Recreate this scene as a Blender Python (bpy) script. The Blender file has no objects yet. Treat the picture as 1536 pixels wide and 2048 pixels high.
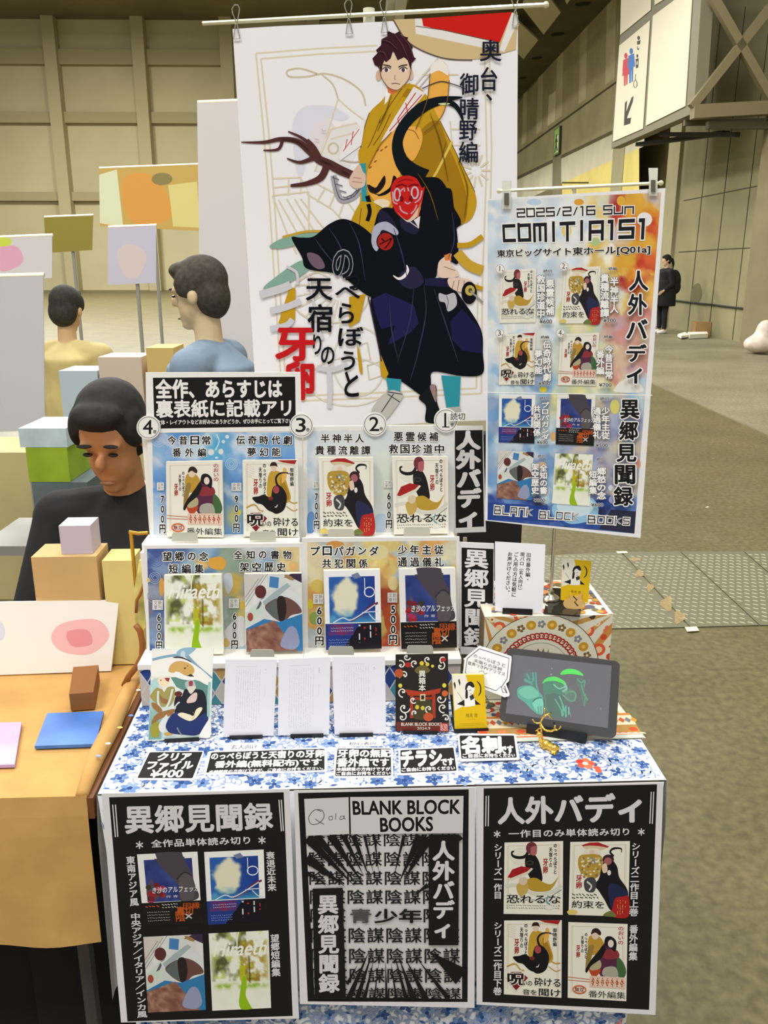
import bpy, bmesh, math, random
import numpy as np
from mathutils import Vector, Matrix
random.seed(7)
RNG = np.random.default_rng(11)
S = bpy.context.scene
COL = S.collection
# ------------------------------------------------------------------ camera
FPX = 1700.0                      # focal length in pixels of a 1536x2048 picture
TILT = math.radians(16.2)
EYE = np.array([0.0, 0.0, 1.5])
cam = bpy.data.cameras.new('camera'); cam.sensor_fit = 'AUTO'; cam.sensor_width = 36; cam.lens = 36 * FPX / 2048
cam.clip_end = 300
camo = bpy.data.objects.new('camera', cam); COL.objects.link(camo)
camo.location = EYE; camo.rotation_euler = (math.pi / 2 - TILT, 0, 0); S.camera = camo
# ------------------------------------------------------------------ world, lamps, exposure
S.view_settings.view_transform = 'Standard'; S.view_settings.look = 'None'
S.view_settings.gamma = 1; S.view_settings.exposure = 0.0; S.view_settings.use_curve_mapping = False
W = bpy.data.worlds.new('hall_air'); S.world = W; W.use_nodes = True
W.node_tree.nodes['Background'].inputs[0].default_value = (1.0, 0.99, 0.975, 1)
W.node_tree.nodes['Background'].inputs[1].default_value = 0.60
for i, (x, y) in enumerate([(-5, -3), (1, -3), (-5, 4), (1, 3.2), (-6, 12), (1, 12), (-7, 22), (1, 20), (-7, 34), (1, 30), (1, 42), (-16, 20), (-16, 38)]):
    L = bpy.data.lights.new('hall_lamp', 'AREA'); L.shape = 'RECTANGLE'; L.size = 2.4; L.size_y = 2.4
    L.energy = (620 if y < 0 else 330) if y < 8 else (900 if x > 0 else (1000 if y < 18 else (1600 if y < 30 else 4200))); L.color = (1, 0.98, 0.94)
    lo = bpy.data.objects.new('hall_lamp', L); COL.objects.link(lo); lo.location = (x, y, 11.0 if y < 8 else (14.3 if y > 30 and x < 0 else 10.0))
# ------------------------------------------------------------------ pixel <-> place helpers
CT, ST = math.cos(TILT), math.sin(TILT)
def rays(p):
    p = np.atleast_2d(np.asarray(p, float))
    u = (p[:, 0] - 768) / FPX; v = -(p[:, 1] - 1024) / FPX
    return np.stack([u, CT + v * ST, -ST + v * CT], 1)
class Plane:
    def __init__(s, p, n):
        s.p = np.asarray(p, float); n = np.asarray(n, float); s.n = n / np.linalg.norm(n)
        if np.dot(EYE - s.p, s.n) < 0: s.n = -s.n
    def hit(s, px):
        r = rays(px); t = ((s.p - EYE) @ s.n) / (r @ s.n)
        return EYE + r * t[:, None]
    def off(s, d): return Plane(s.p + s.n * d, s.n)
def on(px, py, z): return Plane((0, 0, z), (0, 0, 1)).hit((px, py))[0]
def at(px, py, y): return Plane((0, y, 0), (0, 1, 0)).hit((px, py))[0]
# table frame: local x along the front edge, y away from the camera
TA = math.radians(2.4)
TX = np.array([math.cos(TA), math.sin(TA), 0]); TY = np.array([-math.sin(TA), math.cos(TA), 0]); TO = np.array([0.003, 1.178, 0])
UP = np.array([0, 0, 1.0])
def T(x, y, z): return TO + TX * x + TY * y + UP * z
def plane_t(y, lean=0.0, z=0.0):
    a = math.radians(lean); return Plane(T(0, y, z), -TY * math.cos(a) + UP * math.sin(a))
def plane_v(y, yaw=0.0, x=0.0):
    a = math.radians(yaw); return Plane((x, y, 0), (math.sin(a), -math.cos(a), 0))
def lean_plane(pl, pr, z, lean):
    A = on(*pl, z); B = on(*pr, z); e = B - A; e /= np.linalg.norm(e)
    h = np.cross(e, UP); h = h if h[1] < 0 else -h
    a = math.radians(lean); return Plane(A, h * math.cos(a) + UP * math.sin(a))
# hall frame: X lateral, Y along the hall
HY = np.array([-0.0254, 1, 0]); HY /= np.linalg.norm(HY); HX = np.array([HY[1], -HY[0], 0])
def Hh(x, y, z): return HX * x + HY * y + UP * z
# ------------------------------------------------------------------ materials
def lin(c):
    c = np.asarray(c, float) / 255.0
    return np.where(c <= 0.04045, c / 12.92, ((c + 0.055) / 1.055) ** 2.4)
def rgba(c): return tuple(float(x) for x in lin(c)) + (1.0,)
MATS = {}
def mat(name, c=(200, 200, 200), rough=0.6, metal=0.0, trans=0.0, emit=0.0, attr=False, noise=None, spec=None, bump=None, alpha=None, ior=1.45):
    if name in MATS: return MATS[name]
    m = bpy.data.materials.new(name); m.use_nodes = True; nt = m.node_tree; b = nt.nodes['Principled BSDF']
    b.inputs['Roughness'].default_value = rough; b.inputs['Metallic'].default_value = metal
    b.inputs['IOR'].default_value = ior
    b.inputs['Transmission Weight'].default_value = trans
    if spec is not None: b.inputs['Specular IOR Level'].default_value = spec
    b.inputs['Base Color'].default_value = rgba(c)
    src = None
    if attr:
        a = nt.nodes.new('ShaderNodeAttribute'); a.attribute_name = 'Col'; src = a.outputs['Color']
    if noise:
        sc, amt, det = noise
        tc = nt.nodes.new('ShaderNodeTexCoord'); n = nt.nodes.new('ShaderNodeTexNoise')
        n.inputs['Scale'].default_value = sc; n.inputs['Detail'].default_value = det
        nt.links.new(tc.outputs['Object'], n.inputs['Vector'])
        mr = nt.nodes.new('ShaderNodeMapRange'); mr.inputs[1].default_value = 0.25; mr.inputs[2].default_value = 0.75
        mr.inputs[3].default_value = 1 - amt; mr.inputs[4].default_value = 1 + amt
        nt.links.new(n.outputs['Fac'], mr.inputs[0])
        mx = nt.nodes.new('ShaderNodeMix'); mx.data_type = 'RGBA'; mx.blend_type = 'MULTIPLY'; mx.inputs[0].default_value = 1
        if src: nt.links.new(src, mx.inputs[6])
        else: mx.inputs[6].default_value = rgba(c)
        nt.links.new(mr.outputs[0], mx.inputs[7]); src = mx.outputs[2]
    if src: nt.links.new(src, b.inputs['Base Color'])
    if emit:
        if src: nt.links.new(src, b.inputs['Emission Color'])
        else: b.inputs['Emission Color'].default_value = rgba(c)
        b.inputs['Emission Strength'].default_value = emit
    if bump:
        sc, st = bump
        tc = nt.nodes.new('ShaderNodeTexCoord'); n = nt.nodes.new('ShaderNodeTexNoise'); n.inputs['Scale'].default_value = sc
        nt.links.new(tc.outputs['Object'], n.inputs['Vector'])
        bp = nt.nodes.new('ShaderNodeBump'); bp.inputs['Strength'].default_value = st; bp.inputs['Distance'].default_value = 0.01
        nt.links.new(n.outputs['Fac'], bp.inputs['Height']); nt.links.new(bp.outputs['Normal'], b.inputs['Normal'])
    if alpha is not None: b.inputs['Alpha'].default_value = alpha
    MATS[name] = m; return m
PRINT = mat('printed_paper', attr=True, rough=0.75, spec=0.25)
GLOSS = mat('printed_glossy_cover', attr=True, rough=0.42, spec=0.35)
CLOTH = mat('printed_cloth', attr=True, rough=0.95, spec=0.1)
# ------------------------------------------------------------------ object helpers
ORIGIN = {}
def link(name, V, F, m, parent=None, origin=None, cols=None, smooth=False, fmat=None):
    V = np.asarray(V, float)
    if origin is None:
        lo, hi = V.min(0), V.max(0); origin = np.array([(lo[0] + hi[0]) / 2, (lo[1] + hi[1]) / 2, lo[2]])
    origin = np.asarray(origin, float)
    me = bpy.data.meshes.new(name); me.from_pydata((V - origin).tolist(), [], [tuple(int(i) for i in f) for f in F])
    for mm in (m if isinstance(m, (list, tuple)) else [m]): me.materials.append(mm)
    if cols is not None:
        ca = me.color_attributes.new('Col', 'FLOAT_COLOR', 'CORNER')
        ca.data.foreach_set('color', np.asarray(cols, np.float32).ravel())
    if fmat is not None: me.polygons.foreach_set('material_index', np.asarray(fmat, np.int32))
    if smooth: me.polygons.foreach_set('use_smooth', np.ones(len(me.polygons), bool))
    me.update()
    o = bpy.data.objects.new(name, me); COL.objects.link(o)
    ORIGIN[o.name] = origin
    if parent is not None: o.parent = parent; o.location = origin - ORIGIN[parent.name]
    else: o.location = origin
    return o
def empty(name, loc):
    o = bpy.data.objects.new(name, None); o.empty_display_size = 0.05; COL.objects.link(o); o.location = loc
    ORIGIN[o.name] = np.asarray(loc, float); return o
def tag(o, label, cat, group=None):
    o['label'] = label; o['category'] = cat
    if group: o['group'] = group
    return o
def struct(o): o['kind'] = 'structure'; return o
class MB:
    def __init__(s): s.V = []; s.F = []; s.n = 0
    def add(s, V, F):
        V = np.asarray(V, float); s.V.append(V); s.F += [tuple(i + s.n for i in f) for f in F]; s.n += len(V); return s
    def box8(s, c):      # 8 corners: bottom 4 ccw, top 4 ccw
        return s.add(c, [(3, 2, 1, 0), (4, 5, 6, 7), (0, 1, 5, 4), (1, 2, 6, 5), (2, 3, 7, 6), (3, 0, 4, 7)])
    def box(s, o, ex, ey, ez):    # corner o and three edge vectors
        o, ex, ey, ez = map(lambda a: np.asarray(a, float), (o, ex, ey, ez))
        return s.box8([o, o + ex, o + ex + ey, o + ey, o + ez, o + ex + ez, o + ex + ey + ez, o + ey + ez])
    def tbox(s, x0, x1, y0, y1, z0, z1):   # in table frame
        return s.box(T(x0, y0, z0), TX * (x1 - x0), TY * (y1 - y0), UP * (z1 - z0))
    def hbox(s, x0, x1, y0, y1, z0, z1):   # in hall frame
        return s.box(Hh(x0, y0, z0), HX * (x1 - x0), HY * (y1 - y0), UP * (z1 - z0))
    def beam(s, p, q, w, h=None, up=(0, 0, 1)):
        p, q = np.asarray(p, float), np.asarray(q, float); h = h or w; d = q - p; d /= np.linalg.norm(d)
        a = np.cross(d, up); a = a / np.linalg.norm(a); b = np.cross(a, d)
        return s.box(p - a * w / 2 - b * h / 2, q - p, a * w, b * h)
    def tube(s, pts, r, n=8, cap=True):
        pts = [np.asarray(p, float) for p in pts]; rs = r if isinstance(r, (list, tuple)) else [r] * len(pts)
        V = []; F = []; pa = None
        for i, p in enumerate(pts):
            d = pts[min(i + 1, len(pts) - 1)] - pts[max(i - 1, 0)]; d = d / np.linalg.norm(d)
            if pa is None:
                pa = np.cross(d, (0, 0, 1) if abs(d[2]) < 0.9 else (1, 0, 0))
            pa = pa - d * np.dot(pa, d); pa /= np.linalg.norm(pa); pb = np.cross(d, pa)
            for k in range(n):
                t = 2 * math.pi * k / n; V.append(p + (pa * math.cos(t) + pb * math.sin(t)) * rs[i])
        for i in range(len(pts) - 1):
            for k in range(n): F.append((i * n + k, i * n + (k + 1) % n, (i + 1) * n + (k + 1) % n, (i + 1) * n + k))
        if cap: F += [tuple(range(n))[::-1], tuple((len(pts) - 1) * n + k for k in range(n))]
        return s.add(V, F)
    def lathe(s, c, prof, n=20):      # prof: (r, z) pairs, vertical axis
        c = np.asarray(c, float); V = []; F = []
        for r, z in prof:
            for k in range(n): t = 2 * math.pi * k / n; V.append(c + [r * math.cos(t), r * math.sin(t), z])
        for i in range(len(prof) - 1):
            for k in range(n): F.append((i * n + k, i * n + (k + 1) % n, (i + 1) * n + (k + 1) % n, (i + 1) * n + k))
        F += [tuple(range(n))[::-1], tuple((len(prof) - 1) * n + k for k in range(n))]
        return s.add(V, F)
    def ell(s, c, r, n=16, m=10):
        c = np.asarray(c, float); r = np.asarray(r, float) * np.ones(3); V = [c + [0, 0, -r[2]]]; F = []
        for i in range(1, m):
            a = math.pi * i / m - math.pi / 2
            for k in range(n): t = 2 * math.pi * k / n; V.append(c + r * [math.cos(a) * math.cos(t), math.cos(a) * math.sin(t), math.sin(a)])
        V.append(c + [0, 0, r[2]])
        for k in range(n): F.append((0, 1 + (k + 1) % n, 1 + k)); F.append((len(V) - 1, 1 + (m - 2) * n + k, 1 + (m - 2) * n + (k + 1) % n))
        for i in range(m - 2):
            for k in range(n): a = 1 + i * n; F.append((a + k, a + (k + 1) % n, a + n + (k + 1) % n, a + n + k))
        return s.add(V, F)
    def prism(s, pts, nrm):        # planar outline (3D points) extruded by vector nrm
        pts = np.asarray(pts, float); n = len(pts)
        return s.add(np.vstack([pts, pts + np.asarray(nrm)]), [tuple(range(n))[::-1], tuple(range(n, 2 * n))] + [(i, (i + 1) % n, n + (i + 1) % n, n + i) for i in range(n)])
    def build(s, name, m, parent=None, smooth=False, origin=None, remesh=None, sub=0):
        V = np.vstack(s.V); F = s.F
        if remesh:
            me = bpy.data.meshes.new('tmp'); me.from_pydata(V.tolist(), [], F); ob = bpy.data.objects.new('tmp', me); COL.objects.link(ob)
            md = ob.modifiers.new('r', 'REMESH'); md.mode = 'VOXEL'; md.voxel_size = remesh
            sm = ob.modifiers.new('s', 'SMOOTH'); sm.factor = 0.5; sm.iterations = 4
            m2 = bpy.data.meshes.new_from_object(ob.evaluated_get(bpy.context.evaluated_depsgraph_get()))
            V = np.array([v.co[:] for v in m2.vertices]); F = [tuple(p.vertices) for p in m2.polygons]
            bpy.data.objects.remove(ob); smooth = True
        return link(name, V, F, m, parent, origin, smooth=smooth)
# ------------------------------------------------------------------ drawing on sheets
GC = {}
def glyphs(t, sp=1.0, shear=0.0):
    k = (t, sp, shear)
    if k not in GC:
        cu = bpy.data.curves.new('g', 'FONT'); cu.body = t; cu.size = 1; cu.dimensions = '2D'; cu.fill_mode = 'FRONT'
        cu.space_character = sp; cu.shear = shear; cu.resolution_u = 3
        ob = bpy.data.objects.new('g', cu); COL.objects.link(ob)
        me = bpy.data.meshes.new_from_object(ob.evaluated_get(bpy.context.evaluated_depsgraph_get()))
        V = np.zeros(len(me.vertices) * 3); me.vertices.foreach_get('co', V); V = V.reshape(-1, 3)[:, :2]
        F = [tuple(p.vertices) for p in me.polygons]
        bpy.data.objects.remove(ob); bpy.data.curves.remove(cu); bpy.data.meshes.remove(me)
        GC[k] = (V * [1, -1], F)
    return GC[k]
def crop(x0, y0, s): return lambda p: np.atleast_2d(np.asarray(p, float)) * s + [x0, y0]
PX = crop(0, 0, 1)
def quad(tl, tr, br, bl, base=PX):
    q = base([tl, tr, br, bl]); A = []; B = []
    for (u, v), (x, y) in zip([(0, 0), (1, 0), (1, 1), (0, 1)], q):
        A += [[u, v, 1, 0, 0, 0, -u * x, -v * x], [0, 0, 0, u, v, 1, -u * y, -v * y]]; B += [x, y]
    h = np.append(np.linalg.solve(np.array(A), np.array(B)), 1).reshape(3, 3)
    def f(p):
        p = np.atleast_2d(np.asarray(p, float)); w = np.c_[p, np.ones(len(p))] @ h.T
        return w[:, :2] / w[:, 2:]
    return f
def rect(x0, y0, x1, y1, base=PX): return quad((x0, y0), (x1, y0), (x1, y1), (x0, y1), base)
def spline(pts, n=6, closed=True):
    P = np.asarray(pts, float); N = len(P); out = []
    for i in range(N if closed else N - 1):
        if closed: a, b, c, d = P[i - 1], P[i], P[(i + 1) % N], P[(i + 2) % N]
        else: a, b, c, d = P[max(i - 1, 0)], P[i], P[i + 1], P[min(i + 2, N - 1)]
        for k in range(n):
            t = k / n; out.append(0.5 * (2 * b + (c - a) * t + (2 * a - 5 * b + 4 * c - d) * t * t + (3 * b - a - 3 * c + d) * t ** 3))
    if not closed: out.append(P[-1])
    return np.array(out)
class Sheet:
    """A flat thing with a front face, printed on in layers; everything ends up in one mesh."""
    def __init__(s, plane, outline, thick=0.0006, col=(240, 238, 238), edge=None, fr=PX):
        s.pl = plane; s.V = []; s.F = []; s.C = []; s.n = 0; s.z = 0.0
        o = plane.hit(fr(outline)) if outline is not None else None
        s.out = o
        if o is not None:
            n = len(o); b = o - plane.n * thick; e = edge if edge is not None else col
            s._add(o, [tuple(range(n))], col)
            s._add(np.vstack([o, b]), [tuple(range(n, 2 * n))[::-1]] + [(i, (i + 1) % n, n + (i + 1) % n, n + i) for i in range(n)], e)
    def _add(s, V, F, col, per_corner=False):
        s.V.append(np.asarray(V, float)); nc = sum(len(f) for f in F)
        s.F += [tuple(i + s.n for i in f) for f in F]; s.n += len(V)
        if per_corner: s.C.append(np.asarray(col, float))
        else: s.C.append(np.tile(np.append(lin(col), 1.0), (nc, 1)))
    def lift(s, d=1.2e-5): s.z += d
    def put(s, fr, pts, faces, col, dz=1.2e-5):
        s.lift(dz); P = s.pl.hit(fr(pts)) + s.pl.n * s.z; s._add(P, faces, col)
    def poly(s, fr, pts, col): s.put(fr, pts, [tuple(range(len(pts)))], col)
    def blob(s, fr, pts, col, n=5): s.poly(fr, spline(pts, n), col)
    def line(s, fr, pts, w, col, smooth=True, n=5, closed=False):
        P = spline(pts, n, closed) if smooth else np.asarray(pts, float)
        if closed: P = np.vstack([P, P[:1]])
        d = np.gradient(P, axis=0); d /= np.maximum(np.linalg.norm(d, axis=1), 1e-9)[:, None]; nn = np.c_[-d[:, 1], d[:, 0]]
        if isinstance(w, (tuple, list)): w = np.interp(np.linspace(0, 1, len(P)), np.linspace(0, 1, len(w)), w)[:, None]
        V = np.vstack([P + nn * w / 2, P - nn * w / 2]); N = len(P)
        s.put(fr, V, [(i, i + 1, N + i + 1, N + i) for i in range(N - 1)], col)
    def segs(s, fr, segs, w, col):      # many straight bars as one layer
        V = []; F = []
        for (x0, y0, x1, y1) in segs:
            d = np.array([x1 - x0, y1 - y0], float); d /= max(np.linalg.norm(d), 1e-9); m = np.array([-d[1], d[0]]) * w / 2
            a, b = np.array([x0, y0]), np.array([x1, y1]); k = len(V)
            V += [a + m, b + m, b - m, a - m]; F.append((k, k + 1, k + 2, k + 3))
        s.put(fr, np.array(V), F, col)
    def ell(s, fr, cx, cy, rx, ry=None, col=(0, 0, 0), rot=0, n=24):
        ry = rx if ry is None else ry; t = np.linspace(0, 2 * math.pi, n, endpoint=False); a = math.radians(rot)
        x, y = rx * np.cos(t), ry * np.sin(t)
        s.poly(fr, np.c_[cx + x * math.cos(a) - y * math.sin(a), cy + x * math.sin(a) + y * math.cos(a)], col)
    def ring(s, fr, cx, cy, rx, ry, w, col, n=28):
        t = np.linspace(0, 2 * math.pi, n, endpoint=False)
        s.line(fr, np.c_[cx + rx * np.cos(t), cy + ry * np.sin(t)], w, col, smooth=False, closed=True)
    def dots(s, fr, items, n=10):       # (cx, cy, rx, ry, col) as one layer
        s.lift()
        for cx, cy, rx, ry, c in items:
            t = np.linspace(0, 2 * math.pi, n, endpoint=False)
            P = s.pl.hit(fr(np.c_[cx + rx * np.cos(t), cy + ry * np.sin(t)])) + s.pl.n * s.z
            s.lift(1e-6); s._add(P, [tuple(range(n))], c)
    def _glyph(s, fr, V, F, col, bold, em):     # V in fr space, em size of the letter in fr space (x, y)
        if bold <= 0: s.put(fr, V, F, col); return
        m = 6 if bold < 0.05 else 10
        s.lift(8e-6)
        for k in range(m):
            t = 2 * math.pi * k / m
            P = s.pl.hit(fr(V + [math.cos(t) * bold * em[0], math.sin(t) * bold * em[1]])) + s.pl.n * s.z
            s.lift(3e-6); s._add(P, F, col)
        s.put(fr, V, F, col)
    def text(s, fr, t, box, col=(15, 15, 18), bold=0.0, out=None, ow=0.07, sp=1.0, shear=0.0):
        V, F = glyphs(t, sp, shear)
        if len(V) == 0: return
        lo, hi = V.min(0), V.max(0); x0, y0, x1, y1 = box; sc = np.array([(x1 - x0), (y1 - y0)]) / np.maximum(hi - lo, 1e-6)
        if len(t) == 1:      # keep flat letters flat
            asp = (hi - lo)
            if asp[0] < 0.5 * asp[1] and (x1 - x0) > 0.5 * (y1 - y0): sc[0] = sc[1]; x0 = (x0 + x1) / 2 - asp[0] * sc[0] / 2
            if asp[1] < 0.35 * asp[0]: sc[1] = sc[0] * 0.9; y0 = (y0 + y1) / 2 - asp[1] * sc[1] / 2
        P = (V - lo) * sc + [x0, y0]
        if out is not None: s._glyph(fr, P, F, out, bold + ow, sc)
        s._glyph(fr, P, F, col, bold, sc)
    def vtext(s, fr, t, box, col=(15, 15, 18), bold=0.0, out=None, ow=0.07):
        x0, y0, x1, y1 = box; n = len(t); h = (y1 - y0) / n
        VV = []; FF = []; k = 0
        for i, c in enumerate(t):
            if c == ' ': continue
            V, F = glyphs(c)
            V = V + [0, 0.86]                       # em box 0..1, y down
            if ord(c) < 256: V = V + [0.5 - (V[:, 0].max() + V[:, 0].min()) / 2, 0]
            if c in 'ー（）()〜／': V = np.c_[1 - (V[:, 1]), V[:, 0]] if c != '／' else V
            if c in '、。': V = V + [0.6, -0.6]
            VV.append(V * [(x1 - x0), h] + [x0, y0 + i * h]); FF += [tuple(a + k for a in f) for f in F]; k += len(V)
        V = np.vstack(VV); em = ((x1 - x0), h)
        if out is not None: s._glyph(fr, V, FF, out, bold + ow, em)
        s._glyph(fr, V, FF, col, bold, em)
    def grid(s, fr, nu, nv, fun, box=(0, 0, 1, 1)):
        s.lift(); u = np.linspace(box[0], box[2], nu + 1); v = np.linspace(box[1], box[3], nv + 1); U, Vv = np.meshgrid(u, v)
        pts = np.c_[U.ravel(), Vv.ravel()]; c = np.clip(fun((U.ravel() - box[0]) / (box[2] - box[0]), (Vv.ravel() - box[1]) / (box[3] - box[1])), 0, 255)
        P = s.pl.hit(fr(pts)) + s.pl.n * s.z; L = np.c_[lin(c), np.ones(len(c))]
        i = (np.arange(nv)[:, None] * (nu + 1) + np.arange(nu)[None, :]).ravel()
        Fq = np.stack([i, i + 1, i + nu + 2, i + nu + 1], 1)
        s._add(P, [tuple(f) for f in Fq], L[Fq.ravel()], True)
    def build(s, name, m=None, parent=None, origin=None):
        return link(name, np.vstack(s.V), s.F, m or PRINT, parent, origin, cols=np.vstack(s.C))
# painter's noise
def vnoise(u, v, f, seed):
    r = np.random.default_rng(seed); g = r.random((64, 64)); x, y = u * f, v * f
    i, j = np.floor(x).astype(int), np.floor(y).astype(int); a, b = x - i, y - j; a = a * a * (3 - 2 * a); b = b * b * (3 - 2 * b)
    G = lambda p, q: g[p % 64, q % 64]
    return (G(i, j) * (1 - a) + G(i + 1, j) * a) * (1 - b) + (G(i, j + 1) * (1 - a) + G(i + 1, j + 1) * a) * b
def fbm(u, v, f, seed): return (vnoise(u, v, f, seed) + 0.5 * vnoise(u, v, f * 2, seed + 1) + 0.25 * vnoise(u, v, f * 4, seed + 2)) / 1.75
def petals(u, v, n, seed, pal, warp=0.05, asp=1.0, soft=0.25):
    """blotches of colour: nearest of n seeds, colour from pal(x, y, rng)"""
    r = np.random.default_rng(seed); P = r.random((n, 2)); C = np.array([pal(p[0], p[1], r) for p in P], float)
    U = u + (fbm(u, v, 6, seed) - 0.5) * warp * 2; V = v + (fbm(u + 5, v, 6, seed + 9) - 0.5) * warp * 2
    d = (U[:, None] - P[None, :, 0]) ** 2 + ((V[:, None] - P[None, :, 1]) * asp) ** 2
    i = np.argsort(d, 1)[:, :2]; k = np.arange(len(u)); d1, d2 = np.sqrt(d[k, i[:, 0]]), np.sqrt(d[k, i[:, 1]])
    w = np.clip((d2 - d1) / (d2 + d1 + 1e-6) / max(soft, 1e-3), 0, 1)[:, None]
    c = C[i[:, 0]] * (0.5 + 0.5 * w) + C[i[:, 1]] * (0.5 - 0.5 * w)
    return c * (0.92 + 0.16 * fbm(u, v, 18, seed + 3))[:, None]
def mixc(a, b, t): t = np.clip(t, 0, 1)[:, None]; return np.asarray(a, float) * (1 - t) + np.asarray(b, float) * t
# ------------------------------------------------------------------ printed pictures reused on books, poster and flyers
INK = (22, 20, 24); CREAM = (236, 232, 218); MUST = (190, 150, 52); RED = (176, 38, 40); SKIN = (226, 202, 178)
def sub(fr, x0, y0, x1, y1): return rect(x0, y0, x1, y1, fr)
def scribble(s, fr, x0, y0, x1, y1, rows, col, w=0.006, seed=1, vert=False, fill=0.75):
    """rows of tiny unreadable print"""
    r = np.random.default_rng(seed); sg = []
    for i in range(rows):
        if vert:
            x = x0 + (x1 - x0) * (i + 0.5) / rows; y = y0; e = y1 if i < rows - 1 else y0 + (y1 - y0) * r.uniform(0.4, 1)
            while y < e:
                l = r.uniform(0.3, 1) * w * 2.2; sg.append((x - w * r.uniform(.2, .5), y, x + w * r.uniform(.2, .5), y)) if r.random() < .5 else sg.append((x, y, x, min(y + l, e)))
                y += l + w * r.uniform(0.4, 1.0)
        else:
            y = y0 + (y1 - y0) * (i + 0.5) / rows; x = x0
            while x < x1:
                l = r.uniform(0.5, 1) * w * 2; sg.append((x, y - w * r.uniform(0, .5), min(x + l, x1), y + w * r.uniform(0, .5))); x += l + w * r.uniform(0.5, 1.2)
    s.segs(fr, sg, w * 0.42, col)
def paper_frame(s, fr, tone=(196, 184, 158)):
    s.poly(fr, [(0, 0), (1, 0), (1, 1), (0, 1)], CREAM)
    for a in (0.055, 0.075): s.segs(fr, [(a, .05, 1 - a, .05), (a, .05, a, .93), (1 - a, .05, 1 - a, .93)], .006, tone)
def title_script(s, fr, x, y, h, right_black=True):
    """the series title in upright columns, the last word red"""
    w = h * 0.135
    s.vtext(fr, 'のっぺらぼうと', (x, y, x + w * 1.1, y + h), INK, 0.03)
    s.vtext(fr, '天宿りの', (x - w * 1.35, y + h * .12, x - w * .25, y + h * .78), INK, 0.02)
    s.vtext(fr, '牙卵', (x - w * 3.1, y + h * .48, x - w * 1.55, y + h * .98), (170, 40, 44), 0.03)
def cover1(s, fr):
    paper_frame(s, fr)
    for k in range(5): s.ring(fr, .28, .2, .05 + .03 * k, .035 + .02 * k, .005, (214, 206, 188))
    s.line(fr, [(.02, .62), (.25, .60), (.5, .72), (.8, .7), (.98, .6)], .05, (216, 212, 200))
    s.line(fr, [(.1, .72), (.3, .8), (.7, .78), (.98, .66)], .012, (120, 140, 140))
    s.line(fr, [(.42, .13), (.36, .2), (.25, .215), (.15, .19), (.13, .14), (.17, .125)], (.05, .04, .02), INK)
    s.blob(fr, [(.38, .2), (.5, .17), (.58, .24), (.63, .36), (.66, .52), (.6, .56), (.48, .53), (.4, .42), (.36, .3)], (26, 20, 24))
    s.ell(fr, .47, .085, .095, .085, (112, 46, 60)); s.blob(fr, [(.46, .08), (.55, .06), (.56, .15), (.52, .19), (.46, .17)], (176, 96, 100))
    s.ell(fr, .44, .29, .075, .03, (60, 58, 52)); s.ell(fr, .44, .29, .05, .016, (24, 22, 22))
    s.poly(fr, [(.06, .49), (.14, .38), (.3, .335), (.46, .36), (.4, .41), (.12, .5)], (164, 30, 34))
    s.poly(fr, [(.12, .5), (.4, .41), (.47, .36), (.5, .375), (.42, .44), (.14, .53), (.03, .53)], (222, 214, 192))
    s.blob(fr, [(.4, .52), (.55, .5), (.7, .57), (.82, .58), (.92, .49), (.84, .62), (.74, .68), (.5, .68), (.38, .6)], (186, 150, 50))
    s.blob(fr, [(.22, .6), (.34, .54), (.42, .6), (.4, .7), (.3, .76), (.24, .7)], (196, 166, 84))
    s.blob(fr, [(.28, .5), (.38, .49), (.4, .56), (.33, .6), (.26, .56)], (216, 196, 170))
    title_script(s, fr, .84, .03, .42)
    s.text(fr, '恐れるな', (.05, .735, .96, .845), INK, .02, CREAM, .05)
    scribble(s, fr, .05, .86, .95, .93, 2, (120, 116, 110), .018, 3)
    s.ell(fr, .77, .9, .075, .03, (226, 224, 214)); s.line(fr, [(.76, .74), (.73, .82), (.79, .86)], .02, (96, 150, 160))
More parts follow.
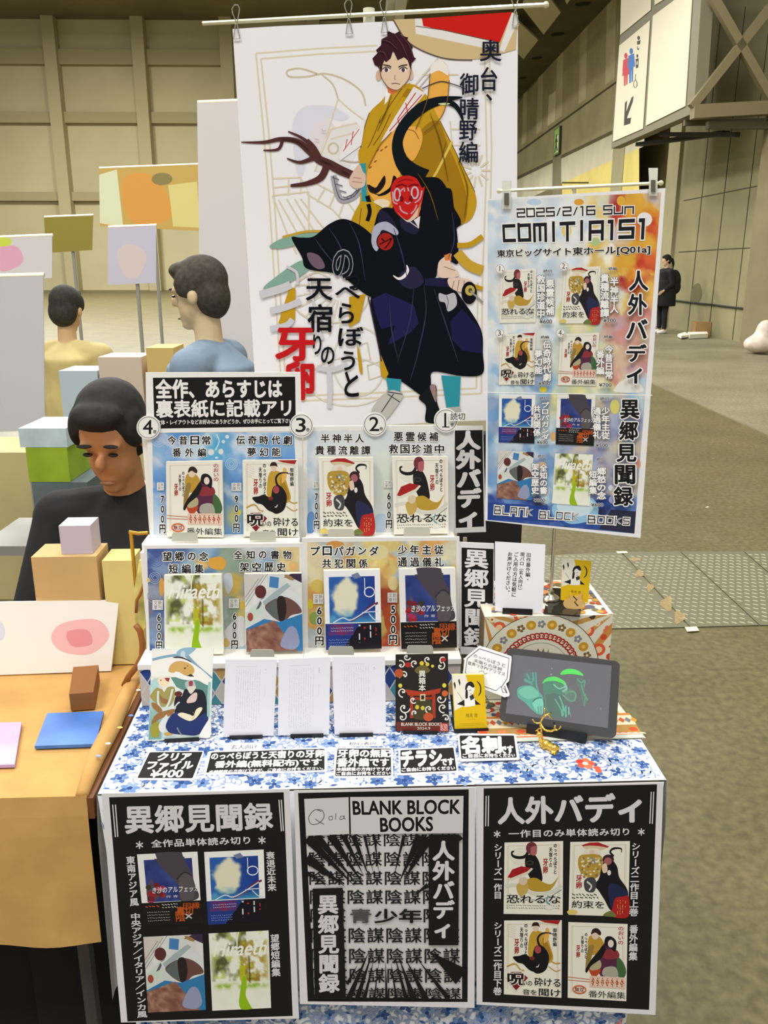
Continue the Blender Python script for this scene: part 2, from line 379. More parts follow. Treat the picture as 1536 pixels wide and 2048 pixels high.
def cover2(s, fr):
    paper_frame(s, fr)
    s.poly(fr, [(.2, .045), (.33, .012), (.48, .01), (.66, .07), (.64, .085), (.42, .06), (.22, .065)], (170, 34, 40))
    s.blob(fr, [(.22, .065), (.4, .055), (.62, .085), (.5, .12), (.3, .11)], (212, 196, 160))
    s.blob(fr, [(.24, .12), (.36, .09), (.5, .11), (.5, .2), (.38, .24), (.22, .2)], (228, 222, 206)); s.ell(fr, .38, .15, .05, .04, SKIN)
    s.blob(fr, [(.16, .2), (.3, .17), (.5, .18), (.56, .26), (.54, .4), (.44, .5), (.24, .46), (.15, .34)], (182, 148, 56))
    s.dots(fr, [(.2 + .33 * RNG.random(), .22 + .26 * RNG.random(), .022, .014, [(228, 222, 200), (120, 110, 80), (206, 190, 130)][i % 3]) for i in range(46)], 6)
    s.line(fr, [(.36, .21), (.4, .25), (.44, .3)], .02, (110, 140, 170))
    s.line(fr, [(.74, .2), (.68, .14), (.74, .095), (.86, .1), (.86, .15)], (.03, .03, .01), INK)
    s.blob(fr, [(.58, .26), (.7, .24), (.8, .34), (.84, .48), (.96, .62), (.99, .74), (.9, .93), (.72, .93), (.6, .78), (.5, .66), (.42, .58), (.5, .5)], (26, 22, 28))
    s.blob(fr, [(.66, .6), (.78, .57), (.96, .66), (.99, .76), (.9, .92), (.72, .9)], (34, 40, 74))
    s.ell(fr, .65, .24, .095, .065, (60, 30, 40)); s.ell(fr, .645, .265, .065, .05, (166, 96, 104))
    s.blob(fr, [(.55, .32), (.62, .3), (.64, .4), (.57, .42)], SKIN); s.ell(fr, .67, .42, .03, .035, (230, 226, 220))
    s.blob(fr, [(.26, .52), (.4, .48), (.46, .56), (.42, .68), (.28, .66)], (70, 70, 74)); s.line(fr, [(.3, .54), (.38, .6), (.34, .66)], .025, (216, 212, 204))
    s.vtext(fr, '牙卵', (.11, .45, .22, .64), (170, 40, 44), .03)
    scribble(s, fr, .05, .7, .5, .78, 2, (60, 58, 58), .03, 5)
    s.text(fr, '約束を', (.05, .8, .6, .9), INK, .015, CREAM, .05)
    s.blob(fr, [(.78, .76), (.9, .735), (1, .74), (1, 1), (.72, 1), (.74, .88)], (172, 34, 34))
    s.blob(fr, [(.62, .96), (.72, .93), (.8, 1), (.6, 1)], (110, 120, 60))
    scribble(s, fr, .8, .79, .97, .97, 4, (226, 170, 90), .02, 6, True); s.ell(fr, .06, .96, .09, .035, (222, 200, 110))
def banner_mini(s, fr, kx=0.0):
    s.line(fr, [(.86, .18), (.66, .17), (.58, .26), (.68, .36), (.78, .44)], .01, (60, 30, 34))
    s.blob(fr, [(.5, .15), (.62, .14), (.74, .2), (.82, .36), (.86, .5), (.76, .56), (.46, .5), (.44, .28)], (196, 156, 54))
    s.blob(fr, [(.68, .24), (.76, .3), (.84, .46), (.78, .54), (.7, .44)], (166, 124, 40))
    s.blob(fr, [(.72, .16), (.74, .1), (.79, .12), (.78, .24), (.7, .3)], (228, 176, 90))
    s.ell(fr, .56, .1, .05, .05, SKIN); s.blob(fr, [(.49, .08), (.52, .03), (.6, .03), (.63, .09), (.6, .075), (.52, .075)], (50, 30, 30))
    s.line(fr, [(.82, .165), (.68, .17), (.6, .23), (.62, .32), (.7, .37)], (.01, .035, .04), (40, 22, 26))
    s.blob(fr, [(.54, .36), (.68, .34), (.78, .44), (.78, .56), (.72, .66), (.58, .7), (.5, .62)], (22, 20, 24))
    s.blob(fr, [(.16, .49), (.28, .47), (.38, .45), (.48, .5), (.58, .6), (.6, .68), (.46, .66), (.34, .58), (.24, .56)], (18, 18, 20))
    s.ell(fr, .6, .385, .055, .05, (168, 70, 76)); s.ell(fr, .5, .5, .045, .025, (120, 40, 44))
    s.line(fr, [(.62, .58), (.6, .61), (.57, .61)], .012, (226, 222, 214))
    s.line(fr, [(.8, .52), (.9, .56), (.98, .55)], .018, (186, 152, 70)); s.line(fr, [(.78, .6), (.9, .66), (.98, .64)], .014, (186, 152, 70))
def cover3(s, fr):
    paper_frame(s, fr)
    for k in range(6): s.segs(fr, [(.05, .05 + .03 * k, .2, .09 + .03 * k)], .006, (212, 204, 188))
    s.poly(fr, [(.62, .0), (.98, .0), (.94, .055), (.72, .03)], (164, 36, 40)); s.poly(fr, [(.6, .02), (.72, .03), (.94, .055), (.9, .075), (.64, .05)], (218, 210, 190))
    banner_mini(s, fr)
    title_script(s, fr, .36, .04, .42)
    s.vtext(fr, '御晴野編', (.85, .1, .92, .34), INK, .01)
    s.line(fr, [(.05, .62), (.2, .58), (.3, .66), (.36, .66)], .02, (190, 150, 60))
    s.poly(fr, [(.005, .78), (.12, .67), (.32, .665), (.46, .76), (.22, .96)], (232, 226, 214)); s.poly(fr, [(.03, .78), (.13, .69), (.31, .685), (.43, .76), (.22, .935)], (124, 28, 38))
    s.text(fr, '呪', (.07, .71, .36, .86), (30, 18, 22), .03, CREAM, .05)
    s.text(fr, 'いの', (.34, .8, .5, .86), INK, .02, CREAM, .05)
    s.text(fr, '砕ける', (.54, .75, .98, .86), INK, .02, CREAM, .05)
    s.text(fr, '音を', (.34, .91, .58, .98), INK, .02, CREAM, .05); s.text(fr, '聞け', (.62, .89, .98, .985), INK, .02, CREAM, .05)
def cover4(s, fr):
    paper_frame(s, fr)
    s.blob(fr, [(.36, .18), (.5, .16), (.6, .24), (.62, .34), (.42, .42), (.34, .34)], (190, 148, 56)); s.blob(fr, [(.36, .3), (.44, .3), (.4, .46), (.34, .6), (.3, .62), (.32, .42)], (150, 124, 60))
    s.ell(fr, .46, .16, .06, .055, SKIN); s.blob(fr, [(.39, .15), (.42, .08), (.5, .07), (.56, .12), (.54, .16), (.46, .125)], (54, 34, 30))
    s.blob(fr, [(.58, .3), (.68, .24), (.78, .3), (.84, .4), (.9, .52), (.84, .68), (.58, .7), (.52, .54)], (86, 40, 66)); s.blob(fr, [(.6, .36), (.82, .34), (.86, .44), (.62, .46)], (140, 50, 58))
    s.blob(fr, [(.84, .44), (.94, .5), (.99, .62), (.94, .7), (.84, .66)], (66, 104, 62)); s.blob(fr, [(.62, .58), (.8, .56), (.86, .66), (.8, .7), (.6, .68)], (170, 164, 150))
    s.blob(fr, [(.36, .6), (.5, .56), (.56, .62), (.48, .7), (.42, .7)], (186, 70, 40)); s.blob(fr, [(.38, .54), (.54, .48), (.56, .58), (.4, .62)], (176, 168, 130))
    s.blob(fr, [(.3, .62), (.38, .5), (.52, .36), (.6, .28), (.64, .34), (.56, .46), (.4, .56), (.33, .65)], (24, 22, 24))
    s.blob(fr, [(.62, .28), (.64, .18), (.74, .17), (.82, .24), (.8, .36), (.72, .32)], (30, 24, 30)); s.ell(fr, .725, .26, .048, .05, (232, 216, 204))
    s.vtext(fr, 'のおいの', (.84, .03, .94, .27), (170, 40, 50), .02, CREAM, .04)
    title_script(s, fr, .28, .13, .34)
    s.segs(fr, [(0, .72, .4, .74), (0, .76, .4, .77)], .008, (196, 110, 76))
    s.poly(fr, [(.38, .69), (.98, .69), (.98, .84), (.38, .84)], (224, 196, 176))
    s.dots(fr, [(.43 + .082 * i, .765, .032, .062, (178, 78, 52)) for i in range(7)], 4); scribble(s, fr, .4, .72, .97, .81, 4, (240, 220, 200), .02, 8)
    s.ring(fr, .2, .88, .11, .05, .02, (206, 104, 72)); s.text(fr, '無双', (.12, .85, .28, .91), (150, 50, 40), .01)
    s.text(fr, '番外編集', (.36, .88, .98, .97), (30, 26, 28), .01, CREAM, .05)
def cover5(s, fr):
    def f(u, v):
        n = fbm(u, v, 5, 3); n2 = fbm(u, v, 14, 6)
        c = mixc((246, 246, 236), (232, 236, 214), n)
        edge = np.clip(np.minimum(u, 1 - u) * 9, 0, 1)
        tree = np.clip((n + .35 * n2 - .62) * 5, 0, 1) * (v < .62) * (u < .62) * edge
        c = mixc(c, (70, 76, 34), tree * .9)
        gold = np.clip((n2 + .3 * n - .5) * 4, 0, 1) * (v > .1) * (v < .64) * edge * (u > .5); c = mixc(c, (158, 126, 40), gold)
        c = mixc(c, (196, 214, 90), np.clip((n2 - .55) * 5, 0, 1) * (v < .6) * edge * .7)
        c = mixc(c, (150, 186, 60), np.exp(-((v - .69) / .035) ** 2) * np.clip((n2 - .3) * 3, 0, 1) * edge)
        trunk = (np.abs(u - .57 - .03 * np.sin(v * 9)) < .05 + .05 * (v < .3)) * (v > .42) * (v < .66); c = mixc(c, (190, 190, 30), trunk * .85)
        c = mixc(c, (60, 54, 24), (np.abs(u - .66) < .012) * (v > .3) * (v < .66) * .8)
        return c
    s.grid(fr, 44, 60, f)
    s.blob(fr, [(.54, .58), (.6, .58), (.6, .7), (.58, .82), (.66, .97), (.68, .999), (.5, .999), (.46, .9), (.5, .72)], (150, 190, 24), 4)
    s.text(fr, 'Hiraeth', (.06, .12, .96, .3), (248, 248, 240), .012, shear=.35)
    s.line(fr, [(.5, .0), (.47, .1), (.46, .22), (.42, .34)], .018, (248, 248, 240)); s.line(fr, [(.36, .36), (.44, .33), (.5, .38)], .02, (240, 236, 214))
def cover6(s, fr):
    s.grid(fr, 30, 40, lambda u, v: mixc(mixc((236, 234, 228), (204, 208, 208), fbm(u, v, 6, 4)), (206, 190, 176), (u + v < .35) * .5))
    s.poly(fr, [(.0, .5), (.26, .34), (.3, .5), (.0, .7)], (206, 220, 206)); s.segs(fr, [(.24, .06, .0, .3), (.4, .0, .0, .42), (.33, .02, .0, .36)], .008, (120, 116, 120))
    s.poly(fr, [(.68, .05), (.82, .0), (1, 0), (1, .12), (.84, .06)], (60, 44, 70)); s.ell(fr, .78, .05, .09, .025, (166, 130, 80), 20)
    s.poly(fr, [(.44, .03), (.6, .05), (.58, .19), (.42, .17)], (74, 130, 186))
    s.ell(fr, .27, .23, .1, .085, (94, 48, 48)); s.poly(fr, [(.18, .46), (.28, .32), (.34, .3), (.24, .44)], (96, 90, 104))
    s.poly(fr, [(.26, .34), (.7, .16), (1, .3), (1, .52), (.7, .63), (.38, .52)], (220, 224, 222)); s.poly(fr, [(.3, .36), (.5, .24), (.74, .12), (.8, .16), (.5, .34), (.36, .44)], (166, 182, 184))
    s.blob(fr, [(.34, .42), (.5, .33), (.7, .3), (.9, .38), (.99, .5), (.8, .54), (.68, .62), (.56, .6), (.42, .52)], (110, 76, 70))
    s.blob(fr, [(.36, .43), (.5, .34), (.62, .33), (.6, .56), (.5, .57), (.4, .5)], (96, 104, 104)); s.blob(fr, [(.56, .32), (.68, .3), (.72, .46), (.66, .62), (.58, .58)], (44, 34, 34))
    s.poly(fr, [(0, .7), (.32, .58), (.6, .62), (1, .52), (1, 1), (0, 1)], (52, 124, 178))
    s.grid(quad((0, .72), (.5, .6), (.9, 1), (0, 1), fr), 22, 16, lambda u, v: mixc((178, 140, 118), (112, 66, 56), fbm(u * 1.3, v, 5, 8) * 1.6 - .4))
    s.blob(fr, [(.72, .72), (.82, .68), (.9, .74), (.94, .9), (.84, .98), (.66, .96), (.6, .9)], (150, 156, 186)); s.ell(fr, .08, .55, .05, .055, (170, 76, 62))
def cover7(s, fr):
    s.poly(fr, [(0, 0), (1, 0), (1, 1), (0, 1)], (244, 244, 242))
    def f(u, v):
        n = fbm(u, v, 5, 21); c = mixc((52, 108, 184), (30, 58, 140), u * .7 + n * .5); c = mixc(c, (150, 200, 226), np.clip((n - .55) * 4, 0, 1) * (u < .5))
        hair = np.clip(1.25 - ((u - .35) ** 2 / .075 + (v - .45) ** 2 / .16) + (n - .5) * 1.2, 0, 1); c = mixc(c, (230, 226, 198), np.clip(hair * 2.2, 0, 1))
        return mixc(c, (70, 150, 190), np.clip((v - .72) * 3 + n - .6, 0, 1))
    s.grid(sub(fr, .08, .08, .9, .66), 36, 34, f)
    s.poly(fr, [(.48, .06), (.6, .03), (.66, .09), (.54, .11)], (120, 130, 160))
    s.line(fr, [(.72, .1), (.72, .32)], .012, (235, 240, 244)); s.ring(fr, .8, .28, .09, .06, .014, (235, 240, 244))
    s.line(fr, [(.46, .64), (.66, .56), (.8, .47), (.95, .42)], .03, (110, 40, 60)); s.line(fr, [(.1, .68), (.3, .6), (.44, .63), (.6, .58), (.9, .44)], .015, (214, 226, 238))
    s.line(fr, [(.66, .54), (.8, .53), (.95, .53)], .012, (214, 226, 238), False); s.line(fr, [(.78, .55), (.88, .63), (.98, .65)], .014, (214, 226, 238))
    s.poly(fr, [(0, .67), (1, .67), (1, 1), (0, 1)], (34, 58, 132)); s.poly(fr, [(.62, .67), (1, .67), (1, 1), (.3, 1)], (22, 20, 28))
    s.grid(sub(fr, .05, .68, .5, .82), 12, 6, lambda u, v: mixc((130, 44, 92), (48, 62, 140), fbm(u, v, 4, 5) * 1.8 - .4))
    for i, (x, c) in enumerate([(.6, (226, 224, 226)), (.7, (190, 40, 50)), (.8, (226, 224, 226)), (.9, (170, 36, 44))]): scribble(s, fr, x - .03, .7 + .03 * (i % 2), x + .04, .98 - .04 * (i % 2), 1, c, .05, i, True)
    scribble(s, fr, .1, .71, .5, .78, 2, (200, 206, 230), .014, 9); scribble(s, fr, .06, .86, .42, .96, 3, (150, 170, 226), .014, 12)
def cover8(s, fr):
    s.poly(fr, [(0, 0), (1, 0), (1, 1), (0, 1)], (240, 238, 234))
    s.grid(sub(fr, .1, .08, .9, .66), 26, 24, lambda u, v: mixc((34, 48, 110), (62, 74, 140), fbm(u, v, 5, 31) * 1.6 - .3))
    s.blob(fr, [(.26, 0), (.74, 0), (.78, .12), (.88, .28), (.92, .44), (.98, .6), (.9, .66), (.66, .66), (.64, .44), (.5, .3), (.34, .14)], (76, 68, 76), 4)
    s.poly(fr, [(.2, 0), (.3, 0), (.32, .07), (.22, .07)], (244, 242, 238)); s.poly(fr, [(.74, 0), (1, 0), (1, .07), (.76, .06)], (244, 242, 238))
    s.blob(fr, [(.66, .36), (.76, .28), (.86, .32), (.9, .44), (.88, .64), (.68, .65)], (94, 84, 90)); s.line(fr, [(.62, .36), (.76, .27), (.88, .32)], .02, (52, 46, 54))
    s.blob(fr, [(.1, .5), (.2, .34), (.26, .46), (.36, .44), (.3, .6), (.14, .66)], (84, 72, 96))
    s.dots(fr, [(.12 + .26 * RNG.random(), .42 + .24 * RNG.random(), .05, .035, [(158, 40, 46), (120, 30, 40), (170, 50, 90), (60, 54, 40)][i % 4]) for i in range(14)], 9)
    s.poly(fr, [(0, .665), (1, .665), (1, 1), (0, 1)], (28, 25, 25))
    s.text(fr, 'き沙のアルフェッカ', (.2, .455, .98, .54), (244, 242, 240), .01, shear=.2)
    s.text(fr, '作 青', (.42, .575, .62, .61), (220, 214, 214), .0)
    s.text(fr, '裏切', (.58, .74, .86, .86), (200, 92, 34), .02); s.text(fr, '因縁', (.7, .69, .98, .78), (178, 78, 30), .02); s.text(fr, '陰', (.56, .8, .72, .95), (186, 84, 30), .02); s.text(fr, '×', (.72, .84, .84, .92), (214, 200, 190), .0)
    scribble(s, fr, .08, .78, .46, .94, 4, (196, 190, 186), .014, 2); scribble(s, fr, .06, .69, .3, .74, 1, (206, 92, 34), .03, 3); scribble(s, fr, .34, .68, .6, .76, 2, (230, 226, 220), .02, 4)
COVERS = [cover1, cover2, cover3, cover4, cover5, cover6, cover7, cover8]
def pics(s, items):
    """printed pictures side by side on one sheet share their layers"""
    z0 = s.z; top = z0
    for f, fr in items: s.z = z0; f(s, fr); top = max(top, s.z)
    s.z = top
# square lettering drawn with strokes
BL = {'C': [[(1, 0), (0, 0), (0, 1), (1, 1)]], 'O': [[(0, 0), (1, 0), (1, 1), (0, 1), (0, -.06)]], 'M': [[(0, 1.06), (0, 0), (1, 0), (1, 1.06)], [(.5, 0), (.5, 1)]], 'I': [[(.5, -.06), (.5, 1.06)]],
      'T': [[(-.05, 0), (1.05, 0)], [(.5, 0), (.5, 1.06)]], 'A': [[(0, 1.06), (0, 0), (1, 0), (1, 1.06)], [(0, .6), (1, .6)]], '1': [[(.2, 0), (.6, 0), (.6, 1.06)]], '5': [[(1, 0), (0, 0), (0, .48), (1, .48), (1, 1), (0, 1)]],
      'B': [[(0, 0), (.9, 0), (.9, .48), (0, .48)], [(0, -.06), (0, 1), (1, 1), (1, .45)]], 'L': [[(0, -.06), (0, 1), (1, 1)]], 'N': [[(0, 1.06), (0, 0), (1, 0), (1, 1.06)]], 'K': [[(0, -.06), (0, 1.06)], [(1, 0), (.15, .5), (1, 1.05)]],
      'S': [[(1, 0), (0, 0), (0, .48), (1, .48), (1, 1), (0, 1)]], '2': [[(0, 0), (1, 0), (1, .48), (0, .48), (0, 1), (1, 1)]], '0': [[(0, 0), (1, 0), (1, 1), (0, 1), (0, -.06)]], '6': [[(1, 0), (0, 0), (0, 1), (1, 1), (1, .48), (0, .48)]],
      '/': [[(.9, 0), (.1, 1)]], 'u': [[(0, .2), (0, 1), (1, 1), (1, .2)]], 'n': [[(0, 1.05), (0, .25), (1, .25), (1, 1.05)]]}
def blocktext(s, fr, t, col, lw, gap=.3, ow=0, oc=(245, 243, 240), spc=1.0):
    """fr is a unit frame holding the whole line; lw in letter heights"""
    n = sum(spc if c == ' ' else (.55 if c in 'I1/' else 1) for c in t) + gap * (len(t) - 1); w = 1 / n
    for pas in ((0, 1) if ow else (1,)):
        x = 0
        for c in t:
            k = spc if c == ' ' else (.55 if c in 'I1/' else 1)
            if c != ' ':
                g = quad((x * w, 0), ((x + k) * w, 0), ((x + k) * w, 1), (x * w, 1), fr)
                asp = 1.0
                for st in BL[c]:
                    P = np.array(st, float)
                    for a, b in zip(P[:-1], P[1:]):
                        d = b - a; horiz = abs(d[0]) > abs(d[1]) * 2
                        hw = (lw / 2 + (0 if pas else ow)); hx = hw * BLK['asp'] / k; hy = hw
                        if horiz: x0, x1 = sorted((a[0], b[0])); V = [(x0 - hx, a[1] - hy), (x1 + hx, a[1] - hy), (x1 + hx, a[1] + hy), (x0 - hx, a[1] + hy)]
                        elif abs(d[0]) < .05: y0, y1 = sorted((a[1], b[1])); V = [(a[0] - hx, y0 - hy), (a[0] + hx, y0 - hy), (a[0] + hx, y1 + hy), (a[0] - hx, y1 + hy)]
                        else: V = [(a[0] - hx, a[1]), (a[0] + hx, a[1]), (b[0] + hx, b[1]), (b[0] - hx, b[1])]
                        s.put(g, np.array(V), [(0, 1, 2, 3)], col if pas else oc, 3e-6)
            x += k + gap
BLK = {'asp': 1.0}
# ------------------------------------------------------------------ the hall
CONC = mat('hall_concrete', attr=True, rough=0.85, spec=0.2, noise=(0.9, 0.16, 6))
def floor_mat():
    m = bpy.data.materials.new('concrete_floor'); m.use_nodes = True; nt = m.node_tree; b = nt.nodes['Principled BSDF']; N = nt.nodes.new; Lk = nt.links.new
    tc = N('ShaderNodeTexCoord')
    def noise(sc, det, ds=0.0):
        n = N('ShaderNodeTexNoise'); n.inputs['Scale'].default_value = sc; n.inputs['Detail'].default_value = det; n.inputs['Distortion'].default_value = ds
        Lk(tc.outputs['Object'], n.inputs['Vector']); return n.outputs['Fac']
    def ramp(f, stops):
        r = N('ShaderNodeValToRGB'); Lk(f, r.inputs[0]); e = r.color_ramp.elements
        for i, (p, c) in enumerate(stops):
            if i < 2: e[i].position = p
            else: e.new(p)
            e[i].color = rgba(c)
        return r.outputs[0]
    def mix(a, bb, f, mode='MIX'):
        x = N('ShaderNodeMix'); x.data_type = 'RGBA'; x.blend_type = mode
        if isinstance(f, float): x.inputs[0].default_value = f
        else: Lk(f, x.inputs[0])
        Lk(a, x.inputs[6]); Lk(bb, x.inputs[7]); return x.outputs[2]
    base = ramp(noise(1.7, 9), [(0.25, (99, 92, 59)), (0.75, (113, 105, 71))])
    fine = ramp(noise(34, 9), [(0.3, (196, 194, 188)), (0.7, (255, 255, 255))])
    c = mix(base, fine, 1.0, 'MULTIPLY')
    spots = N('ShaderNodeMapRange'); spots.inputs[1].default_value = 0.66; spots.inputs[2].default_value = 0.72; Lk(noise(4.5, 6, .6), spots.inputs[0])
    rgb = N('ShaderNodeRGB'); rgb.outputs[0].default_value = rgba((92, 84, 58)); c = mix(c, rgb.outputs[0], spots.outputs[0])
    sp2 = N('ShaderNodeMapRange'); sp2.inputs[1].default_value = 0.74; sp2.inputs[2].default_value = 0.77; Lk(noise(19, 4, .4), sp2.inputs[0])
    rgb2 = N('ShaderNodeRGB'); rgb2.outputs[0].default_value = rgba((196, 186, 150)); c = mix(c, rgb2.outputs[0], sp2.outputs[0])
    sep = N('ShaderNodeSeparateXYZ'); Lk(tc.outputs['Object'], sep.inputs[0])     # greyer slab further down the hall
    mr = N('ShaderNodeMapRange'); mr.inputs[1].default_value = 3.50; mr.inputs[2].default_value = 3.56
    ad = N('ShaderNodeMath'); ad.operation = 'MULTIPLY_ADD'; ad.inputs[1].default_value = 1.0
    Lk(sep.outputs[0], ad.inputs[0]); ad.inputs[2].default_value = 0.0; Lk(ad.outputs[0], mr.inputs[0])
    far = ramp(noise(0.8, 7), [(0.3, (124, 118, 92)), (0.7, (150, 144, 116))]); c = mix(c, mix(far, fine, 1.0, 'MULTIPLY'), mr.outputs[0])
    Lk(c, b.inputs['Base Color'])
    rr = N('ShaderNodeMapRange'); rr.inputs[3].default_value = 0.32; rr.inputs[4].default_value = 0.6; Lk(noise(3, 6), rr.inputs[0]); Lk(rr.outputs[0], b.inputs['Roughness'])
    b.inputs['Specular IOR Level'].default_value = 0.35
    return m
o = link('floor', [Hh(-40, -8, 0), Hh(9, -8, 0), Hh(9, 62, 0), Hh(-40, 62, 0)], [(0, 1, 2, 3)], floor_mat(), origin=(0, 0, 0)); struct(o)
XW = 7.66
# right wall, lower concrete part, with its joints
wp = Plane(Hh(XW, 0, 0), -HX)
def wallsheet(name, quad3, col, draw=None):
    s = Sheet(wp, None); q = np.array(quad3)
    s._add(q, [(0, 1, 2, 3)], col)
    b = q + HX * 0.3; s._add(np.vstack([q, b]), [(4, 7, 6, 5)] + [(i, (i + 1) % 4, 4 + (i + 1) % 4, 4 + i) for i in range(4)], col)
    if draw: draw(s)
    return struct(s.build(name, CONC))
Z3 = crop(1260, 300, 276 / 1229)
def lowjoints(s):
    s.z = 0.004
    for a, b in [((685, 0), (513, 1615)), ((885, 0), (704, 1600)), ((1110, 0), (912, 1690)), ((1375, 0), (1150, 1740))]:
        d = np.subtract(b, a); a2 = np.array(a) - d * 0.8
        s.line(Z3, [a2, b], 6, (58, 54, 36), smooth=False)
    for l, w in [([(480, 452), (860, 376), (1700, 208)], 9), ([(435, 910), (830, 884), (1700, 842)], 9)]: s.line(Z3, l, w, (70, 66, 46), smooth=False)
    s.blob(Z3, [(560, 1220), (620, 1190), (640, 1300), (590, 1370), (540, 1330)], (102, 96, 68))
wallsheet('wall_right', [Hh(XW, 3, 0), Hh(XW, 21.6, 0), Hh(XW, 21.6, 13.5), Hh(XW, 3, 13.5)], (134, 128, 96), lowjoints)
mb = MB().hbox(XW - .35, XW, 14.6, 16.55, 0, 9); o = mb.build('pillar_right', mat('pier_concrete', (120, 110, 80), .9, noise=(1.5, .12, 5))); struct(o)
mb = MB().hbox(XW - .08, XW + .3, 21.6, 22.4, 0, 10); o = mb.build('column_right', mat('column_concrete', (150, 143, 108), .85, noise=(1.5, .1, 4))); struct(o)
mb = MB().hbox(XW + .9, XW + 1.2, 22.0, 44, 0, 7); o = mb.build('wall_recess', mat('recess', (150, 138, 96), .9)); struct(o)
mb = MB().hbox(XW - .02, XW + .3, 26.4, 27.6, 0, 6.4); o = mb.build('column_far', mat('column_concrete')); struct(o)
# far stretch of the right wall, with a lit opening painted on it
Z2 = crop(1020, 0, 516 / 1536)
def farwall(s):
    s.z = 0.004
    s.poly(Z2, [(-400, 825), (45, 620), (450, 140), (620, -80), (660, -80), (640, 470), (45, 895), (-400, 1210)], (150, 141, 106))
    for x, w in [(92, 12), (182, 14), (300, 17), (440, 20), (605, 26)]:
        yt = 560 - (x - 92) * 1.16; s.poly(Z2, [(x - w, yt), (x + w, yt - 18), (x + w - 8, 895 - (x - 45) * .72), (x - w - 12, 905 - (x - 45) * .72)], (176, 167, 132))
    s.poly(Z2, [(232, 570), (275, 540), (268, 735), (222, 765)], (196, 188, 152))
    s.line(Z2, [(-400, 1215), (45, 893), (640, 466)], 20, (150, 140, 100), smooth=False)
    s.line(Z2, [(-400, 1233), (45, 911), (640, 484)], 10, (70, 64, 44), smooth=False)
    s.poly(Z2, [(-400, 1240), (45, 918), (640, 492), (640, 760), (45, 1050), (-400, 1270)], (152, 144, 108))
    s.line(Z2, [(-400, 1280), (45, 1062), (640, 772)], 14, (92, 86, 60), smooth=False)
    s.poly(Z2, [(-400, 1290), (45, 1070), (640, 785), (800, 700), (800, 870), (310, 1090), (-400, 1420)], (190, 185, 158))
    s.poly(Z2, [(310, 1090), (770, 882), (770, 1300), (310, 1300)], (206, 190, 112))  # glow of the lit opening, put into the wall colour
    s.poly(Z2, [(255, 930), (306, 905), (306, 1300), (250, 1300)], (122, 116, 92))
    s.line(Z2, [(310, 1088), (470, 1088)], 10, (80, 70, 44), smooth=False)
wallsheet('wall_far_right', [Hh(XW, 27.4, 0), Hh(XW, 62, 0), Hh(XW, 62, 12), Hh(XW, 27.4, 12)], (110, 104, 78), farwall)
mb = MB().hbox(XW, XW + .3, 22.4, 27.4, 5.1, 13); o = mb.build('wall_lintel', mat('lintel_concrete', (118, 112, 86), .9, noise=(1, .1, 4))); struct(o)
# soffit with slots, and pale boards hanging below it
sof = wp.hit(Z2([(300, 325)]))[0]; ZS = float(sof[2])
sp = Plane((0, 0, ZS), (0, 0, 1))
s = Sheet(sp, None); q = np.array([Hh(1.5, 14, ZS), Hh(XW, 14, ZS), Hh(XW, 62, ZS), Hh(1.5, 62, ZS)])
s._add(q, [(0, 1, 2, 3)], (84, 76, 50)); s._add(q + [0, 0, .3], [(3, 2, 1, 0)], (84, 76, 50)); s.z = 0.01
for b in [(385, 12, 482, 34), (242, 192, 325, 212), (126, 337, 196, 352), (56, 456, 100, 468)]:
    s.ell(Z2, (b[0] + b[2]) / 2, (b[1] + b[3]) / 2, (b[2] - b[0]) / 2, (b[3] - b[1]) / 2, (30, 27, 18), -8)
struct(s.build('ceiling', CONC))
for pts in [[(50, 130), (168, 240), (80, 352), (-40, 240)], [(70, 40), (200, 206), (302, 75), (215, -40), (120, -60)], [(300, -60), (338, 26), (400, -60)]]:
    P = Plane((0, 0, ZS - .5), (0, 0, 1)).hit(Z2(pts)); o = MB().prism(P, (0, 0, .06)).build('ceiling_panel', mat('acoustic_board', (170, 162, 134), .8)); struct(o)
# the far end of the hall
mb = MB().hbox(-40, XW + .3, 55, 55.4, 0, 17); o = mb.build('wall_back', mat('far_wall_paint', (190, 180, 140), .9, noise=(0.25, .12, 3))); struct(o)
mb = MB()
for z, w in [(5.2, .5), (9.5, .6), (12.6, .8)]: mb.hbox(-40, XW, 54.6, 55, z, z + w)
o = mb.build('trim_1', mat('far_beam', (164, 154, 114), .9)); struct(o)
mb = MB()
for k in range(9): mb.hbox(-38 + 5 * k, -37.3 + 5 * k, 54.2, 55, 0, 16)
o = mb.build('trim_2', mat('far_column', (178, 168, 128), .9)); struct(o)
mb = MB().hbox(-40, 1.4, 28, 55, 15, 15.4); o = mb.build('ceiling_left', mat('far_ceiling', (122, 112, 78), .9, noise=(.3, .2, 3))); struct(o)
# cable along the wall, socket
mb = MB().tube([wp.hit(Z3([p]))[0] - HX * .03 for p in [(392, 1338), (800, 1385), (1150, 1425), (1215, 1432)]], .02, 6)
tag(mb.build('wall_cable', mat('black_rubber', (20, 20, 18), .6)), 'thin black cable sagging along the concrete wall', 'cable')
P = wp.hit(Z3([(1028, 1540), (1048, 1540), (1044, 1618), (1024, 1618)]))
tag(MB().prism(P, -HX * .03).build('wall_socket', mat('cream_plastic', (220, 214, 186), .5)), 'small cream socket plate low on the concrete wall', 'socket')
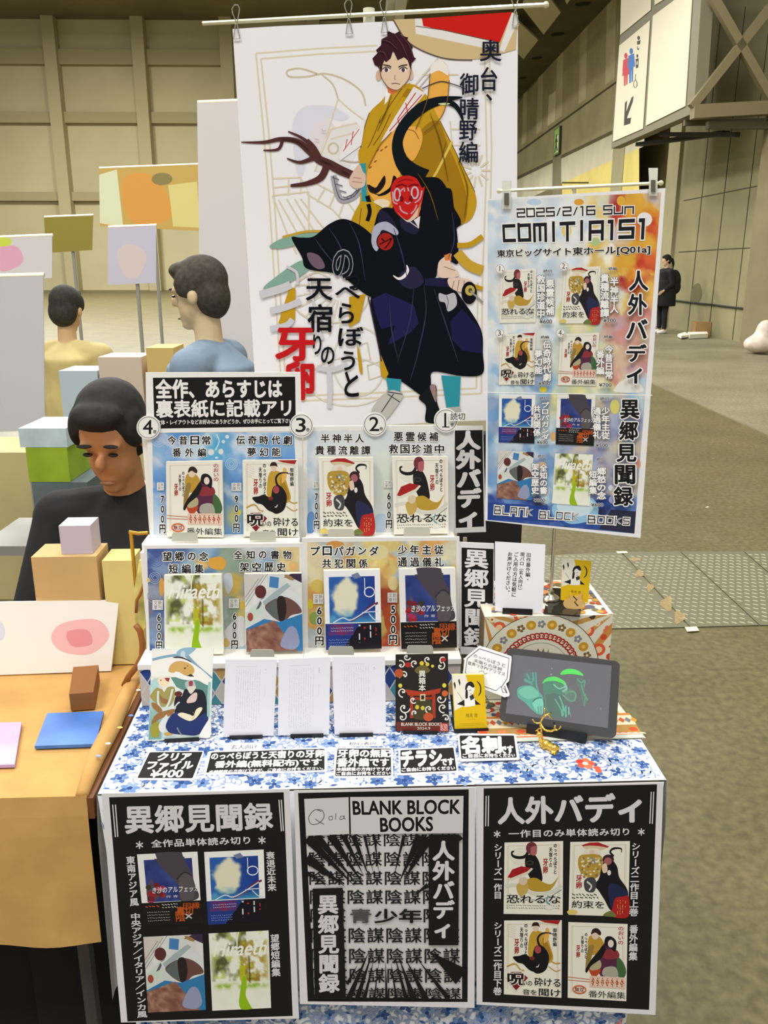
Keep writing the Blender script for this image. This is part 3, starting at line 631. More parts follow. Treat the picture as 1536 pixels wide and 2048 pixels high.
# hanging toilet sign
XS = 5.9; spn = Plane(Hh(XS, 0, 0), -HX)
def hx_at(p, pl=spn): return pl.hit(Z2([p]))[0]
sg = empty('hanging_sign', hx_at((845, 800))); tag(sg, 'large lit white sign with toilet symbols and a black arrow on a steel bracket', 'sign')
fm = mat('sign_frame_steel', (118, 112, 90), .6)
body = [hx_at(p) for p in [(600, 885), (1090, 672), (1145, -160), (680, -160)]]
tag_none = MB().prism(np.array(body) + HX * .01, HX * .22).build('frame', fm, sg)
BACKLIT = mat('backlit_panel', attr=True, rough=0.6, emit=0.10)
for i, (q, pic) in enumerate([([(650, 272), (832, 122), (790, 766), (612, 843)], 1), ([(655, 208), (664, -150), (842, -150), (836, 60)], 0), ([(850, 95), (1087, -80), (1042, 632), (808, 748)], 0), ([(860, 30), (862, -150), (1090, -150), (1088, -108)], 0)]):
    s = Sheet(spn.off(.012), Z2(q), .012, (206, 198, 172))
    if pic:
        def man(cx, cy, h, c, skirt=False):
            w = h * .13; s.ell(Z2, cx, cy, w * .45, w * .75, c)
            s.poly(Z2, [(cx - w * .7, cy + w * 1.1), (cx + w * .7, cy + w * .5), (cx + w * .95, cy + h * .48), (cx + w * .55, cy + h * .5), (cx + w * .4, cy + h * .96), (cx + w * .05, cy + h * .98), (cx, cy + h * .55), (cx - w * .1, cy + h), (cx - w * .5, cy + h * 1.02), (cx - w * .55, cy + h * .55), (cx - w * .9, cy + h * .52)], c)
            if skirt: s.poly(Z2, [(cx - w * .5, cy + h * .28), (cx + w * .45, cy + h * .22), (cx + w * 1.0, cy + h * .62), (cx - w * 1.0, cy + h * .68)], c)
        man(690, 332, 178, (178, 40, 58), True); man(722, 305, 188, (40, 96, 158))
        s.ell(Z2, 766, 226, 8, 13, (40, 36, 30)); s.poly(Z2, [(756, 246), (777, 238), (775, 262), (757, 268)], (40, 36, 30)); s.ell(Z2, 763, 286, 7, 12, (40, 36, 30)); s.ell(Z2, 764, 282, 4, 8, (206, 198, 172))
        s.ell(Z2, 758, 333, 6, 11, (40, 36, 30)); s.poly(Z2, [(748, 352), (766, 345), (764, 402), (749, 408)], (40, 36, 30)); s.poly(Z2, [(754, 366), (760, 364), (759, 384), (753, 386)], (206, 198, 172))
        s.ring(Z2, 746, 500, 10, 22, 4, (60, 54, 44)); s.line(Z2, [(748, 440), (746, 470), (756, 490), (758, 512)], 4, (60, 54, 44), False)
        s.poly(Z2, [(724, 580), (736, 572), (732, 604), (696, 704), (722, 700), (716, 736), (678, 748), (684, 612), (698, 598), (692, 664)], (44, 40, 30))
    s.build('sign_panel', BACKLIT, sg)
# steel bracket carrying it
tb = empty('sign_bracket', hx_at((1090, 660)) + HX * .3); tag(tb, 'dark steel truss bracket with crossed braces between the hanging sign and the wall', 'bracket')
st = mat('bracket_steel', (122, 112, 82), .6); dk = mat('bracket_dark', (40, 36, 26), .8)
yb = float(np.dot(hx_at((1090, 660)), HY)); bp = Plane(Hh(0, yb - .05, 0), -HY)
def bpt(p): return bp.hit(Z2([p]))[0]
for p, q, w in [((1200, -30), (1560, 600), .14), ((1560, 30), (1080, 640), .14), ((1085, 668), (1600, 640), .22)]: MB().beam(bpt(p), bpt(q), w).build('brace', st, tb)
for p, q, w in [((1110, 700), (1600, 690), .10)]: MB().beam(bpt(p) + HY * .6, bpt(q) + HY * .6, w).build('strut', mat('bracket_mid', (84, 76, 52), .7), tb)
MB().beam(hx_at((830, 800)) + HX * .25, hx_at((1060, 800)) + HX * .9 - HY * .0, .12, .08).build('strut', dk, tb)
MB().beam(hx_at((700, 860)) + HX * .25, hx_at((1000, 790)) + HX * .9, .16, .08).build('strut', dk, tb)
MB().beam(hx_at((1075, 745)) + HX * .3, hx_at((1075, 745)) + HX * 1.7, .16, .12).build('gusset', mat('bracket_mid'), tb)
# exit sign
q = [(262, 770), (296, 748), (290, 912), (258, 932)]
ex = Sheet(wp.off(.1), Z2(q), .1, (96, 120, 66), (50, 56, 36)); ef = quad(*q, base=Z2)
ex.poly(ef, [(.12, .06), (.9, .06), (.9, .94), (.12, .94)], (146, 178, 104)); ex.poly(ef, [(.6, .3), (.85, .3), (.85, .92), (.6, .92)], (226, 230, 180))
ex.ell(ef, .5, .3, .1, .06, (30, 70, 40)); ex.poly(ef, [(.35, .38), (.6, .38), (.75, .56), (.56, .52), (.6, .66), (.8, .86), (.66, .88), (.45, .7), (.25, .9), (.15, .84), (.36, .62), (.36, .5), (.2, .56)], (30, 70, 40))
tag(ex.build('exit_sign', mat('exit_panel', attr=True, rough=.6, emit=.1)), 'small green emergency exit sign with a running figure on the far wall band', 'sign')
# chequer plate covers over the service trench in the floor
def cover_mat():
    m = mat('chequer_plate', (146, 144, 124), .45, metal=.35, attr=True); return m
fp = Plane((0, 0, .004), (0, 0, 1)); FQ = crop(1060, 640, 476 / 1477)
ya = [(60, 1470), (1800, 1420)]; plates = [((-300, 1478), (560, 1440), (985, 1905), (-300, 1930)), ((570, 1440), (930, 1437), (1420, 1893), (997, 1905)), ((936, 1437), (1320, 1435), (1850, 1888), (1428, 1893)), ((1328, 1435), (1900, 1432), (2500, 1880), (1858, 1888))]
lab = ['grey chequer plate trench cover behind the table, partly hidden by it', 'grey chequer plate trench cover with a rusty strip, second from the table', 'grey chequer plate trench cover beyond the rusty one, third from the table', 'grey chequer plate trench cover at the right edge of the photo']
for q, lb in zip(plates, lab):
    w = [on(*FQ([p])[0], .004) for p in q]
    s = Sheet(fp, FQ(q), .0035, (118, 115, 92), (84, 80, 64)); s.z = .0004
    x0, x1 = min(p[0] for p in w), max(p[0] for p in w); y0, y1 = min(p[1] for p in w), max(p[1] for p in w); V = []; F = []
    Q = np.array(w)[:, :2]
    def inside(x, y): return all((Q[(i + 1) % 4][0] - Q[i][0]) * (y - Q[i][1]) - (Q[(i + 1) % 4][1] - Q[i][1]) * (x - Q[i][0]) < -.008 for i in range(4))
    rr = 0
    for j in range(int((y1 - y0) / .046)):
        for i in range(int((x1 - x0) / .036)):
            x = x0 + i * .036 + (.018 if j % 2 else 0); y = y0 + j * .046; rr = -.72
            if x > 2.7 or not inside(x, y): continue
            dx, dy = math.cos(rr) * .0135, math.sin(rr) * .0125; n = np.array([-dy, dx]) * .15; k = len(V)
            V += [(x - dx - n[0], y - dy - n[1], .0042), (x + dx - n[0], y + dy - n[1], .0042), (x + dx + n[0], y + dy + n[1], .0042), (x - dx + n[0], y - dy + n[1], .0042), (x - dx * .6, y - dy * .6, .0068), (x + dx * .6, y + dy * .6, .0068)]
            F += [(k, k + 1, k + 5, k + 4), (k + 2, k + 3, k + 4, k + 5), (k + 1, k + 2, k + 5), (k + 3, k, k + 4)]
    if V: s._add(V, F, (176, 174, 146))  # raised dashes coloured lighter than the plate, their highlight painted in
    if 'rusty strip' in lb:
        rust = []
        for a, b, c in [((590, 1480), (640, 1490), (160, 128, 60)), ((615, 1560), (660, 1590), (158, 126, 66)), ((690, 1640), (720, 1680), (166, 134, 70)), ((770, 1720), (850, 1800), (160, 124, 56)), ((850, 1810), (920, 1880), (160, 122, 56))]:
            m_ = np.add(a, b) / 2; rust.append((m_, (b[0] - a[0]) * .3 + 12, (b[1] - a[1]) * .45 + 8, c))
    pt_ = tag(s.build('trench_cover', cover_mat(), origin=(np.mean([p[0] for p in w]), np.mean([p[1] for p in w]), 0)), lb, 'floor plate')
    if 'rusty strip' in lb:
        for m_, ra, rb_, c in rust:
            t = np.linspace(0, 2 * math.pi, 14)[:-1][::-1]; rr_ = 1 + .25 * np.sin(3 * t + ra)
            MB().prism(Plane((0, 0, .0043), (0, 0, 1)).hit(FQ(np.c_[m_[0] + 40 + ra * rr_ * np.cos(t), m_[1] + rb_ * rr_ * np.sin(t)])), (0, 0, .0008)).build('rust_stain', mat('rust', (138, 120, 80), .9, noise=(60, .3, 3)), pt_)
tape = mat('tape', (206, 202, 176), .6)
for c, lb in [([(535, 1438), (600, 1436), (607, 1447), (545, 1450)], 'pale tape patch on the far edge of the trench covers'), ([(960, 1908), (1035, 1905), (1050, 1930), (975, 1935)], 'pale tape patch on the near edge of the trench covers')]:
    P = Plane((0, 0, .005), (0, 0, 1)).hit(FQ(c)); tag(MB().prism(P, (0, 0, .002)).build('tape_patch', tape), lb, 'tape')
# litter by the wall
P0 = on(1398, 674, 0.0)
lt = empty('paper_sheets', P0); tag(lt, 'flattened white paper sheets lying on the floor by the concrete wall', 'paper')
def fl(c, z): return Plane((0, 0, z), (0, 0, 1)).hit(Z3(c))
MB().prism(fl([(505, 1660), (570, 1640), (600, 1665), (540, 1678)], .03) - HX * .2, (0, 0, .05)).build('sheet', mat('litter_white', (226, 224, 206), .8), lt)
MB().prism(fl([(590, 1658), (760, 1652), (775, 1672), (610, 1682)], .01) - HX * .2, (0, 0, .09)).build('sheet', mat('litter_white'), lt)
c0 = on(*Z3([(715, 1656)])[0], 0); tag(MB().box(c0 + [-.36, -.05, 0], (.34, 0, 0), (0, .3, 0), (0, 0, .3)).build('cardboard_box', mat('cardboard', (150, 120, 76), .9)), 'small brown cardboard box on the floor behind the paper sheets', 'box')
c0 = on(1540, 708, 0) - HX * .17
tag(MB().ell(c0 + [0, .05, .17], (.30, .25, .17)).ell(c0 + [.07, .05, .36], (.18, .18, .24)).build('plastic_bag', mat('bag_film', (206, 190, 176), .4, noise=(6, .2, 3)), remesh=.05), 'bulging pale pink plastic bag on the floor at the right edge', 'bag')
# ------------------------------------------------------------------ the table and its cloth
WHITE = mat('white_card', (240, 238, 230), .55); GREYTAB = mat('grey_tab', (198, 196, 180), .5)
BLACKP = mat('black_plastic', (24, 24, 25), .45); STEEL = mat('chrome_steel', (220, 216, 200), .18, metal=1.0)
CLEAR = mat('clear_acrylic', (246, 246, 236), .15, trans=0.45, ior=1.3)
tb = empty('table', T(0, .225, 0)); tag(tb, 'folding table under the blue and white flowered cloth', 'table')
MB().tbox(-.445, .445, .01, .445, .665, .697).build('table_top', mat('table_board', (190, 180, 160), .6), tb)
for x in (-.42, .40):
    for y in (.04, .40): MB().tube([T(x, y, .67), T(x, y, 0)], .014).build('leg', mat('table_leg_steel', (90, 90, 90), .4, metal=.6), tb)
ZC = 0.702
cs = Sheet(Plane((0, 0, ZC), (0, 0, 1)), None)
def clothface(pts, col, F=None): cs._add(np.array(pts), F or [tuple(range(len(pts)))], col)
CW = (228, 229, 233)
x0, x1, y0, y1 = -.453, .453, 0, .455
clothface([T(x0, y0, ZC), T(x1, y0, ZC), T(x1, y1, ZC), T(x0, y1, ZC)], CW)
# drapes: front (gathered a little towards the bottom) and the two ends, with soft folds
def drape(pa, pb, out, zb, shrink, n=48, m=14, amp=.010, ph=0.0):
    V = []; F = []
    for j in range(m + 1):
        t = j / m; z = ZC - .002 - (ZC - zb) * t
        for i in range(n + 1):
            u = i / n; uu = .5 + (u - .5) * (1 - shrink * t)
            p = pa + (pb - pa) * uu + out * (.002 + .004 * min(1, t * 6) + amp * t * (math.sin(u * 21 + ph) + .5 * math.sin(u * 47 + 2 * ph)) * .5 + amp * .4 * t)
            V.append([p[0], p[1], z])
    for j in range(m):
        for i in range(n): a = j * (n + 1) + i; F.append((a, a + 1, a + n + 2, a + n + 1))
    return np.array(V), F
# scatter of printed blossoms, leaves and vines in metres
BLUES = [(84, 114, 166), (112, 140, 186), (64, 94, 150), (140, 162, 200)]
def flower_ops(cx, cy, r, rg):
    ops = []; n = rg.integers(5, 8); a0 = rg.uniform(0, 6.28); c = BLUES[rg.integers(0, 3)]
    for k in range(n):
        a = a0 + 2 * math.pi * k / n; d = np.array([math.cos(a), math.sin(a)]); m = np.array([-d[1], d[0]])
        ops.append(([d * r * .15, d * r * .55 + m * r * .34, d * r * .98 + m * r * .16, d * r * 1.05, d * r * .98 - m * r * .16, d * r * .55 - m * r * .34], c if k % 2 else BLUES[rg.integers(0, 4)]))
    ops.append(([(math.cos(t) * r * .3, math.sin(t) * r * .3) for t in np.linspace(0, 6.28, 9)[:-1]], (48, 74, 130)))
    return [(np.array(p) + [cx, cy], q) for p, q in ops]
def leaf_ops(cx, cy, r, rg):
    a = rg.uniform(0, 6.28); d = np.array([math.cos(a), math.sin(a)]); m = np.array([-d[1], d[0]]); c = BLUES[rg.integers(0, 4)]
    return [(np.array([d * -r, m * r * .42 - d * r * .2, m * r * .3 + d * r * .35, d * r * 1.1, -m * r * .34 + d * r * .3, -m * r * .38 - d * r * .25]) + [cx, cy], c)]
def vine_ops(cx, cy, r, rg):
    a0 = rg.uniform(0, 6.28); t = np.linspace(0, rg.uniform(2, 4), 9); P = np.c_[np.cos(a0 + t), np.sin(a0 + t)] * (r * (1 - t / 8))[:, None] + [cx, cy]
    d = np.gradient(P, axis=0); d /= np.linalg.norm(d, axis=1)[:, None]; n = np.c_[-d[:, 1], d[:, 0]] * .0013
    return [(np.vstack([P + n, (P - n)[::-1]]), (150, 164, 194))]
def clothprint(X0, X1, Y0, Y1, put, seed, dens=1.0):
    rg = np.random.default_rng(seed); ar = (X1 - X0) * (Y1 - Y0); pts = []
    def far(x, y, r): return all((x - a) ** 2 + (y - b) ** 2 > (r + c) ** 2 for a, b, c in pts)
    for i in range(int(4200 * ar * dens)):
        x, y = rg.uniform(X0 + .02, X1 - .02), rg.uniform(Y0 + .02, Y1 - .02); [put(p, c, 2 + i % 4) for p, c in vine_ops(x, y, rg.uniform(.010, .026), rg)]
    for _ in range(int(9000 * ar * dens)):
        r = rg.uniform(.011, .0175); x, y = rg.uniform(X0 + .012, X1 - .012), rg.uniform(Y0 + .01, Y1 - .01)
        if far(x, y, r * 1.22): pts.append((x, y, r)); [put(p, c, 8 + k) for k, (p, c) in enumerate(flower_ops(x, y, r, rg))]
    for _ in range(int(20000 * ar * dens)):
        r = rg.uniform(.003, .0075); x, y = rg.uniform(X0 + .006, X1 - .006), rg.uniform(Y0 + .006, Y1 - .006)
        if far(x, y, r * .95): pts.append((x, y, r)); [put(p, c, 7) for p, c in leaf_ops(x, y, r, rg)]
def puttop(p, c, k=0): cs._add(np.array([T(a, b, ZC + 2e-5 + k * 4e-6) for a, b in p]), [tuple(range(len(p)))], c)
clothprint(x0, x1, y0, y1, puttop, 5)
for fx, fy in [(.335, .052), (-.155, .09), (.10, .09)]:        # the orange-red blossoms
    for k in range(5):
        a = k * 1.257; puttop([(fx + .009 * math.cos(a) + .0075 * math.cos(t), fy + .009 * math.sin(a) + .0075 * math.sin(t)) for t in np.linspace(0, 6.28, 10)[:-1]], [(222, 92, 70), (232, 120, 88), (206, 70, 56)][k % 3], 24 + k)
    puttop([(fx + .005 * math.cos(t), fy + .005 * math.sin(t)) for t in np.linspace(0, 6.28, 10)[:-1]], (246, 224, 200), 30)
    for q in range(2): puttop([(fx + .016 + .006 * math.cos(t), fy - .014 - .008 * q + .006 * math.sin(t)) for t in np.linspace(0, 6.28, 10)[:-1]], (226, 100, 76), 20 + q)
for xx in (.36, -.3): puttop([(xx, 0), (xx + .0022, 0), (xx - .012, y1), (xx - .014, y1)], (206, 208, 214), 1)  # shade of two fold creases painted as thin grey strokes
V, F = drape(T(x0, y0, 0), T(x1 - .004, y0, 0), -TY, .16, .07); cs._add(V, F, (234, 236, 240))
rgd = np.random.default_rng(3)
def pfront(p, c, k=0):
    Q = []
    for a, b in p:
        t = (ZC - b) / (ZC - .16); u = (a - x0) / (x1 - x0); uu = .5 + (u - .5) * (1 - .07 * t)
        q = T(x0 + (x1 - x0) * uu, -(.0026 + .004 * min(1, t * 6) + .010 * t * (math.sin(u * 21) + .5 * math.sin(u * 47)) * .5 + .004 * t) - .0012 - k * 1e-5, b); Q.append(q)
    cs._add(np.array(Q), [tuple(range(len(Q)))], c)
clothprint(x0, x1, .19, .34, pfront, 8, .8); clothprint(x0, x0 + .05, .34, .69, pfront, 9, .8)
pfront([(x1 - .03, .2), (x1 - .015, .2), (x1 - .012, .25), (x1 - .02, .26)], (222, 110, 60))
V, F = drape(T(x1, y0, 0), T(x1, y1, 0), TX, .3, .0, 20, 10, .008); cs._add(V, F, CW)
V, F = drape(T(x0, y1, 0), T(x0, y0, 0), -TX, .3, .0, 20, 10, .008); cs._add(V, F, (234, 236, 240))
cl = cs.build('tablecloth', CLOTH); tag(cl, 'white tablecloth printed with blue flowers and a few red ones, draped over the table', 'tablecloth')
# ------------------------------------------------------------------ three sheets hung on the front of the cloth
FP = plane_t(-.030, 0)
Lc, Mc, Rc = crop(190, 1570, 430 / 1536), crop(590, 1560, 380 / 1536), crop(940, 1560, 400 / 1536)
BK = (26, 25, 25); PW = (228, 226, 228); TW = (218, 216, 219)  # paper and lettering greyed to carry the shade on the table front
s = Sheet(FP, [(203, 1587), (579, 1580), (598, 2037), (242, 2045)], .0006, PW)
s.poly(Lc, [(100, 88), (1348, 52), (1412, 1650), (232, 1690)], BK)
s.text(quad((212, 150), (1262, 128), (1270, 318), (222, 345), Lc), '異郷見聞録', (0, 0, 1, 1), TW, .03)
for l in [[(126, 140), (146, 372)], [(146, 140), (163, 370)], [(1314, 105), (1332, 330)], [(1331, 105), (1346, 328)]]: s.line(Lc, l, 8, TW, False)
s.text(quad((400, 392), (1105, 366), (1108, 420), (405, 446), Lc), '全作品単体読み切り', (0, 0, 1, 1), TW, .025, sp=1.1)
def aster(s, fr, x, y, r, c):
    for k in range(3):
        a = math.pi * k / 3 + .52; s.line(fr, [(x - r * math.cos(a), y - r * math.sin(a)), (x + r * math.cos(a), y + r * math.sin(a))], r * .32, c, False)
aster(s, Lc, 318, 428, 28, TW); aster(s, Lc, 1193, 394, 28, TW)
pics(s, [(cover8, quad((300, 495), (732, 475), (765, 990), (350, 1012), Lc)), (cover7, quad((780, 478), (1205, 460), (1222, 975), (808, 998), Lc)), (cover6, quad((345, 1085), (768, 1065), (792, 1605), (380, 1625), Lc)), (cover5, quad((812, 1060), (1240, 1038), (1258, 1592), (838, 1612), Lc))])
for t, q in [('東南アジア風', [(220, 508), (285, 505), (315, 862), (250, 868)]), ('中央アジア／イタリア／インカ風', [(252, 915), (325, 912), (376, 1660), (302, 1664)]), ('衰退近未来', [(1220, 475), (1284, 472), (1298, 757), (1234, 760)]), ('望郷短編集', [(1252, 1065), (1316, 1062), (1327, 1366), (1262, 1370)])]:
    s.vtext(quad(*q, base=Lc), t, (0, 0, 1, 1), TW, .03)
tag(s.build('poster'), 'black poster on the table front with four book covers, beside the kraft-covered table', 'poster')
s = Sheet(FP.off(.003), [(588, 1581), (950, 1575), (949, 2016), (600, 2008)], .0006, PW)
s.poly(Mc, [(25, 105), (1405, 75), (1395, 1795), (103, 1790)], BK)
s.poly(Mc, [(88, 440), (1355, 428), (1350, 1768), (158, 1755)], (214, 212, 212))
rows = [(435, 535), (580, 695), (735, 845), (885, 998), (1035, 1145), (1190, 1310), (1355, 1475), (1515, 1630), (1672, 1758)]
for i, (a, b) in enumerate(rows):
    for j in range(5):
        xa = 110 + 305 * j + i * 4
        if xa > 1300: continue
        if i == 4 and j in (1, 2): continue
        for k, ch in enumerate('陰謀'):
            xx = xa + 150 * k
            if xx + 120 > 1350: continue
            s.text(Mc, ch, (xx, a, xx + 132, b), (30, 29, 30), .012)
s.text(Mc, '青', (450, 1035, 612, 1145), (84, 82, 82), .03); s.text(Mc, '少年', (645, 1035, 1020, 1145), (26, 25, 26), .03)
rg = np.random.default_rng(4)
rays_ = []
for (x, y, w, e) in [(100, 460, 40, .62), (95, 620, 46, .5), (170, 440, 34, .6), (290, 440, 36, .6), (390, 440, 24, .5), (470, 440, 22, .55), (560, 440, 12, .5), (640, 440, 10, .5), (880, 440, 14, .55), (1010, 440, 36, .6), (1075, 460, 44, .55), (1075, 840, 22, .3), (90, 740, 18, .3), (1345, 1580, 80, .42), (1240, 1760, 22, .5), (1060, 1765, 26, .5), (960, 1765, 28, .5), (900, 1765, 18, .55), (740, 1765, 12, .5), (560, 1765, 16, .5), (500, 1765, 22, .6), (430, 1765, 26, .6), (420, 1640, 14, .3), (640, 1765, 8, .5), (820, 1765, 10, .5), (1345, 450, 22, .1)]:
    c = np.array([720, 1090.]); p = np.array([x, y], float); d = c - p; m = np.array([-d[1], d[0]]) / np.linalg.norm(d) * w * .95
    s.poly(Mc, [p + m, p - m, p + d * e], (26, 25, 26))
s.poly(Mc, [(1080, 432), (1325, 430), (1320, 1325), (1080, 1325)], BK); s.poly(Mc, [(142, 868), (385, 860), (412, 1762), (160, 1760)], BK)
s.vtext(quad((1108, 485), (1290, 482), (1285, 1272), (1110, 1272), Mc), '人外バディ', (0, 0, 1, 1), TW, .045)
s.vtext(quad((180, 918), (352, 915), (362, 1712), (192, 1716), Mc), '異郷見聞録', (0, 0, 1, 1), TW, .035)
s.poly(Mc, [(75, 143), (433, 129), (439, 425), (90, 441)], (216, 214, 216)); s.poly(Mc, [(445, 128), (1360, 119), (1355, 418), (452, 428)], (216, 214, 216))
s.text(quad((466, 162), (1335, 150), (1330, 262), (472, 270), Mc), 'BLANK BLOCK', (0, 0, 1, 1), (22, 21, 22), .028)
s.text(quad((688, 298), (1110, 288), (1112, 400), (692, 408), Mc), 'BOOKS', (0, 0, 1, 1), (22, 21, 22), .028)
HW = (96, 92, 90)
s.line(Mc, [(215, 245), (160, 232), (112, 290), (130, 345), (190, 340), (235, 290), (222, 238), (180, 228)], 6, HW); s.line(Mc, [(165, 305), (200, 330), (235, 348)], 6, HW)
s.line(Mc, [(300, 280), (275, 290), (280, 312), (305, 305), (300, 280)], 5, HW); s.line(Mc, [(330, 258), (328, 310)], 5, HW, False); s.line(Mc, [(395, 282), (368, 284), (365, 308), (392, 300), (398, 278), (398, 300), (410, 306)], 5, HW)
tag(s.build('poster'), 'black and white poster on the table front with repeated kanji and radiating lines', 'poster')
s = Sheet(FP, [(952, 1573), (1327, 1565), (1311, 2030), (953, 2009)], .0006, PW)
s.poly(Rc, [(105, 65), (1437, 33), (1375, 1765), (95, 1705)], BK)
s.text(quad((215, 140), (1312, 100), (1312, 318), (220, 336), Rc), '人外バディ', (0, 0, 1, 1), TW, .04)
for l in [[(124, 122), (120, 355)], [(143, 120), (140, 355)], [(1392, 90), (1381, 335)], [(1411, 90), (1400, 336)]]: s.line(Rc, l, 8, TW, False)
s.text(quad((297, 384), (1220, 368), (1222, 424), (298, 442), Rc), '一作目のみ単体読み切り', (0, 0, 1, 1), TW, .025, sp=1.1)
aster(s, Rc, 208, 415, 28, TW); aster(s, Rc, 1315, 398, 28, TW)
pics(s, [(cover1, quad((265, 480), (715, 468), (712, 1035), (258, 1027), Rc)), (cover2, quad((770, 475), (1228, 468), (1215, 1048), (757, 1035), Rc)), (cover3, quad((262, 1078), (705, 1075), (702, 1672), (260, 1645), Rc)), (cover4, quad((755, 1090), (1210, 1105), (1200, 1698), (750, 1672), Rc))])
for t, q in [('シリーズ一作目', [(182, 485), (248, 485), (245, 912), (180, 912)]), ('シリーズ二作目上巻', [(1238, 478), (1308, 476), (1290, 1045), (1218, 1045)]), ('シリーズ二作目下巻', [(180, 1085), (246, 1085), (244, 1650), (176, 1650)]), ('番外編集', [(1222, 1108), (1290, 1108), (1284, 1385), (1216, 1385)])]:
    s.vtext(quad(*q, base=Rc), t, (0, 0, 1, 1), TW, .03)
tag(s.build('poster'), 'black poster on the table front with four pale book covers showing robed figures', 'poster')
# ------------------------------------------------------------------ two stepped book stands
def xt(px, py, z):     # table-frame x of a pixel seen at height z
    p = on(px, py, z) - TO; return float(p @ TX)
yl_lip, yl_book, yl_board = .275, .302, .338
yu_lip, yu_book, yu_board = .358, .380, .412
ZL, ZU = .790, .998
DIA = mat('pattern_card', attr=True, rough=.7)
def yt(d): return d     # alias
for k, (pa, pb, lb) in enumerate([(281, 606, 'white two-step card stand for four books, left of its twin, blue diamonds on its foot'), (607, 921, 'white two-step card stand for four books beside the upright black and white signs')]):
    xa, xb = xt(pa, 1319, ZL) + .0005, xt(pb, 1313, ZL) - .0005
    root = empty('book_stand', T((xa + xb) / 2, .36, ZC)); tag(root, lb, 'display stand', 'two-step book stands')
    MB().tbox(xa, xb, yl_lip + .002, .44, ZC, ZL - .010).build('foot_box', WHITE, root)
    # patterned sheet on the foot
    s = Sheet(plane_t(yl_lip, 0), None); rg = np.random.default_rng(20 + k)
    def m2(a, b, e=0.0): return T(xa + a, yl_lip - .0006 - e, ZC + .002 + b)
    wv = xb - xa; hv = ZL - .012 - ZC
    s._add([m2(0, 0), m2(wv, 0), m2(wv, hv), m2(0, hv)], [(0, 1, 2, 3)], (206, 202, 198)); ez = 1e-5
    nx = 11; dx = wv / nx
    for i in range(-1, nx + 1):
        for j in range(-1, 4):
            cx, cy = (i + .5 * (j % 2)) * dx, j * .0235
            c = [(36, 66, 134), (24, 46, 110), (70, 140, 150), (200, 190, 180), (150, 150, 156), (190, 150, 90)][rg.integers(0, 6)] if rg.random() < .75 else None
            if c is None: continue
            P = np.clip(np.array([(cx, cy - .021), (cx + dx * .45, cy), (cx, cy + .021), (cx - dx * .45, cy)]), [0, 0], [wv, hv])
            ez += 2e-6; s._add([m2(a, b, ez) for a, b in P], [(0, 1, 2, 3)], c)
    s.build('patterned_front', DIA, root)
    MB().tbox(xa - .001, xb + .001, yl_lip - .004, yl_board, ZL - .010, ZL).build('lower_ledge', WHITE, root)
    MB().tbox(xa + .004, xb - .004, yl_board, .44, ZL - .010, ZU - .012).build('upper_box', WHITE, root)
    MB().tbox(xa + .004, xb - .004, yu_lip - .003, yu_board, ZU - .012, ZU).build('upper_ledge', WHITE, root)
    MB().tbox(xa + .006, xb - .006, yu_board + .001, .425, ZU - .006, ZU + .195).build('back_board', WHITE, root)
    tabs = [[(343, 396, 1065, 1083, 1), (499, 552, 1063, 1081, 1), (500, 549, 1299, 1314, 0)], [(655, 709, 1058, 1076, 1), (807, 861, 1054, 1074, 1), (656, 708, 1293, 1310, 0), (813, 867, 1291, 1307, 0)]][k]
    if k == 0: tabs.append((350, 400, 1300, 1317, 0))
    for x_, X_, y_, Y_, up in tabs:
        yp = (yu_lip - .004) if up else (yl_lip - .005)
        P = plane_t(yp).hit([(x_, Y_), (x_ + 1, y_ + 4), (x_ + 4, y_), (X_ - 4, y_), (X_ - 1, y_ + 4), (X_, Y_)])
        MB().prism(P, TY * .001).build('holding_tab', GREYTAB, root)
# ------------------------------------------------------------------ price boards behind the books
U1, U2 = crop(260, 730, 360 / 1455), crop(600, 820, 380 / 1536)
U3, U4 = crop(270, 1060, 350 / 1536), crop(600, 1070, 400 / 1536)
PB = (238, 236, 232); TX_ = (20, 19, 20); HALO = (246, 244, 240)
PUP, PLO = plane_t(yu_board - .005, 0), plane_t(yl_board - .006, 0)
def price(s, fr, box, digits, icon):
    s.vtext(fr, digits, box, TX_, .03, HALO, .085)
    x0, y0, x1, y1 = icon; s.poly(fr, [(x0, y0), (x1, y0), (x1, y1), (x0, y1)], (238, 236, 232)); w = (x1 - x0)
    s.vtext(fr, '文庫', (x0 + w * .1, y0 + 4, x0 + w * .5, y1 - 4), (90, 88, 90), 0); s.vtext(fr, '新刊', (x0 + w * .52, y0 + 4, x0 + w * .92, y1 - 4), (90, 88, 90), 0)
def heads(s, fr, items):
    for t, q in items:
        n = len(t); x0, y0, x1, y1 = q; w = (x1 - x0) / (n - .12 * 1)
        cw = (y1 - y0); st = ((x1 - x0) - cw) / max(n - 1, 1)
        for i, c in enumerate(t): s.text(fr, c, (x0 + i * st, y0, x0 + i * st + cw, y1) if c not in 'のン' else (x0 + i * st + cw * .06, y0 + cw * .08, x0 + i * st + cw * .94, y1 - cw * .08), TX_, .026, HALO, .075)
def swirls(s, fr, items, n=3):
    for x, y, r, c in items:
        for k in range(n): s.ring(fr, x, y, r * (1 - k * .3), r * (1 - k * .3), r * .1, c)
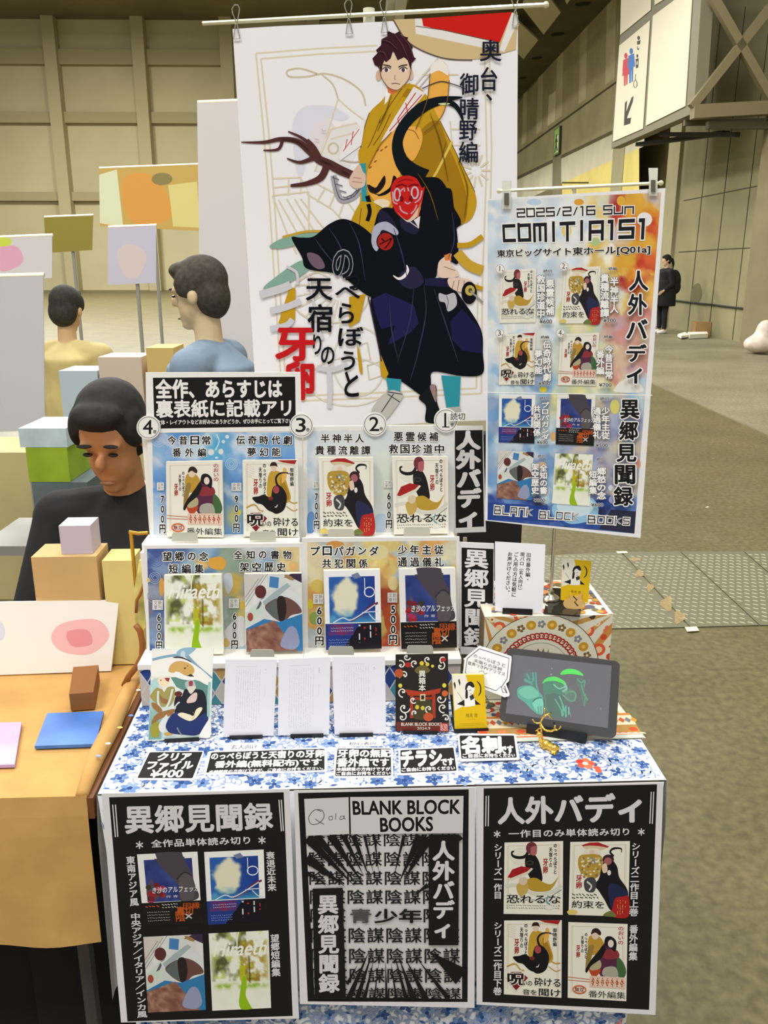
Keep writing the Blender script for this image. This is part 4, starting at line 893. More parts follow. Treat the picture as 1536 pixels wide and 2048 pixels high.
# upper left
s = Sheet(PUP, [(293, 858), (604, 856), (606, 1078), (301, 1080)], .004, PB)
q = quad((180, 545), (1325, 545), (1370, 1385), (190, 1385), U1)
def art_u1(u, v):
    n = fbm(u * 1.3, v, 4, 41); m = fbm(u + n * .4, v + n * .4, 7, 45); c = mixc((96, 150, 214), (150, 190, 228), n * 1.6 - .3); c = mixc(c, (86, 112, 178), np.clip((m - .55) * 5, 0, 1) * (u < .35))
    c = mixc(c, (90, 176, 216), np.exp(-(((u - .42) / .12) ** 2 + ((v - .15) / .2) ** 2))); c = mixc(c, (222, 232, 242), np.clip((m - .52) * 6, 0, 1) * .8)
    c = mixc(c, (236, 236, 236), np.clip((v - .6) * 2 + n - .7, 0, .8) * (u < .3)); return mixc(c, (226, 214, 120), np.exp(-(((u - .55) / .05) ** 2 + ((v - .82) / .1) ** 2)) * .9)
s.grid(q, 56, 40, art_u1)
swirls(s, U1, [(230, 600, 60, (178, 196, 232)), (820, 800, 46, (196, 220, 236)), (330, 720, 40, (170, 190, 230))])
s.line(U1, [(700, 560), (720, 620), (690, 690)], 8, (220, 236, 244)); s.dots(U1, [(655, 705, 26, 26, (222, 226, 226)), (735, 700, 20, 24, (226, 230, 230)), (785, 580, 16, 16, (220, 234, 240)), (755, 620, 14, 14, (214, 230, 240)), (880, 1190, 20, 24, (236, 214, 70)), (700, 750, 14, 8, (230, 236, 240))], 12)
heads(s, U1, [('今昔日常', (305, 575, 650, 642)), ('番外編', (345, 673, 615, 740)), ('伝奇時代劇', (860, 572, 1308, 640)), ('夢幻能', (950, 668, 1215, 735))])
price(s, U1, (236, 1042, 292, 1362), '700円', (220, 948, 276, 1012)); price(s, U1, (832, 1042, 890, 1352), '900円', (820, 950, 902, 1016))
tag(s.build('price_board'), 'blue and white price board under the notice card, behind the 900 yen book', 'price board')
# upper right
s = Sheet(PUP, [(606, 853), (908, 850), (909, 1073), (608, 1076)], .004, PB)
q = quad((55, 170), (1245, 160), (1250, 1000), (62, 1010), U2)
s.grid(q, 50, 36, lambda u, v: mixc(mixc(mixc((234, 234, 230), (214, 222, 230), fbm(u, v, 4, 51) * 1.8 - .5), (150, 184, 224), np.exp(-((u - .03) / .07) ** 2) * np.clip(fbm(u * 3, v, 4, 53) * 2.4 - .7, 0, 1)), (222, 232, 206), np.exp(-(((u - .53) / .05) ** 2 + ((v - .45) / .25) ** 2)) * .8))
swirls(s, U2, [(100, 440, 50, (210, 222, 232)), (200, 240, 46, (216, 226, 234)), (360, 200, 40, (206, 220, 232))], 2)
s.blob(U2, [(60, 850), (110, 830), (120, 960), (80, 1010), (60, 1000)], (106, 150, 206)); s.blob(U2, [(610, 860), (690, 850), (680, 990), (620, 1000)], (190, 210, 230))
heads(s, U2, [('半神半人', (170, 195, 515, 262)), ('貴種流離譚', (125, 290, 567, 360)), ('悪霊候補', (760, 180, 1115, 250)), ('救国珍道中', (720, 278, 1162, 350))])
price(s, U2, (108, 660, 158, 965), '700円', (105, 575, 152, 632)); price(s, U2, (690, 655, 748, 958), '600円', (680, 568, 742, 626))
tag(s.build('price_board'), 'mostly white price board on the upper step, next to the upper upright sign', 'price board')
# lower left
s = Sheet(PLO, [(287, 1091), (604, 1086), (607, 1304), (294, 1312)], .004, PB)
q = quad((105, 165), (1440, 150), (1455, 1062), (130, 1095), U3)
def pal3(x, y, r):
    if x < .22: return [(96, 122, 170), (128, 152, 186), (74, 96, 156), (150, 160, 178), (120, 120, 140)][r.integers(0, 5)]
    if x < .46 and y < .3: return [(118, 152, 190), (220, 170, 80), (226, 186, 110), (150, 180, 206)][r.integers(0, 4)]
    if x < .62: return [(206, 176, 90), (186, 196, 190), (222, 196, 110), (150, 168, 150), (214, 220, 222)][r.integers(0, 5)]
    return [(150, 176, 204), (206, 210, 214), (226, 206, 150), (170, 196, 210)][r.integers(0, 4)]
s.grid(q, 90, 62, lambda u, v: petals(u, v, 90, 61, pal3, .06, .7))
swirls(s, U3, [(185, 265, 60, (92, 104, 176)), (175, 420, 50, (172, 192, 214)), (165, 580, 56, (160, 170, 186)), (190, 830, 60, (150, 150, 166)), (1390, 320, 40, (226, 176, 110))])
s.blob(U3, [(640, 260), (690, 240), (760, 235), (800, 280), (780, 340), (720, 350), (650, 320)], (224, 168, 70)); s.dots(U3, [(235, 500, 24, 80, (226, 168, 84)), (945, 660, 22, 40, (228, 190, 80)), (800, 990, 34, 40, (222, 186, 110)), (120, 440, 14, 20, (230, 200, 110)), (1390, 320, 24, 30, (232, 180, 120))], 14)
s.blob(U3, [(780, 400), (840, 380), (860, 480), (820, 560), (790, 500)], (206, 212, 220)); s.blob(U3, [(790, 900), (840, 820), (900, 760), (960, 780), (970, 1000), (860, 1010)], (226, 226, 224))
heads(s, U3, [('望郷の念', (245, 193, 642, 270)), ('短編集', (298, 300, 602, 378)), ('全知の書物', (870, 180, 1372, 252)), ('架空歴史', (922, 284, 1322, 362))])
price(s, U3, (180, 722, 245, 1052), '600円', (155, 612, 246, 698)); price(s, U3, (842, 712, 908, 1042), '600円', (825, 598, 912, 682))
tag(s.build('price_board'), 'blue and gold painted price board behind the green tree book', 'price board')
# lower right
s = Sheet(PLO, [(604, 1076), (919, 1074), (920, 1297), (607, 1306)], .004, PB)
q = quad((55, 55), (1200, 42), (1200, 862), (62, 872), U4)
def pal4(x, y, r):
    if y > .55 and .5 < x < .64: return [(196, 92, 56), (206, 110, 60), (180, 80, 60)][r.integers(0, 3)]
    if y < .25 and x < .3: return [(206, 160, 90), (170, 186, 200), (226, 210, 170)][r.integers(0, 3)]
    return [(226, 206, 130), (206, 206, 196), (214, 190, 110), (188, 200, 206), (230, 220, 176), (220, 170, 100)][r.integers(0, 6)]
s.grid(q, 84, 60, lambda u, v: petals(u, v, 80, 71, pal4, .05, .72))
s.dots(U4, [(135, 390, 50, 50, (222, 196, 100)), (80, 530, 22, 40, (232, 210, 60)), (715, 370, 40, 55, (234, 214, 160)), (590, 130, 90, 60, (226, 214, 160)), (270, 75, 70, 30, (212, 150, 80)), (90, 300, 30, 34, (234, 220, 190)), (700, 640, 55, 110, (196, 92, 52)), (110, 640, 40, 50, (150, 170, 90))], 16)
heads(s, U4, [('プロパガンダ', (85, 88, 602, 156)), ('共犯関係', (172, 184, 517, 250)), ('少年主従', (752, 77, 1100, 146)), ('通過儀礼', (752, 171, 1102, 240))])
price(s, U4, (112, 540, 186, 848), '600円', (102, 450, 180, 526)); price(s, U4, (680, 528, 750, 838), '500円', (672, 440, 747, 516))
tag(s.build('price_board'), 'yellow and orange painted price board behind the two dark blue books', 'price board')
# ------------------------------------------------------------------ the eight books
bk = [([(333, 924), (444, 922), (447, 1075), (334, 1073)], 3, ZU, 'paperback with a couple in gold and purple kimono on its pale cover'),
      ([(486, 921), (596, 920), (598, 1074), (488, 1073)], 2, ZU, 'paperback whose pale cover has a dark red diamond and a black winged figure'),
      ([(638, 915), (746.5, 915), (748, 1068), (642, 1068)], 1, ZU, 'paperback whose pale cover has a red disc in the lower right corner'),
      ([(785, 913.5), (896, 913), (897, 1067), (789, 1069)], 0, ZU, 'paperback whose cover shows a hooded figure seated above gold robes, rightmost on the upper step'),
      ([(329, 1151), (443, 1149), (447, 1308), (330, 1310)], 4, ZL, 'paperback with a green watercolour tree and white script on its cover'),
      ([(489.5, 1148), (603, 1147), (606, 1301), (493, 1304)], 5, ZL, 'paperback with a torn paper collage of grey, brown and blue on its cover'),
      ([(648, 1141.6), (760, 1139), (763.5, 1297), (652, 1300)], 6, ZL, 'paperback with a bright blue picture in a white border and a dark blue band'),
      ([(798.4, 1138), (911, 1136), (914, 1295), (802.6, 1298)], 7, ZL, 'paperback with a grey statue on dark blue and a black band with orange letters')]
for q, ci, z, lb in bk:
    pl = plane_t(yu_book if z == ZU else yl_book, 4, z)
    th = .008
    root_s = Sheet(pl, q, .0008, (238, 236, 228)); pics(root_s, [(COVERS[ci], quad(*q))])
    b = root_s.build('book', GLOSS); tag(b, lb, 'book', 'paperbacks on the stepped stands')
    c = root_s.out; n = pl.n; ex = (c[1] - c[0]) / np.linalg.norm(c[1] - c[0]); ey = (c[0] - c[3]) / np.linalg.norm(c[0] - c[3])
    inner = np.array([c[0] - ey * .0012, c[1] - ex * .001 - ey * .0012, c[2] - ex * .001 + ey * .0012, c[3] + ey * .0012]) - n * .001
    MB().prism(inner, -n * th).build('page_block', mat('cream_pages', (246, 240, 208), .8), b)
    MB().prism(c - n * (th + .0012), -n * .0008).build('back_cover', mat('cover_white', (236, 234, 226), .5), b)
    MB().prism(np.array([c[0] - ex * .0009, c[0] + ex * .0001, c[3] + ex * .0001, c[3] - ex * .0009]), -n * (th + .002)).build('spine', mat('cover_white'), b)
# ------------------------------------------------------------------ notice above, round badges, upright signs
NP = plane_t(yu_board - .004, 0)
s = Sheet(NP.off(.0015), [(291, 745), (601, 744), (603, 862), (293, 866)], .002, (244, 243, 240))
s.poly(U1, [(185, 103), (1335, 95), (1340, 495), (198, 515)], (24, 23, 23))
s.text(quad((207, 118), (1225, 118), (1228, 262), (212, 268), U1), '全作、あらすじは', (0, 0, 1, 1), (242, 240, 238), .04)
s.text(quad((210, 285), (1300, 278), (1300, 415), (215, 425), U1), '裏表紙に記載アリ', (0, 0, 1, 1), (242, 240, 238), .03)
s.text(quad((215, 445), (1310, 432), (1310, 468), (215, 484), U1), '文体・レイアウトなどお好みにあうかどうか、ぜひお手にとってご覧下さい', (0, 0, 1, 1), (232, 230, 228), .03)
tag(s.build('notice_card'), 'notice card with two big lines of white lettering on black above the price boards', 'notice')
for (cx, cy, r, ch, lb) in [(297, 855, 24, '4', 'round white badge numbered 4 at the top corner of the left price board'), (603, 851, 24, '3', 'round white badge numbered 3 between the two upper price boards'), (750, 849, 24, '2', 'round white badge numbered 2 on the top edge of the right upper price board'), (892, 841, 24, '1', 'round white badge numbered 1 beside the small tag')]:
    t = np.linspace(0, 2 * math.pi, 33)[:-1]
    s = Sheet(NP.off(.0045), np.c_[cx + r * np.cos(t), cy + r * np.sin(t)], .002, (242, 240, 236))
    s.ring(PX, cx, cy, r - 3, r - 3, 1.2, (96, 92, 92), 40)
    V, F = glyphs(ch)
    s.text(PX, ch, (cx - 11, cy - 15, cx + 8, cy + 13), (26, 24, 30), .0 if ch == '1' else .01)
    if ch == '1': s.line(PX, [(cx - 8, cy + 13), (cx + 7, cy + 13)], 2, (26, 24, 30), False)
    s.text(PX, '巻', (cx + 9, cy + 5, cx + 16, cy + 12), (70, 66, 66), .02)
    tag(s.build('number_badge'), lb, 'badge', 'round volume number badges')
s = Sheet(NP.off(.008), [(897, 827), (933, 824), (934, 841), (898, 843)], .001, (242, 240, 236)); s.text(PX, '読切', (901, 826, 930, 840), (40, 38, 40), .01)
tag(s.build('small_tag'), 'tiny white tag with two kanji overlapping the badge numbered 1', 'tag')
def updown(name, corners, blk, txt, tq, pl, lb):
    s = Sheet(pl, corners, .002, (240, 239, 240)); s.poly(PX, blk, (28, 27, 27)); s.vtext(quad(*tq), txt, (0, 0, 1, 1), (242, 240, 242), .06 if 'バ' in txt else .028)
    return tag(s.build(name), lb, 'sign')
updown('title_sign', [(908, 852), (966, 852), (972, 1064), (910.5, 1066)], [(909.5, 861), (965, 860), (968, 1053), (911.5, 1056)], '人外バディ', [(912, 863), (960, 862), (963, 1055), (914, 1057)], plane_t(.395, 2), 'upright sign with five white characters on black, the upper of two beside the book stands')
updown('title_sign', [(919, 1084), (988, 1087), (990, 1312), (921, 1308)], [(923, 1095), (987, 1098), (985, 1296), (923, 1293)], '異郷見聞録', [(928, 1097), (978, 1100), (977, 1296), (927, 1294)], plane_t(.30, 2), 'upright sign with five white kanji on black, standing behind the speech bubble card')
pr = at(930, 1075, float(T(.1, .41, 0)[1])); MB_ = MB().tube([pr * [1, 1, 0] + [0, 0, ZC], pr], .004); MB_.box(np.array([pr[0] - .03, pr[1] - .02, ZC]), (.06, 0, 0), (0, .05, 0), (0, 0, .004))
tag(MB_.build('sign_prop', STEEL), 'thin steel prop standing behind the two upright signs', 'prop')
# ------------------------------------------------------------------ tall fabric banner on its stand
A = crop(440, 0, 620 / 1536); B = crop(440, 400, 620 / 1536)
BY = 1.95; BP = plane_v(BY)
TAN = (208, 190, 152); TAN2 = (222, 210, 184); OR = (236, 174, 78); KM = (196, 154, 34); KD = (164, 122, 26); BLK2 = (16, 18, 24); NAVY = (32, 29, 66); TEAL = (52, 152, 168)
s = Sheet(BP, [(465, 58), (560, 52), (697, 47), (770, 43), (900, 36), (1036, 30), (1034, 400), (1029, 839), (905, 843), (725, 852), (516, 860), (498, 560)], .0008, (240, 238, 242))
for l in [[(178, 265), (500, 240), (780, 226)], [(203, 292), (500, 268), (770, 255)], [(178, 265), (215, 640), (245, 1000), (300, 1850)], [(203, 292), (240, 640), (270, 1000), (322, 1840)], [(940, 235), (1010, 225)], [(1312, 300), (1322, 800), (1300, 1400)], [(1336, 300), (1346, 750), (1330, 1400)], [(300, 1990), (700, 1975), (1295, 1950)], [(320, 1965), (700, 1950), (1270, 1925)], [(1295, 1950), (1300, 1400)], [(1270, 1925), (1278, 1400)]]: s.line(A, l, 9, TAN2, False)
s.blob(A, [(360, 640), (375, 570), (430, 525), (550, 525), (600, 550), (640, 580), (600, 600), (520, 590), (460, 680), (410, 870), (375, 830)], (222, 223, 234)); s.blob(A, [(470, 620), (530, 585), (570, 640), (560, 740), (500, 790), (440, 800), (440, 700)], (230, 222, 226))
s.line(A, [(480, 365), (400, 340), (335, 350), (345, 380), (430, 380), (520, 365), (620, 395), (700, 455), (722, 525)], 9, (208, 194, 166)); s.line(A, [(505, 370), (560, 420), (585, 490)], 8, (208, 194, 166)); s.line(A, [(585, 490), (540, 640), (495, 770)], 7, TAN2, False); s.line(A, [(585, 490), (640, 540), (720, 600)], 7, TAN2, False)
s.poly(A, [(470, 850), (520, 690), (610, 610), (700, 620), (710, 700), (630, 850)], (232, 228, 228)); s.ring(A, 562, 736, 24, 26, 10, (206, 196, 170))
for l in [[(550, 640), (680, 610)], [(550, 690), (690, 650)], [(470, 850), (550, 640)], [(260, 885), (400, 880), (440, 950), (260, 970)], [(260, 930), (430, 915)], [(440, 890), (620, 985), (690, 1080)], [(430, 960), (560, 1040), (640, 1130)], [(260, 970), (330, 1150), (380, 1260)], [(340, 890), (340, 970)], [(400, 880), (400, 960)], [(290, 990), (380, 1150)], [(330, 985), (430, 1150)], [(370, 985), (470, 1150)], [(520, 935), (480, 1000)], [(570, 960), (540, 1030)], [(620, 985), (590, 1070)], [(400, 985), (520, 1140)], [(440, 950), (440, 1150)], [(1140, 600), (1150, 720), (1290, 720)], [(1150, 640), (1290, 640)], [(1000, 370), (1180, 370)]]: s.line(A, l, 8, TAN2, False)
for k in range(11):
    a = k * .571; s.line(A, [(1270 + 26 * math.cos(a), 845 + 30 * math.sin(a)), (1270 + 70 * math.cos(a), 845 + 85 * math.sin(a))], 10, TAN2, False)
for k in range(14):
    a = 1.6 + k * .22; s.line(B, [(600 + 60 * math.cos(a), 420 + 80 * math.sin(a)), (600 + 230 * math.cos(a), 420 + 260 * math.sin(a))], 8, (224, 216, 198), False)
s.ring(B, 545, 480, 190, 130, 8, (214, 202, 174)); s.ring(B, 690, 800, 130, 170, 8, (222, 214, 196)); s.ring(B, 640, 900, 200, 120, 7, (224, 218, 202))
for q in [[(690, 720), (730, 705), (745, 790), (700, 800)], [(730, 820), (790, 800), (800, 870), (740, 890)]]: s.line(B, q, 7, (214, 202, 172), False, closed=True)
# round straw hat with its red cloth in the corner
s.poly(A, [(858, 97), (890, 165), (940, 215), (1010, 255), (1100, 285), (1210, 298), (1320, 288), (1466, 245), (1474, 80), (1472, 62), (1200, 85)], (210, 186, 138))
s.poly(A, [(965, 93), (1000, 92), (1005, 130), (1385, 205), (1375, 252), (970, 168)], (232, 228, 224)); s.poly(A, [(1000, 92), (1447, 60), (1385, 214), (1008, 130)], (206, 34, 28)); s.poly(A, [(1447, 62), (1474, 75), (1476, 110), (1408, 258), (1383, 250)], (234, 230, 228))
s.line(A, [(858, 97), (940, 215), (1100, 287), (1250, 298)], 6, (96, 84, 74)); s.line(A, [(970, 130), (1110, 150), (1385, 212)], 4, (96, 84, 74), False)
# cat-like tail with white tip, then the man in the mustard kimono
s.line(A, [(1075, 330), (880, 570), (800, 720), (690, 800), (590, 790)], 6, (190, 178, 170)); s.line(A, [(950, 440), (1080, 290)], 8, (216, 206, 186), False)
s.blob(A, [(1025, 500), (1042, 390), (1050, 325), (1086, 298), (1125, 325), (1136, 400), (1125, 500), (1090, 590), (1010, 660), (970, 640), (1000, 580)], OR); s.blob(A, [(1040, 365), (1052, 318), (1086, 298), (1124, 325), (1130, 372), (1085, 350)], (240, 234, 228))
s.blob(A, [(740, 560), (800, 500), (840, 455), (930, 415), (1010, 455), (1090, 600), (1180, 780), (1262, 950), (1262, 1050), (1200, 1110), (1000, 1120), (760, 1100), (695, 1060), (700, 900), (690, 780), (712, 650)], KM)
s.blob(A, [(1000, 640), (1080, 600), (1130, 720), (1190, 860), (1225, 1000), (1205, 1110), (1120, 1100), (1060, 900), (960, 870), (930, 780)], KD); s.blob(A, [(870, 470), (940, 440), (1000, 500), (1010, 500), (900, 480)], KD)
for l in [[(830, 480), (790, 600), (740, 720), (700, 760)], [(890, 460), (810, 640), (760, 720)], [(1090, 600), (1180, 780), (1262, 950)], [(740, 560), (712, 650), (690, 780)], [(1120, 700), (1080, 840), (1020, 900)]]: s.line(A, l, 4, (108, 82, 30))
s.blob(A, [(690, 740), (740, 735), (720, 780), (690, 800)], KM); s.line(A, [(1150, 700), (1075, 850), (1040, 900)], 12, (224, 196, 90))
s.poly(A, [(960, 430), (1018, 462), (850, 660), (795, 705), (860, 590)], (236, 228, 228)); [s.line(A, l, 5, (190, 60, 60), False) for l in ([(970, 460), (880, 590)], [(1000, 470), (840, 650)], [(920, 510), (930, 560)], [(880, 590), (890, 620)])]
s.poly(A, [(720, 585), (600, 740), (590, 800), (700, 720), (712, 650)], (236, 234, 236)); [s.line(A, l, 4, (200, 80, 84), False) for l in ([(690, 640), (610, 750)], [(660, 650), (650, 720)], [(630, 690), (620, 740)])]
s.poly(A, [(825, 430), (900, 425), (945, 410), (850, 560), (790, 610), (820, 480)], KM); s.poly(A, [(822, 436), (850, 450), (832, 500), (815, 520)], (244, 242, 240)); s.poly(A, [(828, 428), (880, 446), (860, 470), (832, 460)], (220, 120, 70))
s.line(A, [(900, 440), (830, 540), (790, 610)], 4, (108, 82, 30))
s.blob(A, [(788, 330), (800, 290), (860, 262), (930, 285), (948, 335), (935, 392), (895, 438), (868, 448), (832, 432), (800, 385)], (228, 202, 174), 6); s.ell(A, 785, 375, 13, 26, (216, 178, 150)); s.ell(A, 946, 370, 12, 26, (222, 190, 164))
s.poly(A, [(755, 290), (782, 262), (772, 250), (798, 225), (800, 195), (830, 180), (828, 152), (865, 168), (890, 155), (900, 178), (932, 186), (928, 198), (956, 235), (950, 245), (962, 285), (972, 290), (950, 312), (945, 350), (930, 300), (912, 285), (880, 300), (858, 252), (845, 292), (822, 310), (815, 300), (806, 322), (800, 362), (782, 330), (766, 322)], (60, 30, 40))
for x0_, x1_, y_ in [(806, 842, 345), (890, 925, 345)]: s.poly(A, [(x0_, y_), ((x0_ + x1_) / 2, y_ - 12), (x1_, y_ - 2), (x1_ - 6, y_ + 12), (x0_ + 8, y_ + 12)], (244, 240, 238)); s.ell(A, (x0_ + x1_) / 2, y_ + 2, 9, 11, (86, 66, 66)); s.line(A, [(x0_ - 2, y_), ((x0_ + x1_) / 2, y_ - 13), (x1_ + 3, y_ - 3)], 5, (48, 30, 34))
s.line(A, [(808, 322), (835, 326), (848, 334)], 6, (52, 30, 34)); s.line(A, [(884, 334), (900, 326), (928, 322)], 6, (52, 30, 34)); s.line(A, [(868, 372), (866, 392), (872, 394)], 3, (150, 110, 96)); s.line(A, [(850, 416), (870, 413), (892, 418)], 4, (130, 86, 80))
# branch, hand and chain
BR = (84, 50, 48)
s.line(A, [(665, 872), (600, 845), (545, 815), (490, 790), (440, 745), (380, 700), (300, 690), (220, 705), (105, 705)], (40, 46, 44, 42, 36, 28, 22, 16, 5), BR)
for l, w in [([(475, 775), (450, 720), (400, 680), (338, 652)], (28, 20, 14, 6)), ([(500, 790), (470, 730), (435, 690)], (22, 14, 8)), ([(460, 785), (395, 805), (332, 785)], (26, 16, 6)), ([(310, 695), (288, 740), (215, 745)], (18, 14, 6)), ([(530, 820), (500, 880), (430, 910), (350, 920)], (36, 34, 24, 14))]: s.line(A, l, w, BR)
s.line(A, [(562, 870), (580, 950), (605, 990), (660, 975), (700, 930)], 30, (168, 166, 176)); s.line(A, [(562, 870), (580, 950), (605, 990), (660, 975), (700, 930)], 5, (96, 92, 104))
for k in range(7): s.line(A, [(556 + k * 18, 880 + min(k, 3) * 32), (590 + k * 18, 890 + min(k, 3) * 32 - max(0, k - 3) * 22)], 5, (96, 92, 104), False)
s.poly(A, [(694, 812), (722, 808), (728, 1000), (704, 1000)], TEAL); s.blob(A, [(640, 890), (660, 850), (690, 815), (708, 850), (722, 870), (715, 920), (680, 935), (650, 920)], (222, 190, 172)); [s.line(A, l, 3, (150, 110, 100), False) for l in ([(660, 880), (700, 885)], [(655, 900), (705, 905)])]
# spotted orange cat body
s.blob(A, [(735, 830), (790, 725), (850, 655), (895, 640), (905, 760), (895, 860), (850, 1000), (825, 1035), (770, 1000), (728, 930)], OR); s.blob(A, [(905, 640), (985, 630), (1002, 700), (960, 795), (925, 770), (895, 700)], OR)
for p in [(770, 800), (800, 745), (780, 745), (822, 730), (745, 830)]: s.ell(A, *p, 9, 4, (150, 100, 40), -40)
s.blob(A, [(735, 915), (770, 930), (790, 905), (815, 870), (820, 905), (800, 940), (770, 960), (740, 950)], (34, 24, 22)); s.blob(A, [(760, 1000), (800, 985), (840, 1000), (822, 1035), (790, 1020)], (236, 218, 186)); s.line(A, [(730, 915), (745, 950), (800, 965), (850, 940)], 5, (70, 50, 36)); s.line(A, [(905, 640), (960, 650), (985, 690)], 4, (150, 100, 50))
# big dark tail curving up from the masked figure
s.line(A, [(1200, 483), (1150, 488), (1080, 502), (1000, 535), (920, 610), (880, 700), (895, 790), (945, 850), (1010, 890)], (6, 22, 44, 56, 52, 52, 66, 90, 110), (18, 26, 30)); s.line(A, [(1100, 497), (1160, 520), (1190, 560), (1205, 605)], (30, 26, 18, 6), (18, 26, 30)); s.line(A, [(1000, 440), (1090, 405), (1160, 420), (1215, 440)], 5, (70, 66, 70)); s.blob(A, [(1080, 515), (1115, 510), (1140, 515), (1110, 522)], (200, 220, 160))
s.blob(A, [(860, 870), (880, 905), (830, 960), (780, 970), (840, 930)], (20, 20, 24)); s.line(A, [(730, 970), (742, 1030), (728, 1095)], 22, (20, 20, 24))
s.blob(B, [(640, 130), (690, 20), (730, 10), (780, 30), (760, 140), (720, 180), (660, 160)], KM); s.line(B, [(735, 20), (742, 60), (730, 105)], 20, (20, 20, 24)); s.line(B, [(700, 40), (690, 130)], 4, (120, 90, 40), False)
s.blob(A, [(790, 1130), (800, 1075), (850, 1040), (880, 940), (930, 870), (1010, 878), (1080, 882), (1122, 930), (1150, 1010), (1172, 1130)], BLK2)
s.blob(B, [(245, 230), (310, 190), (430, 165), (490, 170), (400, 215), (300, 240)], (134, 172, 156)); s.line(B, [(310, 185), (420, 158), (520, 155)], 12, (200, 160, 60)); s.blob(B, [(215, 440), (265, 390), (400, 300), (440, 345), (300, 430)], (134, 172, 156))
s.poly(B, [(290, 610), (345, 430), (375, 440), (372, 600), (310, 622)], KM); s.poly(B, [(640, 480), (722, 465), (692, 600), (640, 632)], KM); s.blob(B, [(680, 720), (700, 790), (706, 860), (690, 840)], KM)
s.blob(B, [(355, 188), (400, 186), (465, 180), (540, 120), (610, 94), (685, 120), (745, 165), (790, 220), (830, 400), (800, 470), (740, 478), (620, 390), (560, 362), (430, 340), (405, 280)], (14, 18, 24), 6)
s.blob(B, [(433, 262), (490, 275), (520, 330), (485, 342), (447, 312)], (112, 92, 108))
s.blob(B, [(760, 200), (785, 60), (850, 40), (930, 100), (975, 130), (1005, 10), (1130, -60), (1158, 30), (1182, 300), (1130, 300), (1080, 330), (1070, 380), (1020, 420), (1140, 430), (1205, 500), (1292, 640), (1302, 760), (1300, 860), (1200, 872), (1060, 850), (1045, 900), (1050, 980), (1000, 970), (900, 900), (830, 880), (782, 700), (745, 500), (780, 440)], (17, 19, 28), 6)
s.blob(B, [(790, 50), (850, 90), (880, 160), (790, 150)], (34, 32, 56)); s.blob(B, [(900, 60), (980, 120), (970, 170), (900, 140)], (36, 36, 60))
s.poly(B, [(755, 490), (820, 460), (960, 520), (985, 610), (940, 660), (830, 720), (870, 620), (800, 640), (770, 560)], (36, 32, 80)); s.poly(B, [(1140, 600), (1200, 540), (1290, 640), (1298, 760), (1200, 745), (1150, 690)], (32, 30, 72)); s.blob(B, [(890, 370), (960, 330), (1010, 400), (960, 440), (900, 420)], (44, 40, 70)); s.poly(B, [(1015, 388), (1130, 384), (1132, 430), (1015, 424)], (34, 32, 66))
s.blob(A, [(845, 950), (868, 890), (922, 870), (972, 884), (1000, 930), (1014, 925), (1008, 960), (998, 1010), (980, 1050), (935, 1085), (895, 1075), (862, 1035)], (200, 34, 32)); [s.ring(A, x, y, rx, ry, 8, (196, 186, 200)) for x, y, rx, ry in [(878, 965, 14, 30), (965, 955, 16, 28)]]
for l in [[(910, 930), (915, 950)], [(930, 930), (935, 948)], [(890, 1020), (900, 1045), (930, 1060)], [(975, 1015), (965, 1040), (945, 1060)], [(905, 935), (890, 955)], [(855, 950), (860, 1000), (880, 1010)], [(1000, 945), (990, 985), (965, 1005)], [(915, 1000), (930, 1010), (945, 1000)]]: s.line(A, l, 7, (196, 160, 172))
s.line(A, [(880, 905), (915, 890), (955, 895)], 5, (150, 18, 22)); s.line(A, [(870, 925), (900, 915), (925, 925)], 8, (120, 12, 18)); s.line(A, [(985, 920), (955, 915), (935, 925)], 8, (120, 12, 18)); s.ell(A, 900, 985, 10, 16, (130, 16, 20)); s.ell(A, 945, 985, 10, 16, (130, 16, 20))
s.blob(B, [(880, 60), (930, 100), (990, 30), (985, 70), (955, 100), (925, 108)], (224, 194, 170)); s.poly(B, [(985, 30), (1000, 0), (985, 80), (975, 100)], (214, 110, 60)); s.poly(B, [(960, 100), (992, 80), (985, 140)], (228, 222, 226)); s.line(B, [(930, 100), (985, 140)], 5, (200, 196, 206), False)
s.blob(B, [(750, 205), (765, 130), (825, 108), (880, 150), (872, 175), (800, 150), (785, 240), (768, 250)], (178, 178, 200)); s.ell(B, 820, 206, 40, 44, (168, 36, 32)); s.ring(B, 820, 206, 42, 46, 6, (30, 24, 30)); s.line(B, [(800, 190), (820, 205), (850, 190), (830, 225), (815, 240)], 7, (70, 14, 18)); s.line(B, [(790, 220), (820, 205)], 7, (70, 14, 18))
s.line(B, [(925, 322), (930, 350), (912, 378), (885, 390), (858, 374)], (4, 14, 16, 12, 4), (236, 232, 234))
s.line(B, [(1175, 225), (1240, 220), (1300, 180)], 26, KM); s.line(B, [(1175, 260), (1230, 320), (1300, 350)], 50, (204, 164, 58)); s.line(B, [(1240, 420), (1300, 440)], 20, KM)
s.blob(B, [(1080, 320), (1100, 290), (1145, 265), (1142, 310), (1175, 350), (1182, 375), (1140, 385), (1085, 380)], (230, 204, 186)); s.poly(B, [(1110, 275), (1142, 262), (1146, 300), (1115, 300)], (222, 130, 70)); s.blob(B, [(1130, 390), (1190, 385), (1250, 402), (1235, 440), (1190, 455), (1140, 432)], (230, 204, 186)); [s.line(B, l, 3, (120, 90, 84), False) for l in ([(1160, 400), (1150, 440)], [(1185, 395), (1175, 450)], [(1210, 398), (1205, 450)], [(1110, 330), (1165, 350)])]
s.ell(B, 1234, 460, 38, 56, (20, 20, 24)); s.ell(B, 1238, 448, 24, 26, (196, 176, 90)); s.ell(B, 1240, 448, 10, 12, (90, 76, 40)); s.line(B, [(1240, 450), (1302, 508)], 9, (150, 150, 156), False)
